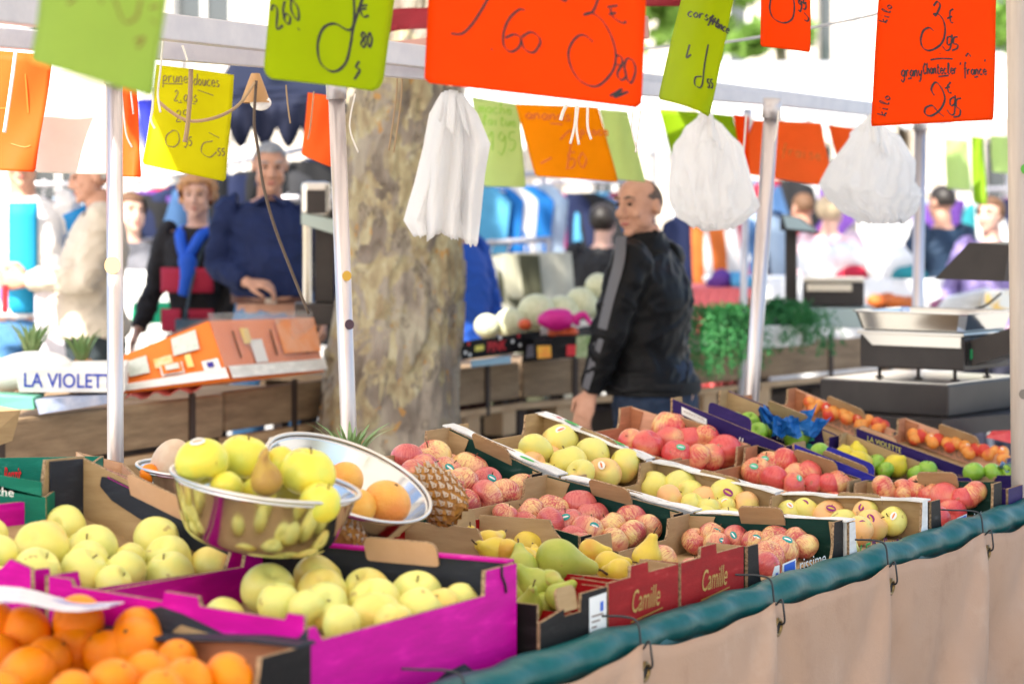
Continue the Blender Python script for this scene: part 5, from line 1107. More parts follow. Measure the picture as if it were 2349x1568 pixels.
def left_scale(o, q, ax, s):
    MB().box(q(0, .1, .05), (.24 * s, .22 * s, .10 * s), ax, 0, .006).build('housing', BLKP, o)
    MB().box(q(.02, .1, .32), (.09 * s, .07 * s, .44 * s), ax, 0, .006).build('column', BLKP, o)
    MB().box(q(-.06, .05, .34), (.045 * s, .03 * s, .50 * s), ax, 0, .01).build('side_rail', CHR, o)
    mb = MB(); mb.hexa([q(*p) for p in ((-.09, .0, .47), (.08, .0, .42), (.08, .14, .42), (-.09, .14, .47), (-.09, .02, .52), (.08, .02, .49), (.08, .14, .49), (-.09, .14, .52))]); mb.build('display_head', GRYP, o)
    MB().box(q(-.02, .06, .585), (.14 * s, .06 * s, .17 * s), ax, 0, .028).build('chrome_hood', CHR2, o); MB().box(q(-.02, .028, .575), (.09 * s, .006 * s, .11 * s), ax, 0, .002).build('hood_window', BLKP, o)
scale_('chrome and black scale beside the navy shirted man', P(735, 745, 9.6), 5, .85, left_scale)
# ---------------------------------------------------------------- the plane tree
bark = bpy.data.materials.new('plane_bark'); bark.use_nodes = True
n, L = bark.node_tree.nodes, bark.node_tree.links; b = n['Principled BSDF']; b.inputs['Roughness'].default_value = .85; b.inputs['Specular IOR Level'].default_value = .2
tc = n.new('ShaderNodeTexCoord'); mp = n.new('ShaderNodeMapping'); mp.inputs['Scale'].default_value = (1, 1, .62); L.new(tc.outputs['Object'], mp.inputs[0])
def _n(sc, d, r_=.55, dist=.4):
    t = n.new('ShaderNodeTexNoise'); t.inputs['Scale'].default_value = sc; t.inputs['Detail'].default_value = d; t.inputs['Roughness'].default_value = r_; t.inputs['Distortion'].default_value = dist; L.new(mp.outputs[0], t.inputs['Vector']); return t.outputs['Fac']
def _r(f, st, const=False):
    r = n.new('ShaderNodeValToRGB'); cr = r.color_ramp; cr.interpolation = 'CONSTANT' if const else 'LINEAR'
    while len(cr.elements) < len(st): cr.elements.new(.5)
    for e, (p, c) in zip(cr.elements, st): e.position = p; e.color = tuple(c) + (1,)
    L.new(f, r.inputs[0]); return r.outputs[0]
def _m(f, a, c):
    x = n.new('ShaderNodeMix'); x.data_type = 'RGBA'; L.new(f, x.inputs[0]); L.new(a, x.inputs[6]); L.new(c, x.inputs[7]); return x.outputs[2]
c1 = _r(_n(5, 6), [(.30, (.10, .08, .06)), (.44, (.22, .185, .155)), (.52, (.30, .26, .22)), (.60, (.36, .32, .25)), (.72, (.46, .43, .33))])
c2 = _r(_n(17, 4), [(.35, (.27, .21, .13)), (.55, (.40, .35, .22)), (.7, (.48, .45, .33))])
c3 = _r(_n(60, 3), [(.3, (.10, .085, .07)), (.7, (.34, .29, .23))])
col = _m(_r(_n(7.5, 5, .5, .9), [(.49, (0, 0, 0)), (.53, (1, 1, 1))]), c1, c2); col = _m(_r(_n(11, 5, .6, .6), [(.57, (0, 0, 0)), (.60, (.8, .8, .8))]), col, c3)
ora = _r(_n(30, 2), [(0, (.42, .20, .05)), (1, (.46, .26, .08))]); col = _m(_r(_n(19, 3, .5, .3), [(.66, (0, 0, 0)), (.68, (.75, .75, .75))]), col, ora)
L.new(col, b.inputs['Base Color']); bp = n.new('ShaderNodeBump'); bp.inputs['Strength'].default_value = .7; bp.inputs['Distance'].default_value = .02; L.new(_n(14, 6), bp.inputs['Height']); L.new(bp.outputs[0], b.inputs['Normal'])
tr_ = thing('plane_tree', 'thick mottled plane tree trunk between the couple and the vendor', 'tree', V(-.46, 9.6, 0))
mb = MB(); n_ = 150; rows = []
prof = [(1500, 715, 1078), (1250, 728, 1062), (1000, 736, 1052), (900, 744, 1051), (800, 756, 1052), (700, 772, 1055), (600, 788, 1056), (500, 796, 1055), (400, 802, 1052), (300, 806, 1046), (210, 808, 1044), (100, 805, 1050), (-300, 800, 1070), (-900, 790, 1100)]
vs = []; RW = []
for i in range(len(prof) - 1):
    for j in range(14): RW.append(tuple(lerp(prof[i][k], prof[i + 1][k], j / 14) for k in range(3)))
for y, x0, x1 in RW:
    c = P((x0 + x1) / 2, y, 9.6); rr = (x1 - x0) / 2 / F * 9.6
    for j in range(n_):
        plate = lambda d, z: (.014 if noise.noise(V(d.x * 3.2, d.y * 3.2, z * 4.2)) > .08 else 0) + (.010 if noise.noise(V(d.x * 7, d.y * 7, z * 7 + 9)) > .12 else 0)
        a = 2 * math.pi * j / n_; d = V(math.cos(a), math.sin(a), 0); nz = noise.noise(V(d.x * 1.6, d.y * 1.6, c.z * 1.3)) * .05 + noise.noise(V(d.x * 5, d.y * 5, c.z * 3.5)) * .022
        vs.append(c + d * (rr * (1 + nz) + plate(d, c.z)))
mb.add(vs, [(i * n_ + j, i * n_ + (j + 1) % n_, (i + 1) * n_ + (j + 1) % n_, (i + 1) * n_ + j) for i in range(len(RW) - 1) for j in range(n_)], 0, True)
top = P(945, -900, 9.6)
mb.build('trunk', bark, tr_)
rnd = random.Random(5); mb = MB(); tips = []
for k in range(7):
    a = k * .9 + .3; d = V(math.cos(a), math.sin(a), 0); L_ = 2.2 + rnd.random()
    p = [top - UP * .5, top + d * L_ * .35 + UP * .9, top + d * L_ * .8 + UP * (1.9 + rnd.random()), top + d * L_ * 1.2 + UP * (2.6 + rnd.random())]
    sp = spline(p, 4); mb.tube(sp, [.15 * (1 - i / len(sp)) + .02 for i in range(len(sp))], 8); tips += sp[4:]
mb.build('limb', bark, tr_)
LF = mat('plane_leaf', (.055, .11, .025), .55, (.09, .16, .035), 3, trans=.4, rv=.1); mb = MB()
for i in range(2600):
    t = rnd.choice(tips); c = t + V(rnd.gauss(0, .55), rnd.gauss(0, .55), rnd.gauss(.1, .45)); s = .07 + .07 * rnd.random()
    n1 = V(rnd.gauss(0, 1), rnd.gauss(0, 1), rnd.gauss(.6, 1)).normalized(); x = n1.orthogonal().normalized(); y = n1.cross(x)
    mb.add([c - x * s, c - x * .35 * s - y * .6 * s, c + x * .5 * s - y * .9 * s, c + x * s, c + x * .5 * s + y * .9 * s, c - x * .35 * s + y * .6 * s], [(0, 1, 2, 3, 4, 5)])
mb.build('crown', LF, tr_)
# ---------------------------------------------------------------- rear stall of wooden trays and what stands on it
IRON = mat('rusty_strap', (.045, .028, .022), .7)
def zof(y, Y): return H - (y - HY) / F * Y
def stall(label, xa, ya, xb, yb, straps, hgt=.155, blocks=()):
    Ya, Yb = .70 * F / (ya - HY), .70 * F / (yb - HY); a, b = P(xa, ya, Ya), P(xb, yb, Yb); d = (b - a).normalized(); N = UP.cross(d).normalized()
    if N.y > 0: N = -N      # towards the camera
    o = thing('wooden_stall_tray', label, 'market stall', V((a.x + b.x) / 2, (a.y + b.y) / 2, 0), 'wooden trays of the rear stall'); L_ = (b - a).length; X = d
    mid = (a + b) / 2; ax = (X, N, UP)
    MB().box(mid - UP * hgt / 2, (L_, .03, hgt), ax, 0, .012).build('front_plank', WOOD, o)
    MB().box(mid - UP * (hgt + .035) + N * .004, (L_ + .02, .04, .028), ax, 0, .004).build('lower_slat', WOODL, o)
    MB().box(mid - UP * .055 - N * .46, (L_, .88, .03), ax).build('tray_floor', WOOD, o)
    MB().box(mid - UP * (hgt / 2) - N * .92, (L_, .03, hgt), ax).build('rear_plank', WOOD, o)
    for u in straps: MB().box(lerp(a, b, u) - UP * (hgt * .62) + N * .020, (.030, .010, hgt * 1.45), ax).build('iron_strap', IRON, o)
    for u in blocks: MB().box(lerp(a, b, u) - UP * (hgt + .105) - N * .05, (.12, .10, .11), ax, 0, .006).build('block', WOODL, o)
    for u in (.06, .94):
        for k in (.06, .85): MB().box(lerp(a, b, u) - UP * (hgt / 2 + .42) - N * k, (.05, .05, .72 - hgt * .2), ax).build('leg', IRON, o)
    return o, a, b, X, N
ST = [stall('long weathered wooden tray at the left of the rear stall', -160, 982, 505, 903, (.20, .87), .16, (.75,)), stall('short wooden tray just left of the plane tree', 512, 898, 752, 867, (.62,), .15, (.35,)),
      stall('small wooden tray just right of the plane tree', 1010, 850, 1186, 830, (.55,), .16, (.42, .9)), stall('wooden tray between the small tray and the vendor', 1194, 828, 1480, 809, (.40,), .165, (.35,)),
      stall('long wooden tray with herbs right of the vendor', 1560, 806, 2080, 764, (.30, .62, .9), .165, (.12, .34))]
mb = MB()
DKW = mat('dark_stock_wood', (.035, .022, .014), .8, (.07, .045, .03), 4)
for i, (o, a, b, X, N) in enumerate(ST):
    nm = ['at the far left', 'left of the plane tree', 'right of the plane tree', 'left of the vendor', 'right of the vendor'][i]
    q = thing('stock_crates', 'dark stack of crates stored under the wooden tray ' + nm, 'crates', V((a.x + b.x) / 2, (a.y + b.y) / 2, 0) - N * .5, 'dark crates under the rear stall'); L_ = (b - a).length; k = max(1, int(L_ / .55)); ax = (X, N, UP)
    for j in range(k):
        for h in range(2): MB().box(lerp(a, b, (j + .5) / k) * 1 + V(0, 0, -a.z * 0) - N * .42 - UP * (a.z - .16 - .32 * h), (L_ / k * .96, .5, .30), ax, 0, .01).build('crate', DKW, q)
def boxpx(name, label, cat, bl, br, tr, tl, Y0, Y1, back, m, group=None):
    """a carton from its front face in the picture, extruded back"""
    p = [P(*bl, Y0), P(*br, Y1), P(*tr, Y1), P(*tl, Y0)]; o = thing(name, label, cat, (p[0] + p[1]) / 2, group); bk = V(*back)
    MB().hexa([p[0], p[1], p[1] + bk, p[0] + bk, p[3], p[2], p[2] + bk, p[3] + bk]).build('carton', m, o); return o, p
WB, p = boxpx('produce_box', 'white box with big blue capital letters at the left', 'box', (44, 899), (285, 899), (285, 843), (34, 848), 8.12, 8.2, (-.05, .4, 0), WH, 'boxes on the rear stall')
mb = MB(); text4(mb, 'LA VIOLETTE', lerp(p[0], p[1], .045) + UP * .017, lerp(p[0], p[1], .97) + UP * .012, lerp(p[0], p[1], .045) + UP * .066, .003, 0, 0, .012); mb.build('lettering', mat('cobalt_ink', (.03, .06, .42), .5), WB)
OC = mat('orange_carton', (.80, .17, .015), .5, (.86, .21, .02), 5)
# the orange mango carton lies tipped: two printed faces and a white foot
o = thing('fruit_carton', 'tipped orange fruit carton wrapped in clear film', 'box', P(500, 880, 8.7), 'boxes on the rear stall')
b0, b1, b2 = P(278, 903, 8.55), P(526, 872, 8.6), P(744, 852, 9.35); t0, t1, t2 = P(266, 822, 8.66), P(478, 736, 8.75), P(716, 728, 9.5); b3 = b0 + b2 - b1; t3 = t0 + t2 - t1
MB().hexa([b0, b1, b2, b3, t0, t1, t2, t3]).build('carton', OC, o)
def face(o_, p, u0, v0, u1, v1, m, nm, lift=.004, sk=0.):
    lift *= 4 if o_.name.startswith('fruit_carton') else 1
    mb = MB(); g = lambda u, v: lerp(lerp(p[0], p[1], u), lerp(p[3], p[2], u), v); N = (p[1] - p[0]).cross(p[3] - p[0]).normalized() * lift
    mb.add([g(u0, v0) + N, g(u1, v0) + N, g(u1 + sk, v1) + N, g(u0 + sk, v1) + N], [(0, 1, 2, 3)]); return mb.build(nm, m, o_)
fa, fb = [b0, b1, t1, t0], [b1, b2, t2, t1]; SILV = mat('silver_print', (.62, .66, .60), .4, (.50, .56, .50), 60)
face(o, fa, .10, .34, .30, .74, SILV, 'silver_panel'); face(o, fa, .56, .56, .82, .90, SILV, 'silver_panel', sk=.02); face(o, fa, .0, .0, 1, .17, WH, 'white_base'); face(o, fb, .0, .0, 1, .20, WH, 'white_base')
face(o, fa, .36, .40, .54, .60, mat('mango_print', (.80, .45, .10), .5, (.85, .62, .4), 40), 'fruit_print'); face(o, fa, .40, .2, .62, .42, WH, 'print_frame'); face(o, fa, .415, .215, .605, .405, OC, 'print_field', .006); face(o, fa, .45, .25, .58, .36, SILV, 'small_print', .008)
face(o, fa, .80, .16, .96, .34, WH, 'white_label'); face(o, fa, .84, .19, .90, .28, mat('navy_ink', (.03, .02, .25), .5), 'navy_mark', .006); face(o, fa, .66, .28, .72, .52, mat('lemon_print', (.85, .60, .2), .5), 'fruit_print')
for u in (.14, .50, .82): face(o, fb, u, .32, u + .015, .78, BLKI, 'vent_slot')
face(o, fb, .28, .22, .40, .62, mat('pale_print', (.75, .73, .72), .5), 'pale_print'); face(o, fb, .22, .55, .30, .82, mat('lemon_print', (.85, .60, .2), .5), 'fruit_print'); face(o, fb, .58, .34, .98, .96, mat('pale_orange_print', (.86, .42, .26), .4, (.85, .25, .06), 8), 'pale_print')
film = mat('clear_film', (.86, .84, .84), .22, (.80, .78, .78), 12, alpha=.13, bump=.5, bscale=14); mb = MB(); up_ = (t0 - b0).normalized()
mb.grid(lambda u, v: lerp(lerp(t0, t1, u), lerp(t3, t2, u), v) + UP * (.012 + .012 * math.sin(u * 9 + v * 5) * math.sin(v * 7) + .02 * math.sin(math.pi * u) * math.sin(math.pi * v)), 24, 14, 0, True, th=.001)
mb.grid(lambda u, v: lerp(lerp(t1, t2, u), lerp(b1, b2, u), v * .8) + V(0, -.02 - .012 * math.sin(u * 14 + v * 6) , .03 * (1 - v)), 24, 12, 0, True, th=.001); mb.build('clear_wrap', film, o)
solo(MB().ball(P(80, 838, 8.3), (.13, .1, .05), 18, 10).ball(P(-10, 860, 8.25), (.14, .1, .06), 18, 10).ball(P(190, 850, 8.35), (.12, .1, .03), 14, 8), 'white_wrapping', mat('white_paper', (.85, .84, .80), .7, bump=.4, bscale=9), 'sunlit white wrapping heaped in the blue lettered box', 'paper')
boxpx('box_cover', 'mint green box lid at the left on the wooden tray', 'box lid', (-60, 940), (78, 938), (74, 912), (-60, 908), 7.9, 8.0, (0, .2, 0), mat('mint_board', (.16, .52, .36), .5), 'boxes on the rear stall')
boxpx('box_cover', 'blue grey printed lid under the blue lettered box', 'box lid', (90, 950), (250, 925), (250, 905), (80, 918), 8.0, 8.2, (0, .2, 0), mat('bluegrey_print', (.28, .34, .50), .5, (.50, .52, .62), 20), 'boxes on the rear stall')
boxpx('carton', 'opened kraft carton at the left edge', 'carton', (-80, 1050), (28, 1010), (48, 940), (-80, 948), 7.2, 7.4, (-.2, .3, 0), KR, 'kraft cartons')
solo(MB().grid(lambda u, v: lerp(P(284, 914, 8.5), P(460, 892, 8.8), u) + V(0, .02 + .1 * v, .01 * math.sin(u * 20) + .02 * v), 14, 3, 0, True, th=.004), 'tissue_paper', mat('pink_tissue', (.72, .20, .18), .5), 'pink tissue paper on the tray under the orange carton', 'tissue')
# melons, pink bag, printed boxes
MEL = mat('melon_rind', (.56, .58, .36), .5, (.70, .70, .50), 9, bump=.1)
for i, (x, y, d, l_) in enumerate(((1118, 748, 62, 'small pale melon closest to the plane tree'), (1172, 742, 78, 'pale melon second from the plane tree'), (1232, 716, 92, 'large pale melon left behind the pink bag'), (1290, 716, 84, 'pale melon right behind the pink bag'), (1334, 694, 76, 'ribbed melon left of the vendor sleeve'), (1372, 655, 62, 'topmost melon on the pile against the vendor back'), (1366, 715, 60, 'low melon touching the vendor elbow'))):
    mb = MB(); r = .5; mb.lathe([(max(.002, r * math.sin(math.pi * k / 16)), -r * .93 * math.cos(math.pi * k / 16)) for k in range(17)], 40, fn=lambda a, t: 1 - .035 * abs(math.cos(5 * a)) ** 6)
    mo = mb.build('melon', MEL); tag(mo, l_, 'melon', 'melons on the rear stall'); Y = 10.75 + .05 * i; mo.location = P(x, y, Y); s = d / F * Y; mo.scale = (s, s, s); mo.rotation_euler = (U(-.4, .4), U(-.4, .4), U(0, 6))
mb = MB(); mb.ball(P(1275, 732, 10.6), (.085, .07, .048), 24, 14); mb.tube(spline([P(1320, 735, 10.6), P(1342, 722, 10.58), P(1362, 742, 10.6)], 4), [.03, .022, .016, .014, .012, .012, .012, .010, .008], 8)
for v in mb.v: v += V(noise.noise(v * 14), noise.noise(v * 14 + V(5, 0, 0)), noise.noise(v * 14 + V(0, 9, 0))) * .014
solo(mb, 'plastic_bag', mat('hot_pink_plastic', (.80, .03, .36), .35, trans=.3), 'hot pink plastic bag lying among the melons', 'plastic bag')
PB, p = boxpx('produce_box', 'black box printed with red letters right of the tree', 'box', (1056, 826), (1200, 806), (1200, 764), (1056, 784), 10.25, 10.5, (.1, .3, 0), BK, 'boxes on the rear stall')
mb = MB(); text4(mb, 'PINK', lerp(p[0], p[1], .42) + UP * .018, lerp(p[0], p[1], .72) + UP * .018, lerp(p[0], p[1], .42) + UP * .062, .004, 0, 0, .02); mb.build('lettering', REDT, PB); face(PB, p, .22, .38, .36, .68, YEI, 'yellow_label')
for u, v in ((.05, .3), (.10, .75), (.8, .55), (.92, .3), (.6, .85), (.9, .8), (.12, .15)): face(PB, p, u, v, u + .04, v + .18, REDT if int(u * 50) % 2 else WTX, 'printed_spot')
PB, p = boxpx('produce_box', 'black box with a grey panel beside the red lettered one', 'box', (1196, 832), (1272, 822), (1274, 770), (1204, 776), 10.5, 10.6, (.1, .3, 0), BK, 'boxes on the rear stall'); face(PB, p, .1, .2, .7, .72, mat('grey_panel', (.22, .22, .28), .5), 'grey_panel')
PB, p = boxpx('produce_box', 'black box printed with orange fruit and green leaves', 'box', (1266, 822), (1372, 818), (1374, 768), (1268, 772), 10.45, 10.55, (.05, .3, 0), BK, 'boxes on the rear stall'); face(PB, p, .5, .0, 1, 1, mat('leaf_print', (.16, .26, .08), .5, (.45, .50, .30), 30), 'leaf_print'); face(PB, p, .3, .1, .5, .6, REDT, 'red_print')
PB, p = boxpx('produce_box', 'narrow black box printed with orange peppers', 'box', (1226, 828), (1268, 824), (1266, 778), (1224, 778), 10.4, 10.45, (.05, .1, 0), BK, 'boxes on the rear stall'); face(PB, p, .15, .1, .9, .7, mat('pepper_print', (.85, .25, .02), .4, (.85, .55, .03), 25), 'pepper_print')
for i, (x, y, l_) in enumerate(((1204, 744, 'tomato left behind the grey panel box'), (1272, 764, 'tomato at the left in the leaf printed box'), (1292, 762, 'tomato in the middle of the leaf printed box'), (1312, 762, 'tomato at the right in the leaf printed box'))):
    mo = MB().ball(V(0, 0, 0), (.03, .03, .026), 14, 10).build('tomato', mat('tomato_skin', (.72, .12, .04), .3)); mo.location = P(x, y, 10.62); tag(mo, l_, 'tomato', 'tomatoes on the rear stall')
boxpx('pale_lath', 'pale plank lying across the boxes left of the vendor', 'plank', (1240, 768), (1375, 742), (1375, 730), (1240, 752), 10.7, 10.8, (.0, .08, 0), WH)
boxpx('pale_lath', 'pale blue tray edge under the red lettered box', 'tray', (1080, 842), (1172, 832), (1172, 818), (1080, 828), 10.2, 10.3, (.0, .08, 0), mat('pale_blue_plastic', (.30, .50, .66), .5))
# herbs: many thin fronds
HERB = mat('dill_green', (.03, .17, .05), .6, (.06, .26, .07), 12, trans=.25)
def herbs(label, c, drop, nfr, seed):
    rnd = random.Random(seed); mb = MB()
    for i in range(nfr):
        a = rnd.uniform(0, 6.28); L_ = rnd.uniform(.05, .13); d = V(math.cos(a) * 1.0, math.sin(a) * .6 - .5, 0).normalized(); s = c + V(rnd.gauss(0, .045), rnd.gauss(0, .05), rnd.gauss(0, .014))
        fall = drop * rnd.random() ** 1.3; pts = spline([s, s + d * L_ * .7 + UP * .05, s + d * L_ * 1.1 - UP * fall * .5, s + d * L_ * 1.15 - UP * (fall + .02)], 4); n_ = len(pts)
        for j in range(1, n_):
            for sg in (-1, 1, .4):
                t = (pts[j] - pts[j - 1]).normalized(); sd = V(rnd.gauss(0, 1), rnd.gauss(0, 1), rnd.gauss(0, .6)); sd = (sd - t * sd.dot(t)).normalized() * .022 * sg
                q = pts[j]; mb.add([q, q + sd * .6 + t * .006, q + sd + t * .022, q + sd * .4 + t * .016], [(0, 1, 2, 3)])
    return solo(mb, 'herb_bunch', HERB, label, 'herbs', 'bunches of green herbs', c)
herbs('bunch of feathery dill hanging over the tray right of the vendor', P(1662, 738, 11.4), .22, 150, 1)
herbs('leafy dill heap behind the leaning pole', P(1780, 722, 11.8), .04, 90, 2); herbs('dill trailing down from the white box by the grey scale', P(1836, 742, 11.6), .12, 40, 3)
PB, p = boxpx('produce_box', 'green and white box under the dill right of the vendor', 'box', (1606, 802), (1655, 798), (1654, 752), (1606, 752), 11.35, 11.4, (.05, .3, 0), mat('grass_green_board', (.03, .42, .10), .5), 'boxes on the rear stall'); face(PB, p, .1, .2, .8, .8, WH, 'white_label')
boxpx('produce_box', 'plain white box holding dill behind the leaning pole', 'box', (1736, 800), (1862, 790), (1866, 746), (1738, 748), 11.5, 11.6, (.05, .3, 0), WH, 'boxes on the rear stall')
mb = MB(); mb.add([P(2262, 1003, 8.0), P(2345, 1022, 8.0), P(2345, 985, 8.05), P(2275, 988, 8.05), P(2262, 1003, 8.25), P(2345, 1022, 8.25), P(2345, 985, 8.25), P(2275, 988, 8.25)], [(0, 1, 2, 3), (7, 6, 5, 4), (0, 4, 5, 1), (1, 5, 6, 2), (2, 6, 7, 3), (3, 7, 4, 0)])
solo(mb, 'watermelon_slice', mat('watermelon_flesh', (.62, .04, .05), .4, (.72, .12, .10), 30), 'cut red watermelon slice beside the right pole', 'watermelon')
# ================================================================== people
SKIN = mat('skin', (.52, .27, .18), .5, (.60, .33, .23), 25, spec=.3); SKINP = mat('pale_skin', (.62, .36, .27), .5, (.68, .42, .32), 25, spec=.3)
EYE = mat('dark_eye', (.03, .02, .015), .25); LIPS = mat('lips', (.42, .13, .11), .5)
def rotz(v, a): c, s = math.cos(a), math.sin(a); return V(v.x * c - v.y * s, v.x * s + v.y * c, v.z)
def hand(mb, wr, d, pn, side, curl=.5, s=1.):
    """palm with four bent fingers and a thumb; d along the hand, pn the way the palm faces, side +1/-1 thumb side"""
    d = d.normalized(); pn = (pn - d * pn.dot(d)).normalized(); w_ = d.cross(pn).normalized() * side
    mb.rings([(wr - d * .02 * s, w_ * .026 * s, pn * .021 * s), (wr + d * .02 * s, w_ * .034 * s, pn * .017 * s), (wr + d * .06 * s, w_ * .042 * s, pn * .015 * s), (wr + d * .092 * s, w_ * .040 * s, pn * .012 * s)], 0, 14)
    for k, (off, ln) in enumerate(((.030, .90), (.010, 1.), (-.010, .94), (-.029, .74))):
        p = wr + d * .086 * s + w_ * off * s; a = curl * (.55 + .12 * k); pts = [p]
        for sl in (.044, .028, .022):
            dd = d * math.cos(a) + pn * math.sin(a); p = p + dd * sl * ln * s; pts.append(p); a += curl * .75
        mb.tube(pts, [.0098 * s, .0092 * s, .0084 * s, .0072 * s], 8, dome=True)
    p = wr + d * .022 * s + w_ * .030 * s; t1 = (w_ * .75 + d * .7 + pn * .25).normalized(); t2 = (d * .95 + w_ * .15 + pn * .45).normalized()
    mb.tube([p - t1 * .012 * s, p + t1 * .038 * s, p + t1 * .038 * s + t2 * .030 * s, p + t1 * .036 * s + t2 * .055 * s], [.014 * s, .0115 * s, .0105 * s, .008 * s], 8, dome=True)
def person(label, feet, yaw, h, skin, top, trou, hair, larm, rarm, g=1., belly=0., lean=0., hyaw=0., hpitch=0., style='short', voxel=.007, collar=None, top_hem=.93, shirt=None, hcurl=.5, lhd=None, rhd=None, shoes=None, extras=None, sleeve=True, skirtlen=None, hs=1., neck=1.):
    """arms: (elbow, wrist) in the person's own frame at 1.75 m: x to their left, -y forward, z up"""
    s = h / 1.75; root = thing('person', label, 'person', feet); root.rotation_euler = (0, 0, math.radians(yaw))
    def build(mb, nm, m, vox, it=5, fac=.5):
        for v in mb.v: v.y -= lean * max(0, v.z - .9) ** 1.2; v *= s
        o = mb.build(nm, m); o.parent = root
        return smoothmesh(o, vox * s, it, fac)
    sh = {1: V(.185 * (.6 + .4 * g), .01, 1.43), -1: V(-.185 * (.6 + .4 * g), .01, 1.43)}
    B = MB(); gx = .55 + .45 * g
    tor = [(.86, .155 * g, .115 * g, 0), (.95, .165 * g, .125 * g, -.01), (1.05, .150 * g, .118 * g, -.012 - belly), (1.16, .158 * g, .122 * g, -.012 - belly * .8), (1.28, .170 * gx, .122 * g, -.005), (1.38, .178 * gx, .108 * gx, .008), (1.45, .130 * gx, .080, .012), (1.485, .072, .062, .014)]
    B.rings([(V(0, y, z), V(rx, 0, 0), V(0, ry, 0), 2.3) for z, rx, ry, y in tor], 0, 22)
    # neck and head, turned
    hy, hp = math.radians(hyaw), math.radians(hpitch); HM = Matrix.Rotation(hy, 3, 'Z') @ Matrix.Rotation(hp, 3, 'X'); nk = V(0, .012, 1.52)
    hd = lambda x, y, z: nk + HM @ (V(x, y, z) - nk)
    B.tube([V(0, .018, 1.44), V(0, .012, 1.50), hd(0, .004, 1.575)], [.066 * gx * neck, .058 * gx * neck, .056 * neck], 16); nB = len(B.v)
    X_, Y_, Z_ = HM @ V(1, 0, 0), HM @ V(0, 1, 0), HM @ V(0, 0, 1); ax = (X_, Y_, Z_)
    B.ball(hd(0, .010, 1.668), (.075, .094, .083), 22, 16, 0, ax); B.ball(hd(0, -.028, 1.628), (.062, .060, .072), 18, 12, 0, ax); B.ball(hd(0, -.040, 1.572), (.047, .044, .036), 16, 10, 0, ax)
    for q in (-1, 1):
        B.ball(hd(.042 * q, -.030, 1.592), (.026, .042, .034), 12, 8, 0, ax); B.ball(hd(.040 * q, -.066, 1.618), (.022, .020, .020), 10, 8, 0, ax)
        B.ball(hd(.076 * q, .018, 1.640), (.012, .020, .032), 12, 8, 0, ax); B.ball(hd(.030 * q, -.078, 1.675), (.026, .012, .008), 10, 6, 0, ax)
    B.tube([hd(0, -.082, 1.668), hd(0, -.097, 1.640), hd(0, -.104, 1.620)], [.009, .0115, .013], 10, dome=True)
    for q in (-1, 1): B.ball(hd(.013 * q, -.096, 1.612), (.010, .012, .008), 8, 6, 0, ax)
    B.ball(hd(0, -.084, 1.588), (.024, .011, .007), 10, 6, 0, ax); B.ball(hd(0, -.082, 1.575), (.021, .011, .007), 10, 6, 0, ax); B.ball(hd(0, -.080, 1.548), (.022, .016, .015), 10, 6, 0, ax)
    def grow(mb, i0=0):
        for v in mb.v[i0:]: v.x, v.y, v.z = nk.x + (v.x - nk.x) * hs, nk.y + (v.y - nk.y) * hs, nk.z + (v.z - nk.z) * hs
    grow(B, nB)
    T = MB(); infl = .014
    T.rings([(V(0, y, z), V(rx + infl + (.012 if z < 1 else 0), 0, 0), V(0, ry + infl + (.012 if z < 1 else 0), 0), 2.3) for z, rx, ry, y in [(top_hem, .168 * g, .128 * g, -.008 - belly * .6)] + [t for t in tor if t[0] > top_hem + .04][:-1] + [(1.475, .078, .068, .014)]], 0, 24)
    if collar: T.rings([(V(0, .012, 1.46), V(.096 * gx, 0, 0), V(0, .092, 0)), (V(0, .006, 1.515), V(.080 * gx, 0, 0), V(0, .086, 0)), (V(0, .006, 1.520 + collar), V(.078 * gx, 0, 0), V(0, .084, 0))], 0, 18)
    for q, (el, wr), hdv in ((1, larm, lhd), (-1, rarm, rhd)):
        el, wr = V(*el), V(*wr); S0 = sh[q]
        B.tube(spline([S0, lerp(S0, el, .5) + V(.006 * q, 0, 0), el, lerp(el, wr, .5), wr], 3), [.052, .052, .050, .048, .046, .043, .040, .040, .038, .034, .030, .027, .026], 12, dome=True)
        dv = V(*hdv[0]) if hdv else (wr - el).normalized() + V(0, -.15, 0); pn = V(*hdv[1]) if hdv else V(-q, .3, 0)
        dd = dv.normalized(); pp = (pn - dd * pn.dot(dd)).normalized(); wv = dd.cross(pp); ts = 1 if wv.dot(V(0, -1, .2)) > 0 else -1
        hand(B, wr, dv, pn, ts, hcurl, 1.05)
        se = wr if sleeve else lerp(S0, el, .75)
        P_ = [S0 + V(-.03 * q, 0, .012), S0, lerp(S0, el, .5) + V(.01 * q, 0, 0), el] + ([lerp(el, wr, .5), lerp(el, wr, .93)] if sleeve else [])
        rr = [.070 * gx, .072 * gx, .066 * gx, .060 * gx] + ([.056, .042] if sleeve else [])
        sp = spline(P_, 4); rs = []
        for i in range(len(sp)):
            u = i / 4; k = min(int(u), len(rr) - 2); rs.append(lerp(rr[k], rr[k + 1], u - k))
        T.tube(sp, [r * (1 + .035 * math.sin(i * 2.3)) for i, r in enumerate(rs)], 14, dome=False)
    L_ = MB()
    L_.rings([(V(0, -.006, z), V(rx * g, 0, 0), V(0, ry * g, 0), 2.3) for z, rx, ry in (((.80, .160, .122), (.90, .158, .122), (1.0, .145, .112), (1.03, .140, .108)) if top_hem < 1 else ((.80, .165, .125), (.90, .170, .132), (1.0, .162, .128), (1.03, .158, .124)))], 0, 22)
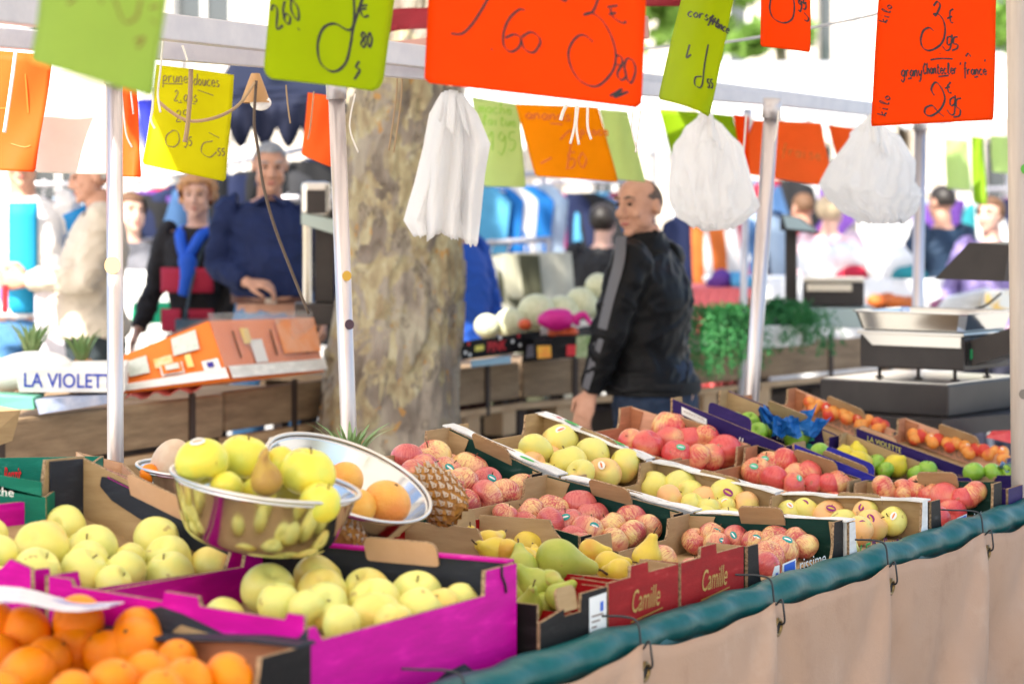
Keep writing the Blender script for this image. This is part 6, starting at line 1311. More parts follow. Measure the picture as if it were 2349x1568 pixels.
    for q in (-1, 1):
        hp_, kn, an = V(.088 * q * gx, -.005, .88), V(.098 * q, -.018, .49), V(.10 * q, .018, .085)
        B.tube(spline([hp_, lerp(hp_, kn, .5), kn, lerp(kn, an, .4), an], 3), [.085 * g, .083 * g, .079 * g, .074, .068, .061, .054, .054, .056, .055, .050, .043, .040], 12)
        B.ball(V(.105 * q, -.06, .045), (.045, .13, .042), 14, 8)
        if not skirtlen: L_.tube(spline([hp_ + V(0, 0, .02), lerp(hp_, kn, .5), kn, lerp(kn, an, .5), an - V(0, 0, .02)], 3), [.105 * g, .102 * g, .098 * g, .092, .086, .080, .074, .074, .074, .073, .072, .070, .068], 14)
        SM = MB(); SM.ball(V(.106 * q, -.065, .045), (.052, .142, .05), 16, 10); SM.ball(V(.106 * q, .02, .06), (.046, .06, .06), 12, 8); build(SM, 'shoe', shoes or mat('dark_shoe', (.03, .025, .02), .5), .012, 3)
    def folds(o, amp, sd):      # creases of cloth
        me = o.data; ns = [v.normal.copy() for v in me.vertices]
        for v, n_ in zip(me.vertices, ns):
            p = v.co; q = V(p.x * 7, p.y * 7, p.z * 11 + .8 * math.sin(p.x * 9)) + V(sd, sd * 2, 0)
            k = 1 - 2 * abs(noise.noise(q)); k2 = 1 - 2 * abs(noise.noise(V(p.x * 15 + p.z * 9, p.y * 15, p.z * 19) + V(sd, 3, 1)))
            v.co = p + n_ * amp * (k * k * k * .9 + .5 * k2 - .3)
    build(B, 'body', skin, voxel, 4, .4); folds(build(T, 'top', top, .009, 7), .011, len(label)); folds(build(L_, 'trousers', trou, .010, 6), .009, len(label) + 5)
    if hair:
        hm = MB(); n_, m_ = 72, 48; keep = []
        cen = hd(0, .010, 1.668); R_ = {'short': (.0795, .099, .088), 'bald': (.0772, .0962, .0842), 'puffy': (.102, .116, .110), 'long': (.092, .106, .096)}[style]
        vs = [];
        for i in range(m_ + 1):
            t = math.pi * i / m_
            for j in range(n_):
                a = 2 * math.pi * j / n_; d = V(math.sin(t) * math.cos(a), math.sin(t) * math.sin(a), math.cos(t)); nz = 1 + (.035 if style in ('puffy', 'long') else .01) * noise.noise(d * 6)
                vs.append(cen + HM @ V(d.x * R_[0] * nz, d.y * R_[1] * nz, d.z * R_[2] * nz)); keep.append(d)
        def ok(d):
            if style == 'bald': return d.z > -.62 and (d.y > .06 + .60 * max(0, d.z - .35) - .5 * (1 - min(1, abs(d.z - .15) / .3)) and not (d.z < -.02 and d.y < .30))
            lo_ = .34 + .25 * (abs(d.x) < .6)
            if style == 'short': return (d.z > lo_ if d.y < -.30 else d.z > -.02 if d.y < .1 else d.z > -.55)
            return (d.z > .45 if d.y < -.45 else d.z > -.35 if d.y < .0 else d.z > -.85)
        fs = [(i * n_ + j, i * n_ + (j + 1) % n_, (i + 1) * n_ + (j + 1) % n_, (i + 1) * n_ + j) for i in range(m_) for j in range(n_) if all(ok(keep[k]) for k in (i * n_ + j, i * n_ + (j + 1) % n_, (i + 1) * n_ + j))]
        hm.add(vs, fs, 0, True)
        if style in ('puffy',):
            for k in range(26):
                a = k * 2.4; d = V(math.cos(a), math.sin(a) * .9 + .15, .75 - .06 * k + .2).normalized()
                if d.y > -.5 or d.z > .5: hm.ball(cen + HM @ V(d.x * .088, d.y * .10 + .005, d.z * .092), .028, 8, 6)
        grow(hm)
        for v in hm.v: v.y -= lean * max(0, v.z - .9) ** 1.2; v *= s
        ho = hm.build('hair', hair); ho.parent = root
    for q in (-1, 1):
        e = MB(); e.ball(hd(.030 * q, -.083, 1.655), (.011, .007, .006), 10, 6, 0, ax)
        b_ = MB(); b_.tube([hd(.014 * q, -.090, 1.677), hd(.034 * q, -.088, 1.683), hd(.052 * q, -.074, 1.676)], [.004, .005, .003], 6)
        for mb_, nm, m in ((e, 'eye', EYE), (b_, 'eyebrow', hair or EYE)):
            grow(mb_)
            for v in mb_.v: v.y -= lean * max(0, v.z - .9) ** 1.2; v *= s
            o = mb_.build(nm, m); o.parent = root
    lp_ = MB(); lp_.ball(hd(0, -.0915, 1.582), (.021, .006, .007), 10, 6, 0, ax)
    grow(lp_)
    for v in lp_.v: v.y -= lean * max(0, v.z - .9) ** 1.2; v *= s
    lp_.build('lips', LIPS).parent = root
    def extra(mb, nm, m):
        for v in mb.v: v.y -= lean * max(0, v.z - .9) ** 1.2; v *= s
        o = mb.build(nm, m); o.parent = root; return o
    if extras: extras(extra, sh)
    return root
PAVE_Z = .17
mb = MB(); mb.hexa([V(-14, 10.35, 0), V(-.9, 10.35, 0), V(-.9, 13.2, 0), V(-14, 13.2, 0), V(-14, 10.35, PAVE_Z), V(-.9, 10.35, PAVE_Z), V(-.9, 13.2, PAVE_Z), V(-14, 13.2, PAVE_Z)])
tag(mb.build('raised_pavement', ASPH), kind='structure')
def at(x, Y, z=0.): return V((x - XC) / F * Y, Y, z)
BJK = mat('black_tracksuit', (.0045, .0045, .0055), .5, (.007, .007, .0085), 8, bump=.3, bscale=9, spec=.16); JNS = mat('dark_jeans', (.010, .020, .045), .8, (.02, .04, .085), 10); GREYS = mat('grey_stripe', (.10, .10, .115), .5)
def vend(extra, sh):
    a, e, w_ = sh[1], V(.285, -.085, 1.14), V(.265, -.185, .915); sp = spline([a + V(-.02, .0, .05), a + V(.03, -.005, -.02), lerp(a, e, .5) + V(.02, 0, 0), e, lerp(e, w_, .5), lerp(e, w_, .9)], 6); mb = MB(); rows = []; N_ = len(sp)
    for i, p in enumerate(sp):
        t = (sp[min(i + 1, N_ - 1)] - sp[max(i - 1, 0)]).normalized(); o_ = V(1, -.15, .15); o_ = (o_ - t * o_.dot(t)).normalized(); sd = t.cross(o_); u = i / (N_ - 1); R_ = lerp(.088, .052, u)
        for k in range(5): an = (k - 2) * .15; rows.append(p + o_ * R_ * math.cos(an) + sd * R_ * math.sin(an))
    mb.add(rows, [(i * 5 + k, i * 5 + k + 1, i * 5 + k + 6, i * 5 + k + 5) for i in range(N_ - 1) for k in range(4)], 0, True); extra(mb, 'sleeve_stripe', GREYS)
    mb = MB(); mb.rings([(V(0, -.012, .905), V(.222, 0, 0), V(0, .178, 0), 2.3), (V(0, -.013, .925), V(.228, 0, 0), V(0, .184, 0), 2.3), (V(0, -.013, .955), V(.226, 0, 0), V(0, .182, 0), 2.3)], 0, 40, False); extra(mb, 'hem_band', mat('ribbed_black', (.008, .008, .009), .8))
person('balding vendor in black tracksuit jacket with grey sleeve stripe standing behind the fruit', at(1506, 9.35), -112, 1.69, SKIN, BJK, JNS, mat('shaved_hair', (.075, .058, .052), .9, (.17, .12, .10), 90), ((.285, -.085, 1.14), (.265, -.185, .915)), ((-.27, -.03, 1.14), (-.26, -.10, .90)), g=1.30, belly=.03, lean=.10, hyaw=66, hpitch=3, hs=1.07, neck=1.12, style='bald', voxel=.0055, collar=.03, top_hem=.92,
       lhd=((.0, -.35, -1), (-1, .2, .1)), extras=vend)
NAVY = mat('navy_polo', (.004, .012, .060), .8, (.007, .018, .085), 9, bump=.25, bscale=9); JEA = mat('blue_jeans', (.055, .17, .36), .8, (.10, .25, .46), 8); GH = mat('grey_hair', (.22, .22, .23), .8, (.34, .34, .35), 40)
def navx(extra, sh):
    mb = MB(); mb.rings([(V(0, -.012, z), V(.180, 0, 0), V(0, .142, 0), 2.3) for z in (1.0, 1.005, 1.04, 1.045)], 0, 36, False); extra(mb, 'belt', mat('brown_leather', (.11, .04, .025), .5))
    extra(MB().box(V(0, -.160, 1.022), (.05, .012, .045)), 'belt_buckle', CHR2)
    mb = MB(); mb.box(V(.045, -.075, 1.478), (.075, .05, .012), (V(.8, -.3, -.5).normalized(), V(.3, .9, 0).normalized(), V(.5, .1, .8).normalized())); mb.box(V(-.045, -.075, 1.478), (.075, .05, .012), (V(.8, .3, .5).normalized(), V(-.3, .9, 0).normalized(), V(-.5, .1, .8).normalized())); extra(mb, 'polo_collar', NAVY)
person('grey haired man in navy long sleeved polo and blue jeans looking down', at(618, 11.1, PAVE_Z), 8, 1.72, SKIN, NAVY, JEA, GH, ((.27, .05, 1.16), (.25, -.04, .93)), ((-.235, .0, 1.17), (-.11, -.21, 1.10)), g=.98, belly=.04, hyaw=2, hpitch=14, style='short', rhd=((1, -.35, -.1), (0, .4, -1)), hcurl=.9, extras=navx, top_hem=1.03)
def womx(extra, sh):
    mb = MB(); mb.tube(spline([V(.085, .02, 1.46), V(.06, -.10, 1.43), V(.0, -.155, 1.32), V(-.055, -.10, 1.43), V(-.085, .02, 1.46)], 6), .030, 10); mb.tube(spline([V(0, -.15, 1.33), V(.015, -.165, 1.24), V(-.01, -.165, 1.12)], 5), [.042, .045, .05, .05, .045, .045, .04, .04, .035, .035, .03], 10); extra(mb, 'blue_scarf', mat('blue_scarf', (.01, .10, .62), .6))
    RC = mat('red_check', (.42, .015, .05), .75)
    for x, z, w_, hh in ((-.085, 1.20, .09, .13), (.085, 1.20, .09, .13), (-.085, .99, .09, .12), (.085, .99, .09, .12)):
        mb = MB(); mb.grid(lambda u, v: V(x + (u - .5) * w_ * 1.4, -.165 + .9 * ((x + (u - .5) * w_ * 1.4) ** 2) * 1.8 - .012, z + (v - .5) * hh), 6, 4, 0, True, th=.003); extra(mb, 'red_patch', RC)
    mb = MB(); mb.grid(lambda u, v: V(.10 + (u - .5) * .26, -.235, .80 + v * .20), 4, 4, 0, True, th=.05); mb.tube(spline([V(.02, -.22, 1.0), V(.05, -.19, 1.2), V(.08, -.05, 1.46)], 5), .008, 6); extra(mb, 'handbag', mat('slate_leather', (.05, .08, .11), .35))
person('red haired woman in black and red checked jacket with a blue scarf', at(452, 11.5, PAVE_Z), -14, 1.57, SKINP, mat('black_knit', (.014, .012, .014), .8, bump=.3, bscale=30), mat('dark_trousers', (.03, .03, .05), .8), mat('auburn_hair', (.46, .22, .09), .7, (.58, .32, .15), 30), ((.20, .03, 1.15), (.17, -.08, .92)), ((-.23, -.02, 1.17), (-.27, -.16, .93)), g=.84, hyaw=10, hpitch=4, style='puffy', extras=womx)
BEI = mat('beige_jacket', (.52, .45, .36), .75, (.60, .53, .43), 6, bump=.3, bscale=8)
def beix(extra, sh):
    MBx = MB().box(V(-.20, -.02, .98), (.09, .20, .26), None, 0, .02); MBx.tube(spline([V(-.2, -.08, 1.1), V(-.1, -.14, 1.3), V(.1, -.03, 1.5)], 4), .012, 6); extra(MBx, 'shoulder_bag', mat('plum_grey_leather', (.09, .075, .085), .6))
    extra(MB().box(V(.14, -.42, 1.08), (.10, .03, .13), None, 0, .01), 'red_packet', mat('red_packet', (.70, .02, .03), .4)); extra(MB().lathe([(.004, -.003), (.035, -.003), (.035, .003), (.004, .003)], 16, V(.14, -.44, 1.09), 0, (V(1, 0, 0), V(0, 0, 1), V(0, -1, 0))), 'packet_badge', mat('blue_badge', (.02, .12, .75), .4))
person('person in a beige jacket facing left behind the first pole, holding a red packet', at(222, 10.7, PAVE_Z), -78, 1.66, SKIN, BEI, mat('teal_black_trousers', (.02, .03, .035), .8), mat('white_hair', (.62, .60, .56), .8), ((.27, -.06, 1.17), (.15, -.33, 1.16)), ((-.27, -.03, 1.17), (-.12, -.33, 1.16)), g=1.12, belly=.03, hyaw=5, hpitch=12, style='short', hcurl=1., top_hem=.90, extras=beix)
def whix(extra, sh):
    mb = MB(); mb.grid(lambda u, v: V((u - .5) * .13, -.155 - .02 * math.cos((u - .5) * 3), .95 + v * .50), 6, 8, 0, True, th=.004); extra(mb, 'turquoise_shirt', mat('turquoise_shirt', (.01, .30, .55), .7))
    extra(MB().grid(lambda u, v: V(.05 + u * .24, -.24 + .01 * math.sin(u * 5), .72 + v * .42), 5, 5, 0, True, th=.004), 'pale_bag', mat('pale_bag', (.62, .60, .66), .6))
    mb = MB(); mb.tube(spline([sh[1] + V(.03, 0, -.02), V(.30, .0, 1.2), V(.27, -.12, 1.08)], 5), .078, 12); extra(mb, 'blue_sleeve', mat('azure_sleeve', (.005, .20, .50), .6))
person('man in an open white jacket over a turquoise shirt at the left edge', at(52, 11.0, PAVE_Z), 12, 1.74, SKIN, mat('white_jacket', (.74, .73, .74), .7, bump=.3, bscale=8), JEA, GH, ((.30, .02, 1.18), (.24, -.18, 1.10)), ((-.28, .0, 1.17), (-.12, -.24, 1.16)), g=1.02, hyaw=-6, hpitch=8, style='short', hcurl=.9, extras=whix, rhd=((1, -.3, .1), (0, .2, -1)))
person('dark haired woman in black standing beyond the vendor back', at(1384, 14.2), 160, 1.60, SKINP, mat('black_coat', (.012, .012, .014), .7), mat('dark_trousers', (.03, .03, .05), .8), mat('black_hair', (.02, .015, .012), .5), ((.28, -.04, 1.17), (.20, -.24, 1.18)), ((-.28, .0, 1.16), (-.2, -.2, 1.1)), style='long', voxel=.012)
person('distant person in a pale pink coat and red trousers', at(1905, 15.8), 140, 1.66, SKINP, mat('pale_pink_coat', (.66, .48, .52), .75), mat('red_trousers', (.50, .02, .06), .75), mat('blond_hair', (.55, .42, .26), .7), ((.27, .0, 1.16), (.2, -.15, 1.0)), ((-.27, 0, 1.16), (-.22, -.12, .95)), style='long', voxel=.013, top_hem=.80)
person('distant person in a dark navy jacket beside the thin pole', at(2160, 15.2), -150, 1.72, SKIN, mat('dark_navy_coat', (.015, .035, .07), .75), mat('teal_trousers', (.05, .20, .22), .75), mat('black_hair', (.02, .015, .012), .5), ((.28, .0, 1.16), (.24, -.12, .95)), ((-.28, 0, 1.16), (-.2, -.2, 1.0)), style='short', voxel=.013)
person('person in a bright blue sweater half hidden by the plane tree', at(1052, 11.9), 60, 1.68, SKIN, mat('bright_blue_sweater', (.01, .07, .38), .75), mat('maroon_trousers', (.12, .02, .03), .8), GH, ((.28, -.02, 1.15), (.27, -.10, .93)), ((-.28, 0, 1.15), (-.27, -.08, .92)), style='short', voxel=.011)
person('distant person in lilac walking near the right pole', at(2272, 14.4), -40, 1.64, SKINP, mat('lilac_shirt', (.26, .20, .42), .75), mat('dark_trousers', (.03, .03, .05), .8), mat('brown_hair', (.12, .06, .03), .7), ((.28, .0, 1.16), (.25, -.1, .95)), ((-.28, 0, 1.16), (-.2, -.2, 1.05)), style='long', voxel=.013)
# ================================================================== the market beyond: clothes rails, cloths, awnings, facades, trees
def shirt_mesh(kind):
    k = 'garm_' + kind
    if k in FMESH: return FMESH[k]
    mb = MB()
    def blob(poly, th, fold):
        """a hanging cloth shape: outline swept through soft folds"""
        ys = sorted(set(p[1] for p in poly)); nu = 14; rows = []
        top, bot = max(ys), min(ys); nv = 12
        def span(z):
            xs = []
            for (x0, z0), (x1, z1) in zip(poly, poly[1:] + poly[:1]):
                if (z0 - z) * (z1 - z) <= 0 and z0 != z1: xs.append(x0 + (x1 - x0) * (z - z0) / (z1 - z0))
            return (min(xs), max(xs)) if xs else (0, 0)
        for q in (0, 1):
            def f(u, v):
                z = lerp(top - .002, bot + .002, v); a, b = span(z); x = lerp(a, b, u); y = (-1 if q == 0 else 1) * th * math.sin(math.pi * min(max(u, .02), .98)) ** .5 + .018 * math.sin(x * fold + z * 3) * (.3 + v)
                return V(x, y, z)
            mb.grid(f, nu, nv, 0, True, flip=bool(q))
    if kind == 'shirt': blob([(-.09, 0), (.09, 0), (.21, -.06), (.29, -.34), (.20, -.37), (.19, -.70), (-.19, -.70), (-.20, -.37), (-.29, -.34), (-.21, -.06)], .05, 38)
    elif kind == 'trousers':
        blob([(-.18, 0), (.18, 0), (.20, -.25), (.21, -1.0), (.05, -1.0), (.01, -.30), (-.01, -.30), (-.20, -.30)], .05, 30); blob([(-.18, 0), (.0, 0), (-.01, -.30), (-.05, -1.0), (-.21, -1.0), (-.20, -.25)], .05, 30)
    elif kind == 'dress': blob([(-.08, 0), (.08, 0), (.18, -.05), (.15, -.35), (.26, -1.05), (-.26, -1.05), (-.15, -.35), (-.18, -.05)], .06, 34)
    o = mb.build('hanging_garment', BK); me = o.data; bpy.data.objects.remove(o); FMESH[k] = me; return me
CLO = {'black': (.012, .012, .014), 'navy': (.012, .02, .07), 'grey': (.16, .16, .18), 'charcoal': (.045, .045, .05), 'blue': (.01, .18, .55), 'white': (.78, .77, .76), 'khaki': (.48, .46, .33), 'cream': (.66, .64, .52), 'pink': (.70, .06, .25), 'red': (.55, .02, .05), 'denim': (.06, .14, .30), 'sky blue': (.10, .40, .65), 'violet': (.14, .05, .30), 'orange': (.75, .18, .03), 'pale blue': (.45, .58, .72), 'teal': (.02, .25, .28), 'green': (.05, .30, .10), 'olive': (.09, .09, .05), 'maroon': (.12, .01, .03)}
def rail(nm, x0, y0, Y0, x1, y1, Y1, items, kind, yawv):
    a, b = P(x0, y0, Y0), P(x1, y1, Y1); o = thing('clothes_rail', 'metal clothes rail ' + nm, 'clothes rail', V((a.x + b.x) / 2, (a.y + b.y) / 2, 0), 'clothes rails of the market')
    MB().tube([a, b], .016, 8).build('rail_bar', STEEL, o)
    for e in (a, b):
        q = lerp(a, b, .02 if e is a else .98); MB().tube([V(q.x, q.y, 0), q], .016, 8).build('upright', STEEL, o); MB().box(V(q.x, q.y, .02), (.06, .5, .04)).build('foot', STEEL, o)
    cnt = {}
    for i, it in enumerate(items):
        c, kd = (it, kind) if isinstance(it, str) else it
        p = lerp(a, b, (i + .5) / len(items)); me0 = shirt_mesh(kd); key = kd + c
        if key not in FMESH:
            m2 = me0.copy(); m2.materials.clear(); m2.materials.append(mat(c.replace(' ', '_') + '_cloth', CLO[c], .8, tuple(x * .75 for x in CLO[c]), 5, trans=.08)); FMESH[key] = m2
        g = bpy.data.objects.new('hanging_' + kd, FMESH[key]); COL.objects.link(g); g.location = p - UP * .07; g.rotation_euler = (0, 0, math.radians(yawv + U(-25, 25))); k = U(.92, 1.08); g.scale = (k, k, k)
        hk = MB(); hk.tube(spline([V(0, 0, -.01), V(0, 0, .03), V(.02, 0, .07), V(0, 0, .09), V(-.02, 0, .07)], 3), .004, 5); hk.tube([V(-.14, 0, -.03), V(0, 0, -.005), V(.14, 0, -.03)], .008, 5); h_ = hk.build('hanger', STEEL); h_.parent = g
        tag(g, f'{c} {kd} hanging {ORD0[i] if i < len(ORD0) else "last"} from left on the rail {nm}', {'shirt': 'shirt', 'trousers': 'trousers', 'dress': 'dress'}[kd], 'garments on the rail ' + nm)
    return o
ORD0 = ['first', 'second', 'third', 'fourth', 'fifth', 'sixth', 'seventh', 'eighth', 'ninth', 'tenth', 'eleventh', 'twelfth', 'thirteenth', 'fourteenth']
rail('behind the couple', 290, 420, 13.6, 760, 330, 14.0, ['black', 'violet', 'red', 'navy', 'denim', 'black', 'navy', 'black', 'charcoal', 'black', 'black', 'navy'], 'shirt', 20)
rail('below the yellow card', 250, 560, 13.0, 460, 540, 13.2, ['black', 'charcoal', 'black', 'olive', 'black'], 'shirt', 40)
rail('behind the pale card', 1060, 405, 15.0, 1250, 398, 15.2, ['navy', 'sky blue', 'blue', 'white', 'blue', 'pale blue'], 'dress', 10)
rail('above the vendor sleeve', 1225, 420, 16.0, 1440, 415, 16.2, ['white', 'navy', 'pink', 'navy', 'black', 'denim', 'sky blue', 'black', 'maroon'], 'shirt', 15)
rail('behind the melons', 1068, 560, 13.2, 1262, 548, 13.4, [('olive', 'trousers'), ('cream', 'trousers'), ('olive', 'trousers'), ('khaki', 'trousers'), ('cream', 'trousers')], 'trousers', 5)
rail('right of the vendor', 1560, 470, 16.4, 1770, 460, 16.6, ['navy', 'orange', 'white', 'orange', 'denim', 'red', 'pale blue', 'navy'], 'shirt', 15)
rail('far right of the market', 2030, 440, 18.0, 2420, 430, 18.4, ['white', 'violet', 'pale blue', 'red', 'violet', 'white', 'teal', 'navy', 'pink', 'green', 'navy'], 'shirt', 5)
rail('behind the white jacket', -40, 420, 13.4, 240, 425, 13.4, ['white', 'navy', 'violet', 'black', 'pale blue', 'maroon', 'black'], 'shirt', 15)
def cloth_table(label, x0, x1, yt, Y, m, drop=.75, dep=.9, cat='table'):
    a, b = P(x0, yt, Y), P(x1, yt, Y); o = thing('market_table', label, cat, V((a.x + b.x) / 2, Y, 0), 'cloth covered tables of the market'); mb = MB()
    mb.grid(lambda u, v: lerp(a, b, u) + V(0, -.03 * math.sin(u * 40) * (1 - v), -drop * (1 - v) ** 1.), 40, 6, 0, True, th=.004); mb.build('front_cloth', m, o)
    MB().box((a + b) / 2 + V(0, dep / 2, -.02), ((b - a).length, dep, .03)).build('table_top', m, o)
    for u in (.05, .95):
        for k in (.1, .8): q = lerp(a, b, u); MB().box(V(q.x, q.y + k, q.z / 2 - .02), (.04, .04, q.z - .04)).build('leg', STEEL, o)
    return o
WCL = mat('white_tablecloth', (.80, .79, .77), .8); REDC = mat('red_tablecloth', (.70, .03, .07), .75); PNKC = mat('coral_tablecloth', (.80, .16, .16), .75)
cloth_table('white covered table beyond the herbs at the right', 1640, 2380, 640, 14.6, WCL); cloth_table('second white covered table further right', 1800, 2500, 585, 18.5, WCL); cloth_table('red covered table beyond the melons', 1225, 1375, 640, 14.6, REDC)
cloth_table('coral covered table right of the vendor', 1590, 1725, 660, 13.6, PNKC); cloth_table('white covered table behind the couple at the left', 260, 480, 620, 12.4, WCL)
def heap(name, label, cat, pts, Y, m, r, seed, grp=None):
    mb = MB(); rnd = random.Random(seed)
    for x, y in pts: mb.ball(P(x, y, Y + rnd.uniform(-.1, .1)), (r * rnd.uniform(.8, 1.3), r, r * rnd.uniform(.6, 1.)), 10, 7)
    o = solo(mb, name, m, label, cat, grp); return smoothmesh(o, r * .22, 3)
heap('cloth_pile', 'pile of white folded cloths on the white table', 'cloth', [(1880, 600), (1940, 590), (2000, 605), (2060, 598), (2110, 612), (2180, 615), (2230, 622), (1910, 620), (2040, 622)], 15.2, WCL, .13, 1)
heap('cloth_pile', 'violet folded cloths on the far white table', 'cloth', [(2020, 572), (2050, 576), (2075, 572)], 18.8, mat('violet_pile', (.16, .06, .34), .8), .09, 2)
heap('vegetable_heap', 'heap of orange carrots beyond the grey scale', 'carrots', [(2010, 690), (2035, 684), (2058, 692), (2080, 696), (2025, 704), (2060, 708), (2095, 706)], 13.6, mat('carrot_orange', (.62, .13, .02), .6, (.72, .20, .04), 20), .055, 3)
heap('onion_heap', 'dark onions beside the carrots', 'onions', [(2148, 702), (2156, 704), (2162, 701)], 13.42, mat('purple_onion', (.08, .02, .05), .4), .05, 4)
boxpx('produce_box', 'tilted white and green box right of the thin pole', 'box', (2150, 718), (2262, 716), (2275, 664), (2175, 686), 12.6, 12.6, (.05, .35, 0), WH, 'boxes on the far tables')
boxpx('produce_box', 'white carton with yellow fruit print near the scale column', 'box', (2255, 724), (2345, 724), (2345, 668), (2262, 672), 12.2, 12.3, (.05, .35, 0), mat('yellow_white_board', (.80, .78, .70), .5, (.85, .55, .15), 9, lo=.5, hi=.56), 'boxes on the far tables')
boxpx('shopping_bag', 'white shopping bag on the ground by the woman', 'bag', (430, 745), (520, 745), (510, 640), (440, 640), 12.0, 12.0, (0, .2, 0), WCL)
boxpx('shopping_bag', 'green carrier bag below the woman hand', 'bag', (300, 742), (400, 742), (395, 695), (305, 695), 11.9, 11.9, (0, .2, 0), mat('emerald_bag', (.01, .45, .22), .5))
# a stall canopy with a scalloped navy edge, and white canopies
NVC = mat('navy_awning_cloth', (.003, .006, .026), .8)
def awning(label, x0, x1, y, Y, m, drop, dep, scal=9, rise=.5):
    a, b = P(x0, y, Y), P(x1, y, Y); o = thing('market_awning', label, 'awning', V(a.x, Y, 0), 'awnings of the other stalls')
    MB().grid(lambda u, v: lerp(a, b, u) + V(0, dep * v, rise * v), 12, 4, 0, True, th=.004).build('roof_cloth', m, o)
    MB().grid(lambda u, v: lerp(a, b, u) + V(0, -.01 + .01 * math.sin(u * 50), -drop * v * (.55 + .45 * abs(math.sin(u * math.pi * scal)))), scal * 8, 3, 0, True, th=.003).build('scalloped_edge', m, o)
    for u in (.03, .97):
        for k in (.05, .95): q = lerp(a, b, u) + V(0, dep * k, rise * k); MB().tube([V(q.x, q.y, 0), q], .02, 8).build('post', STEEL, o)
awning('navy scalloped awning behind the couple', 470, 800, 238, 14.3, NVC, .26, 2.0, 6); awning('white awning of the stall beyond the vendor', 1060, 1560, 300, 17.5, WCL, .2, 2.5, 10); awning('white awning behind the right price card', 1600, 2500, 230, 20., WCL, .25, 3., 14); awning('white awning at the far left', -300, 330, 215, 16., WCL, .22, 2.5, 9)
boxpx('cloth_banner', 'royal blue banner beside the orange strip card', 'banner', (330, 345), (372, 345), (362, 225), (312, 228), 13.8, 13.8, (0, .01, 0), mat('royal_blue_cloth', (.02, .03, .45), .7))
# facades far behind
STN = mat('pale_limestone', (.52, .47, .40), .85, (.60, .55, .48), 1.2, bump=.15, bscale=6); GLS = mat('window_glass', (.05, .06, .07), .08, spec=.8); SLT = mat('zinc_roof', (.20, .22, .25), .5)
def facade(label, x0, x1, Y, dep, nfl, nb, m=STN, fl=3.2):
    o = thing('building', label, 'building', V((x0 + x1) / 2, Y, 0), 'buildings around the square'); w_ = (x1 - x0) / nb; hgt = nfl * fl + .8; mb = MB()
    # wall as strips round real openings
    ow, oh = w_ * .42, fl * .58
    for i in range(nb):
        xa = x0 + i * w_; xb = xa + w_; c = (xa + xb) / 2
        for a, b in ((xa, c - ow / 2), (c + ow / 2, xb)): mb.box(V((a + b) / 2, Y + .2, hgt / 2), (b - a, .4, hgt))
        zs = [0]
        for f in range(nfl): zs += [f * fl + .9, f * fl + .9 + oh]
        zs.append(hgt)
        for k in range(0, len(zs), 2): mb.box(V(c, Y + .2, (zs[k] + zs[k + 1]) / 2), (ow, .396, zs[k + 1] - zs[k]))
    mb.box(V((x0 + x1) / 2, Y + .42 + dep / 2, hgt / 2), (x1 - x0, dep, hgt)); mb.build('wall', m, o)
    for i in range(nb):
        c = x0 + (i + .5) * w_
        for f in range(nfl):
            z0 = f * fl + .9; wd = MB(); wd.box(V(c, Y + .22, z0 + .04), (ow, .08, .07)); wd.box(V(c, Y + .22, z0 + oh - .04), (ow, .08, .07)); wd.box(V(c, Y + .22, z0 + oh / 2), (.07, .078, oh - .16))
            for q in (-1, 1): wd.box(V(c + q * (ow / 2 - .035), Y + .22, z0 + oh / 2), (.07, .08, oh - .15))
            wo = wd.build('window', WH, o); pn = MB().box(V(c, Y + .27, z0 + oh / 2), (ow - .02, .02, oh - .02)).build('pane', GLS); pn.data.transform(Matrix.Translation(-wloc(wo))); pn.parent = wo
    mb = MB()
    for f in range(1, nfl + 1): mb.box(V((x0 + x1) / 2, Y - .06, f * fl + .1), (x1 - x0 + .1, .14, .18))
    mb.build('cornice', m, o); mb = MB(); mb.hexa([V(x0 - .1, Y - .1, hgt), V(x1 + .1, Y - .1, hgt), V(x1 + .1, Y + dep, hgt), V(x0 - .1, Y + dep, hgt), V(x0, Y + 1.6, hgt + 2.4), V(x1, Y + 1.6, hgt + 2.4), V(x1, Y + dep - 1, hgt + 2.4), V(x0, Y + dep - 1, hgt + 2.4)]); mb.build('roof', SLT, o)
facade('pale stone building behind the left half of the market', -16, -1.5, 40, 8, 4, 6); facade('pale stone building in the middle distance behind the vendor', -1.2, 7.0, 44, 8, 4, 4); facade('pale stone building at the right behind the price card', 7.3, 22, 41, 8, 4, 6)
def column(label, x, Y, r, hgt):
    o = thing('stone_column', label, 'column', V(x, Y, 0)); MB().tube([V(x, Y, .3), V(x, Y, hgt - .3)], r, 24).build('shaft', STN, o); MB().box(V(x, Y, .15), (r * 2.6, r * 2.6, .3)).build('base', STN, o); MB().box(V(x, Y, hgt - .15), (r * 2.6, r * 2.6, .3)).build('capital', STN, o)
column('beige stone column left of the right price card', (1936 - XC) / F * 24, 24, .125, 4.2)
LF2 = mat('sunny_leaf', (.16, .30, .05), .55, (.24, .38, .08), 3, trans=.5)
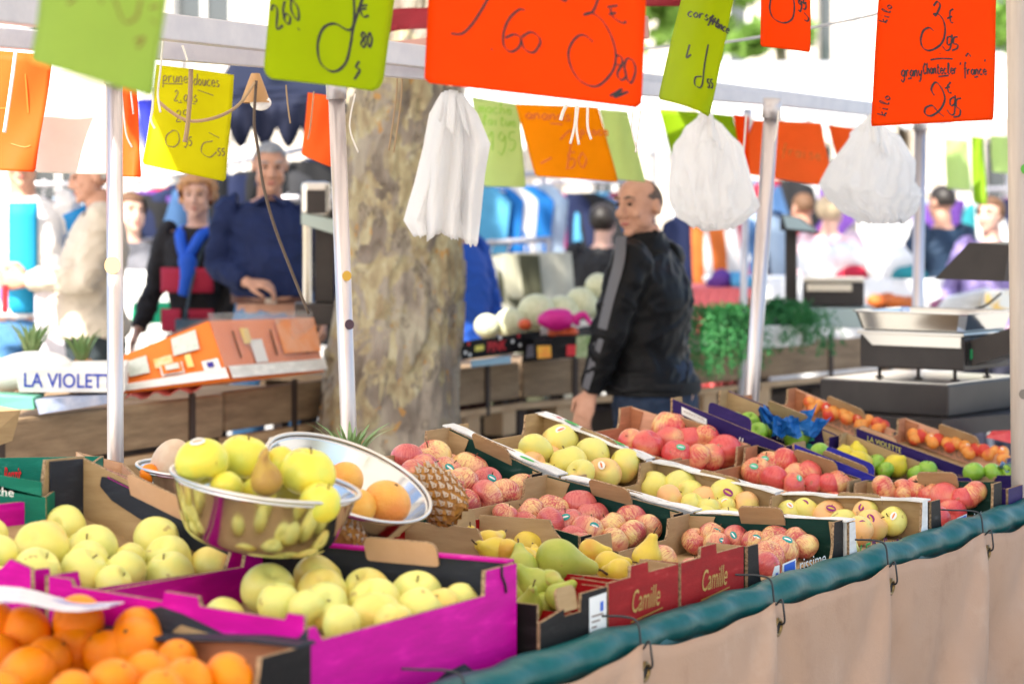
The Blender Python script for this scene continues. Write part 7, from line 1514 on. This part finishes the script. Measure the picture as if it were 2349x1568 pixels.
def bgtree(label, x, Y, hgt, cr, seed):
    rnd = random.Random(seed); o = thing('leafy_tree', label, 'tree', V(x, Y, 0), 'trees beyond the stalls'); MB().tube([V(x, Y, 0), V(x + .1, Y, hgt * .5), V(x, Y, hgt * .85)], [.18, .14, .06], 10).build('trunk', bark, o); mb = MB()
    for i in range(1500):
        d = V(rnd.gauss(0, 1), rnd.gauss(0, 1), rnd.gauss(0, 1)).normalized() * cr * (.35 + .65 * rnd.random()); d.z *= .85; k = math.floor(d.x * 2.2) + math.floor(d.z * 2.2) * 3
        c = V(x, Y, hgt * .8) + d + V(.25 * math.sin(k), 0, .25 * math.cos(k)); s = .10 + .1 * rnd.random(); n1 = V(rnd.gauss(0, 1), rnd.gauss(0, 1), rnd.gauss(.6, 1)).normalized(); a = n1.orthogonal().normalized(); b = n1.cross(a)
        mb.add([c - a * s, c - b * s * .7, c + a * s, c + b * s * .7], [(0, 1, 2, 3)])
    mb.build('crown', LF2, o)
bgtree('leafy tree seen between the small orange card and the column', (1790 - XC) / F * 27, 27, 4.0, .34, 3); bgtree('leafy tree far behind the narrow green card', (1660 - XC) / F * 31, 36, 5.6, .9, 4); bgtree('leafy tree at the far right of the square', 7.6, 33, 5, 1.8, 6)

# more of the crowd's goods: baskets of small wares, folded heaps and shoppers in the distance
rail('under the narrow orange card', 1600, 395, 19.5, 1900, 390, 19.8, ['pale blue', 'teal', 'white', 'denim', 'red', 'black', 'white', 'violet'], 'shirt', 12)
rail('left of the tree', 640, 455, 12.8, 800, 450, 13.0, ['black', 'denim', 'grey', 'black'], 'shirt', 30)
for i, (x, y, Y, c, l_) in enumerate(((1285, 632, 14.9, 'pink', 'pink folded cloth on the red covered table'), (1325, 630, 15.0, 'navy', 'navy folded cloth on the red covered table'), (1655, 650, 13.9, 'violet', 'violet folded cloth on the coral table'), (1696, 648, 13.9, 'sky blue', 'sky blue folded cloth on the coral table'), (1960, 632, 14.9, 'red', 'red folded cloth on the white table'), (2090, 634, 14.9, 'teal', 'teal folded cloth on the white table'), (2320, 632, 14.9, 'navy', 'navy folded cloth at the right end of the white table'), (330, 612, 12.7, 'grey', 'grey folded cloth on the left white table'), (420, 612, 12.7, 'olive', 'olive folded cloth on the left white table'))):
    heap('cloth_pile', l_, 'cloth', [(x - 14, y), (x + 10, y + 2), (x, y - 8)], Y, mat(c.replace(' ', '_') + '_cloth', CLO[c], .8), .07, 20 + i, 'folded cloths on the far tables')
person('distant shopper in a red top between the white bags', at(1842, 17.0), -160, 1.68, SKIN, mat('red_top', (.50, .03, .05), .75), mat('dark_trousers', (.03, .03, .05), .8), mat('brown_hair', (.12, .06, .03), .7), ((.27, .0, 1.16), (.2, -.15, 1.0)), ((-.27, 0, 1.16), (-.22, -.12, .95)), style='short', voxel=.014)
person('distant shopper in a grey coat left of the orange strip card', at(300, 13.0), 30, 1.66, SKINP, mat('grey_coat', (.10, .10, .115), .75), mat('dark_trousers', (.03, .03, .05), .8), mat('brown_hair', (.12, .06, .03), .7), ((.27, .0, 1.16), (.2, -.15, 1.0)), ((-.27, 0, 1.16), (-.22, -.12, .95)), style='long', voxel=.013)
person('distant shopper in a denim jacket right of the amber card', at(1268, 17.5), 30, 1.70, SKIN, mat('denim_jacket', (.05, .12, .26), .75), mat('dark_trousers', (.03, .03, .05), .8), mat('black_hair', (.02, .015, .012), .5), ((.27, .0, 1.16), (.2, -.15, 1.0)), ((-.27, 0, 1.16), (-.22, -.12, .95)), style='short', voxel=.014)
# ================================================================== labels of the fruit: crate, row, order
ORD = ['leftmost', 'second from left', 'third from left', 'fourth from left', 'fifth from left', 'sixth from left', 'seventh from left', 'eighth from left', 'ninth from left', 'tenth from left', 'eleventh from left', 'twelfth from left']
def label_fruit():
    names = {id(G1): 'front dark green crate', id(G3): 'middle dark green crate', id(G4): 'topmost dark green crate', id(W1): 'front white crate', id(W2): 'middle white crate', id(W3): 'topmost white crate',
             id(C1): 'green crate near the right pole', id(C2): 'black lined crate', id(C3): 'crate with red tray', id(D3): 'purple crate with blue tissue', id(D2): 'blue rimmed crate', id(D1): 'purple crate at the right pole',
             id(E3): 'upper apricot crate', id(E2): 'lower apricot crate', id(P1): 'tilted magenta crate', id(P2): 'front magenta crate', id(O1): 'orange crate', id(R1): 'red pear crate beside black one', id(R2): 'red pear crate beside green one', id(K1): 'black pear crate'}
    words = {'golden': ('golden apple', 'apple'), 'pale': ('yellow apple', 'apple'), 'red': ('red streaked apple', 'apple'), 'gala': ('scarlet striped apple', 'apple'), 'green': ('green apple', 'apple'), 'orange': ('shiny orange', 'orange'), 'apricot': ('blushed apricot', 'apricot'),
             'quince': ('knobbly yellow quince', 'quince'), 'pear': ('yellow pear', 'pear'), 'gpear': ('green pear', 'pear')}
    by = {}
    for f in ALLF:
        if f[4] is not None: by.setdefault((id(f[4]), f[5]), []).append(f)
    for (cid, kind), L_ in by.items():
        if cid not in names: continue
        L_.sort(key=lambda f: f[2]); k = len(L_)
        nr = 1 if k <= 3 else (2 if k <= 8 else 3); rn = {1: [''], 2: ['back row of ', 'front row of '], 3: ['back row of ', 'middle row of ', 'front row of ']}[nr]
        for r in range(nr):
            part = sorted(L_[r * k // nr:(r + 1) * k // nr], key=lambda f: f[1])
            for i, f in enumerate(part):
                st = {'teal': 'teal stickered ', 'white': 'white stickered ', 'plum': 'plum stickered ', 'lgreen': 'green stickered '}.get(f[6], '')
                od = 'only one' if len(part) == 1 and nr == 1 else ORD[min(i, 11)]
                tag(f[0], f'{st}{words[kind][0]}, {od}, {rn[r]}{names[cid]}', words[kind][1], words[kind][0] + 's in the ' + names[cid])
label_fruit()
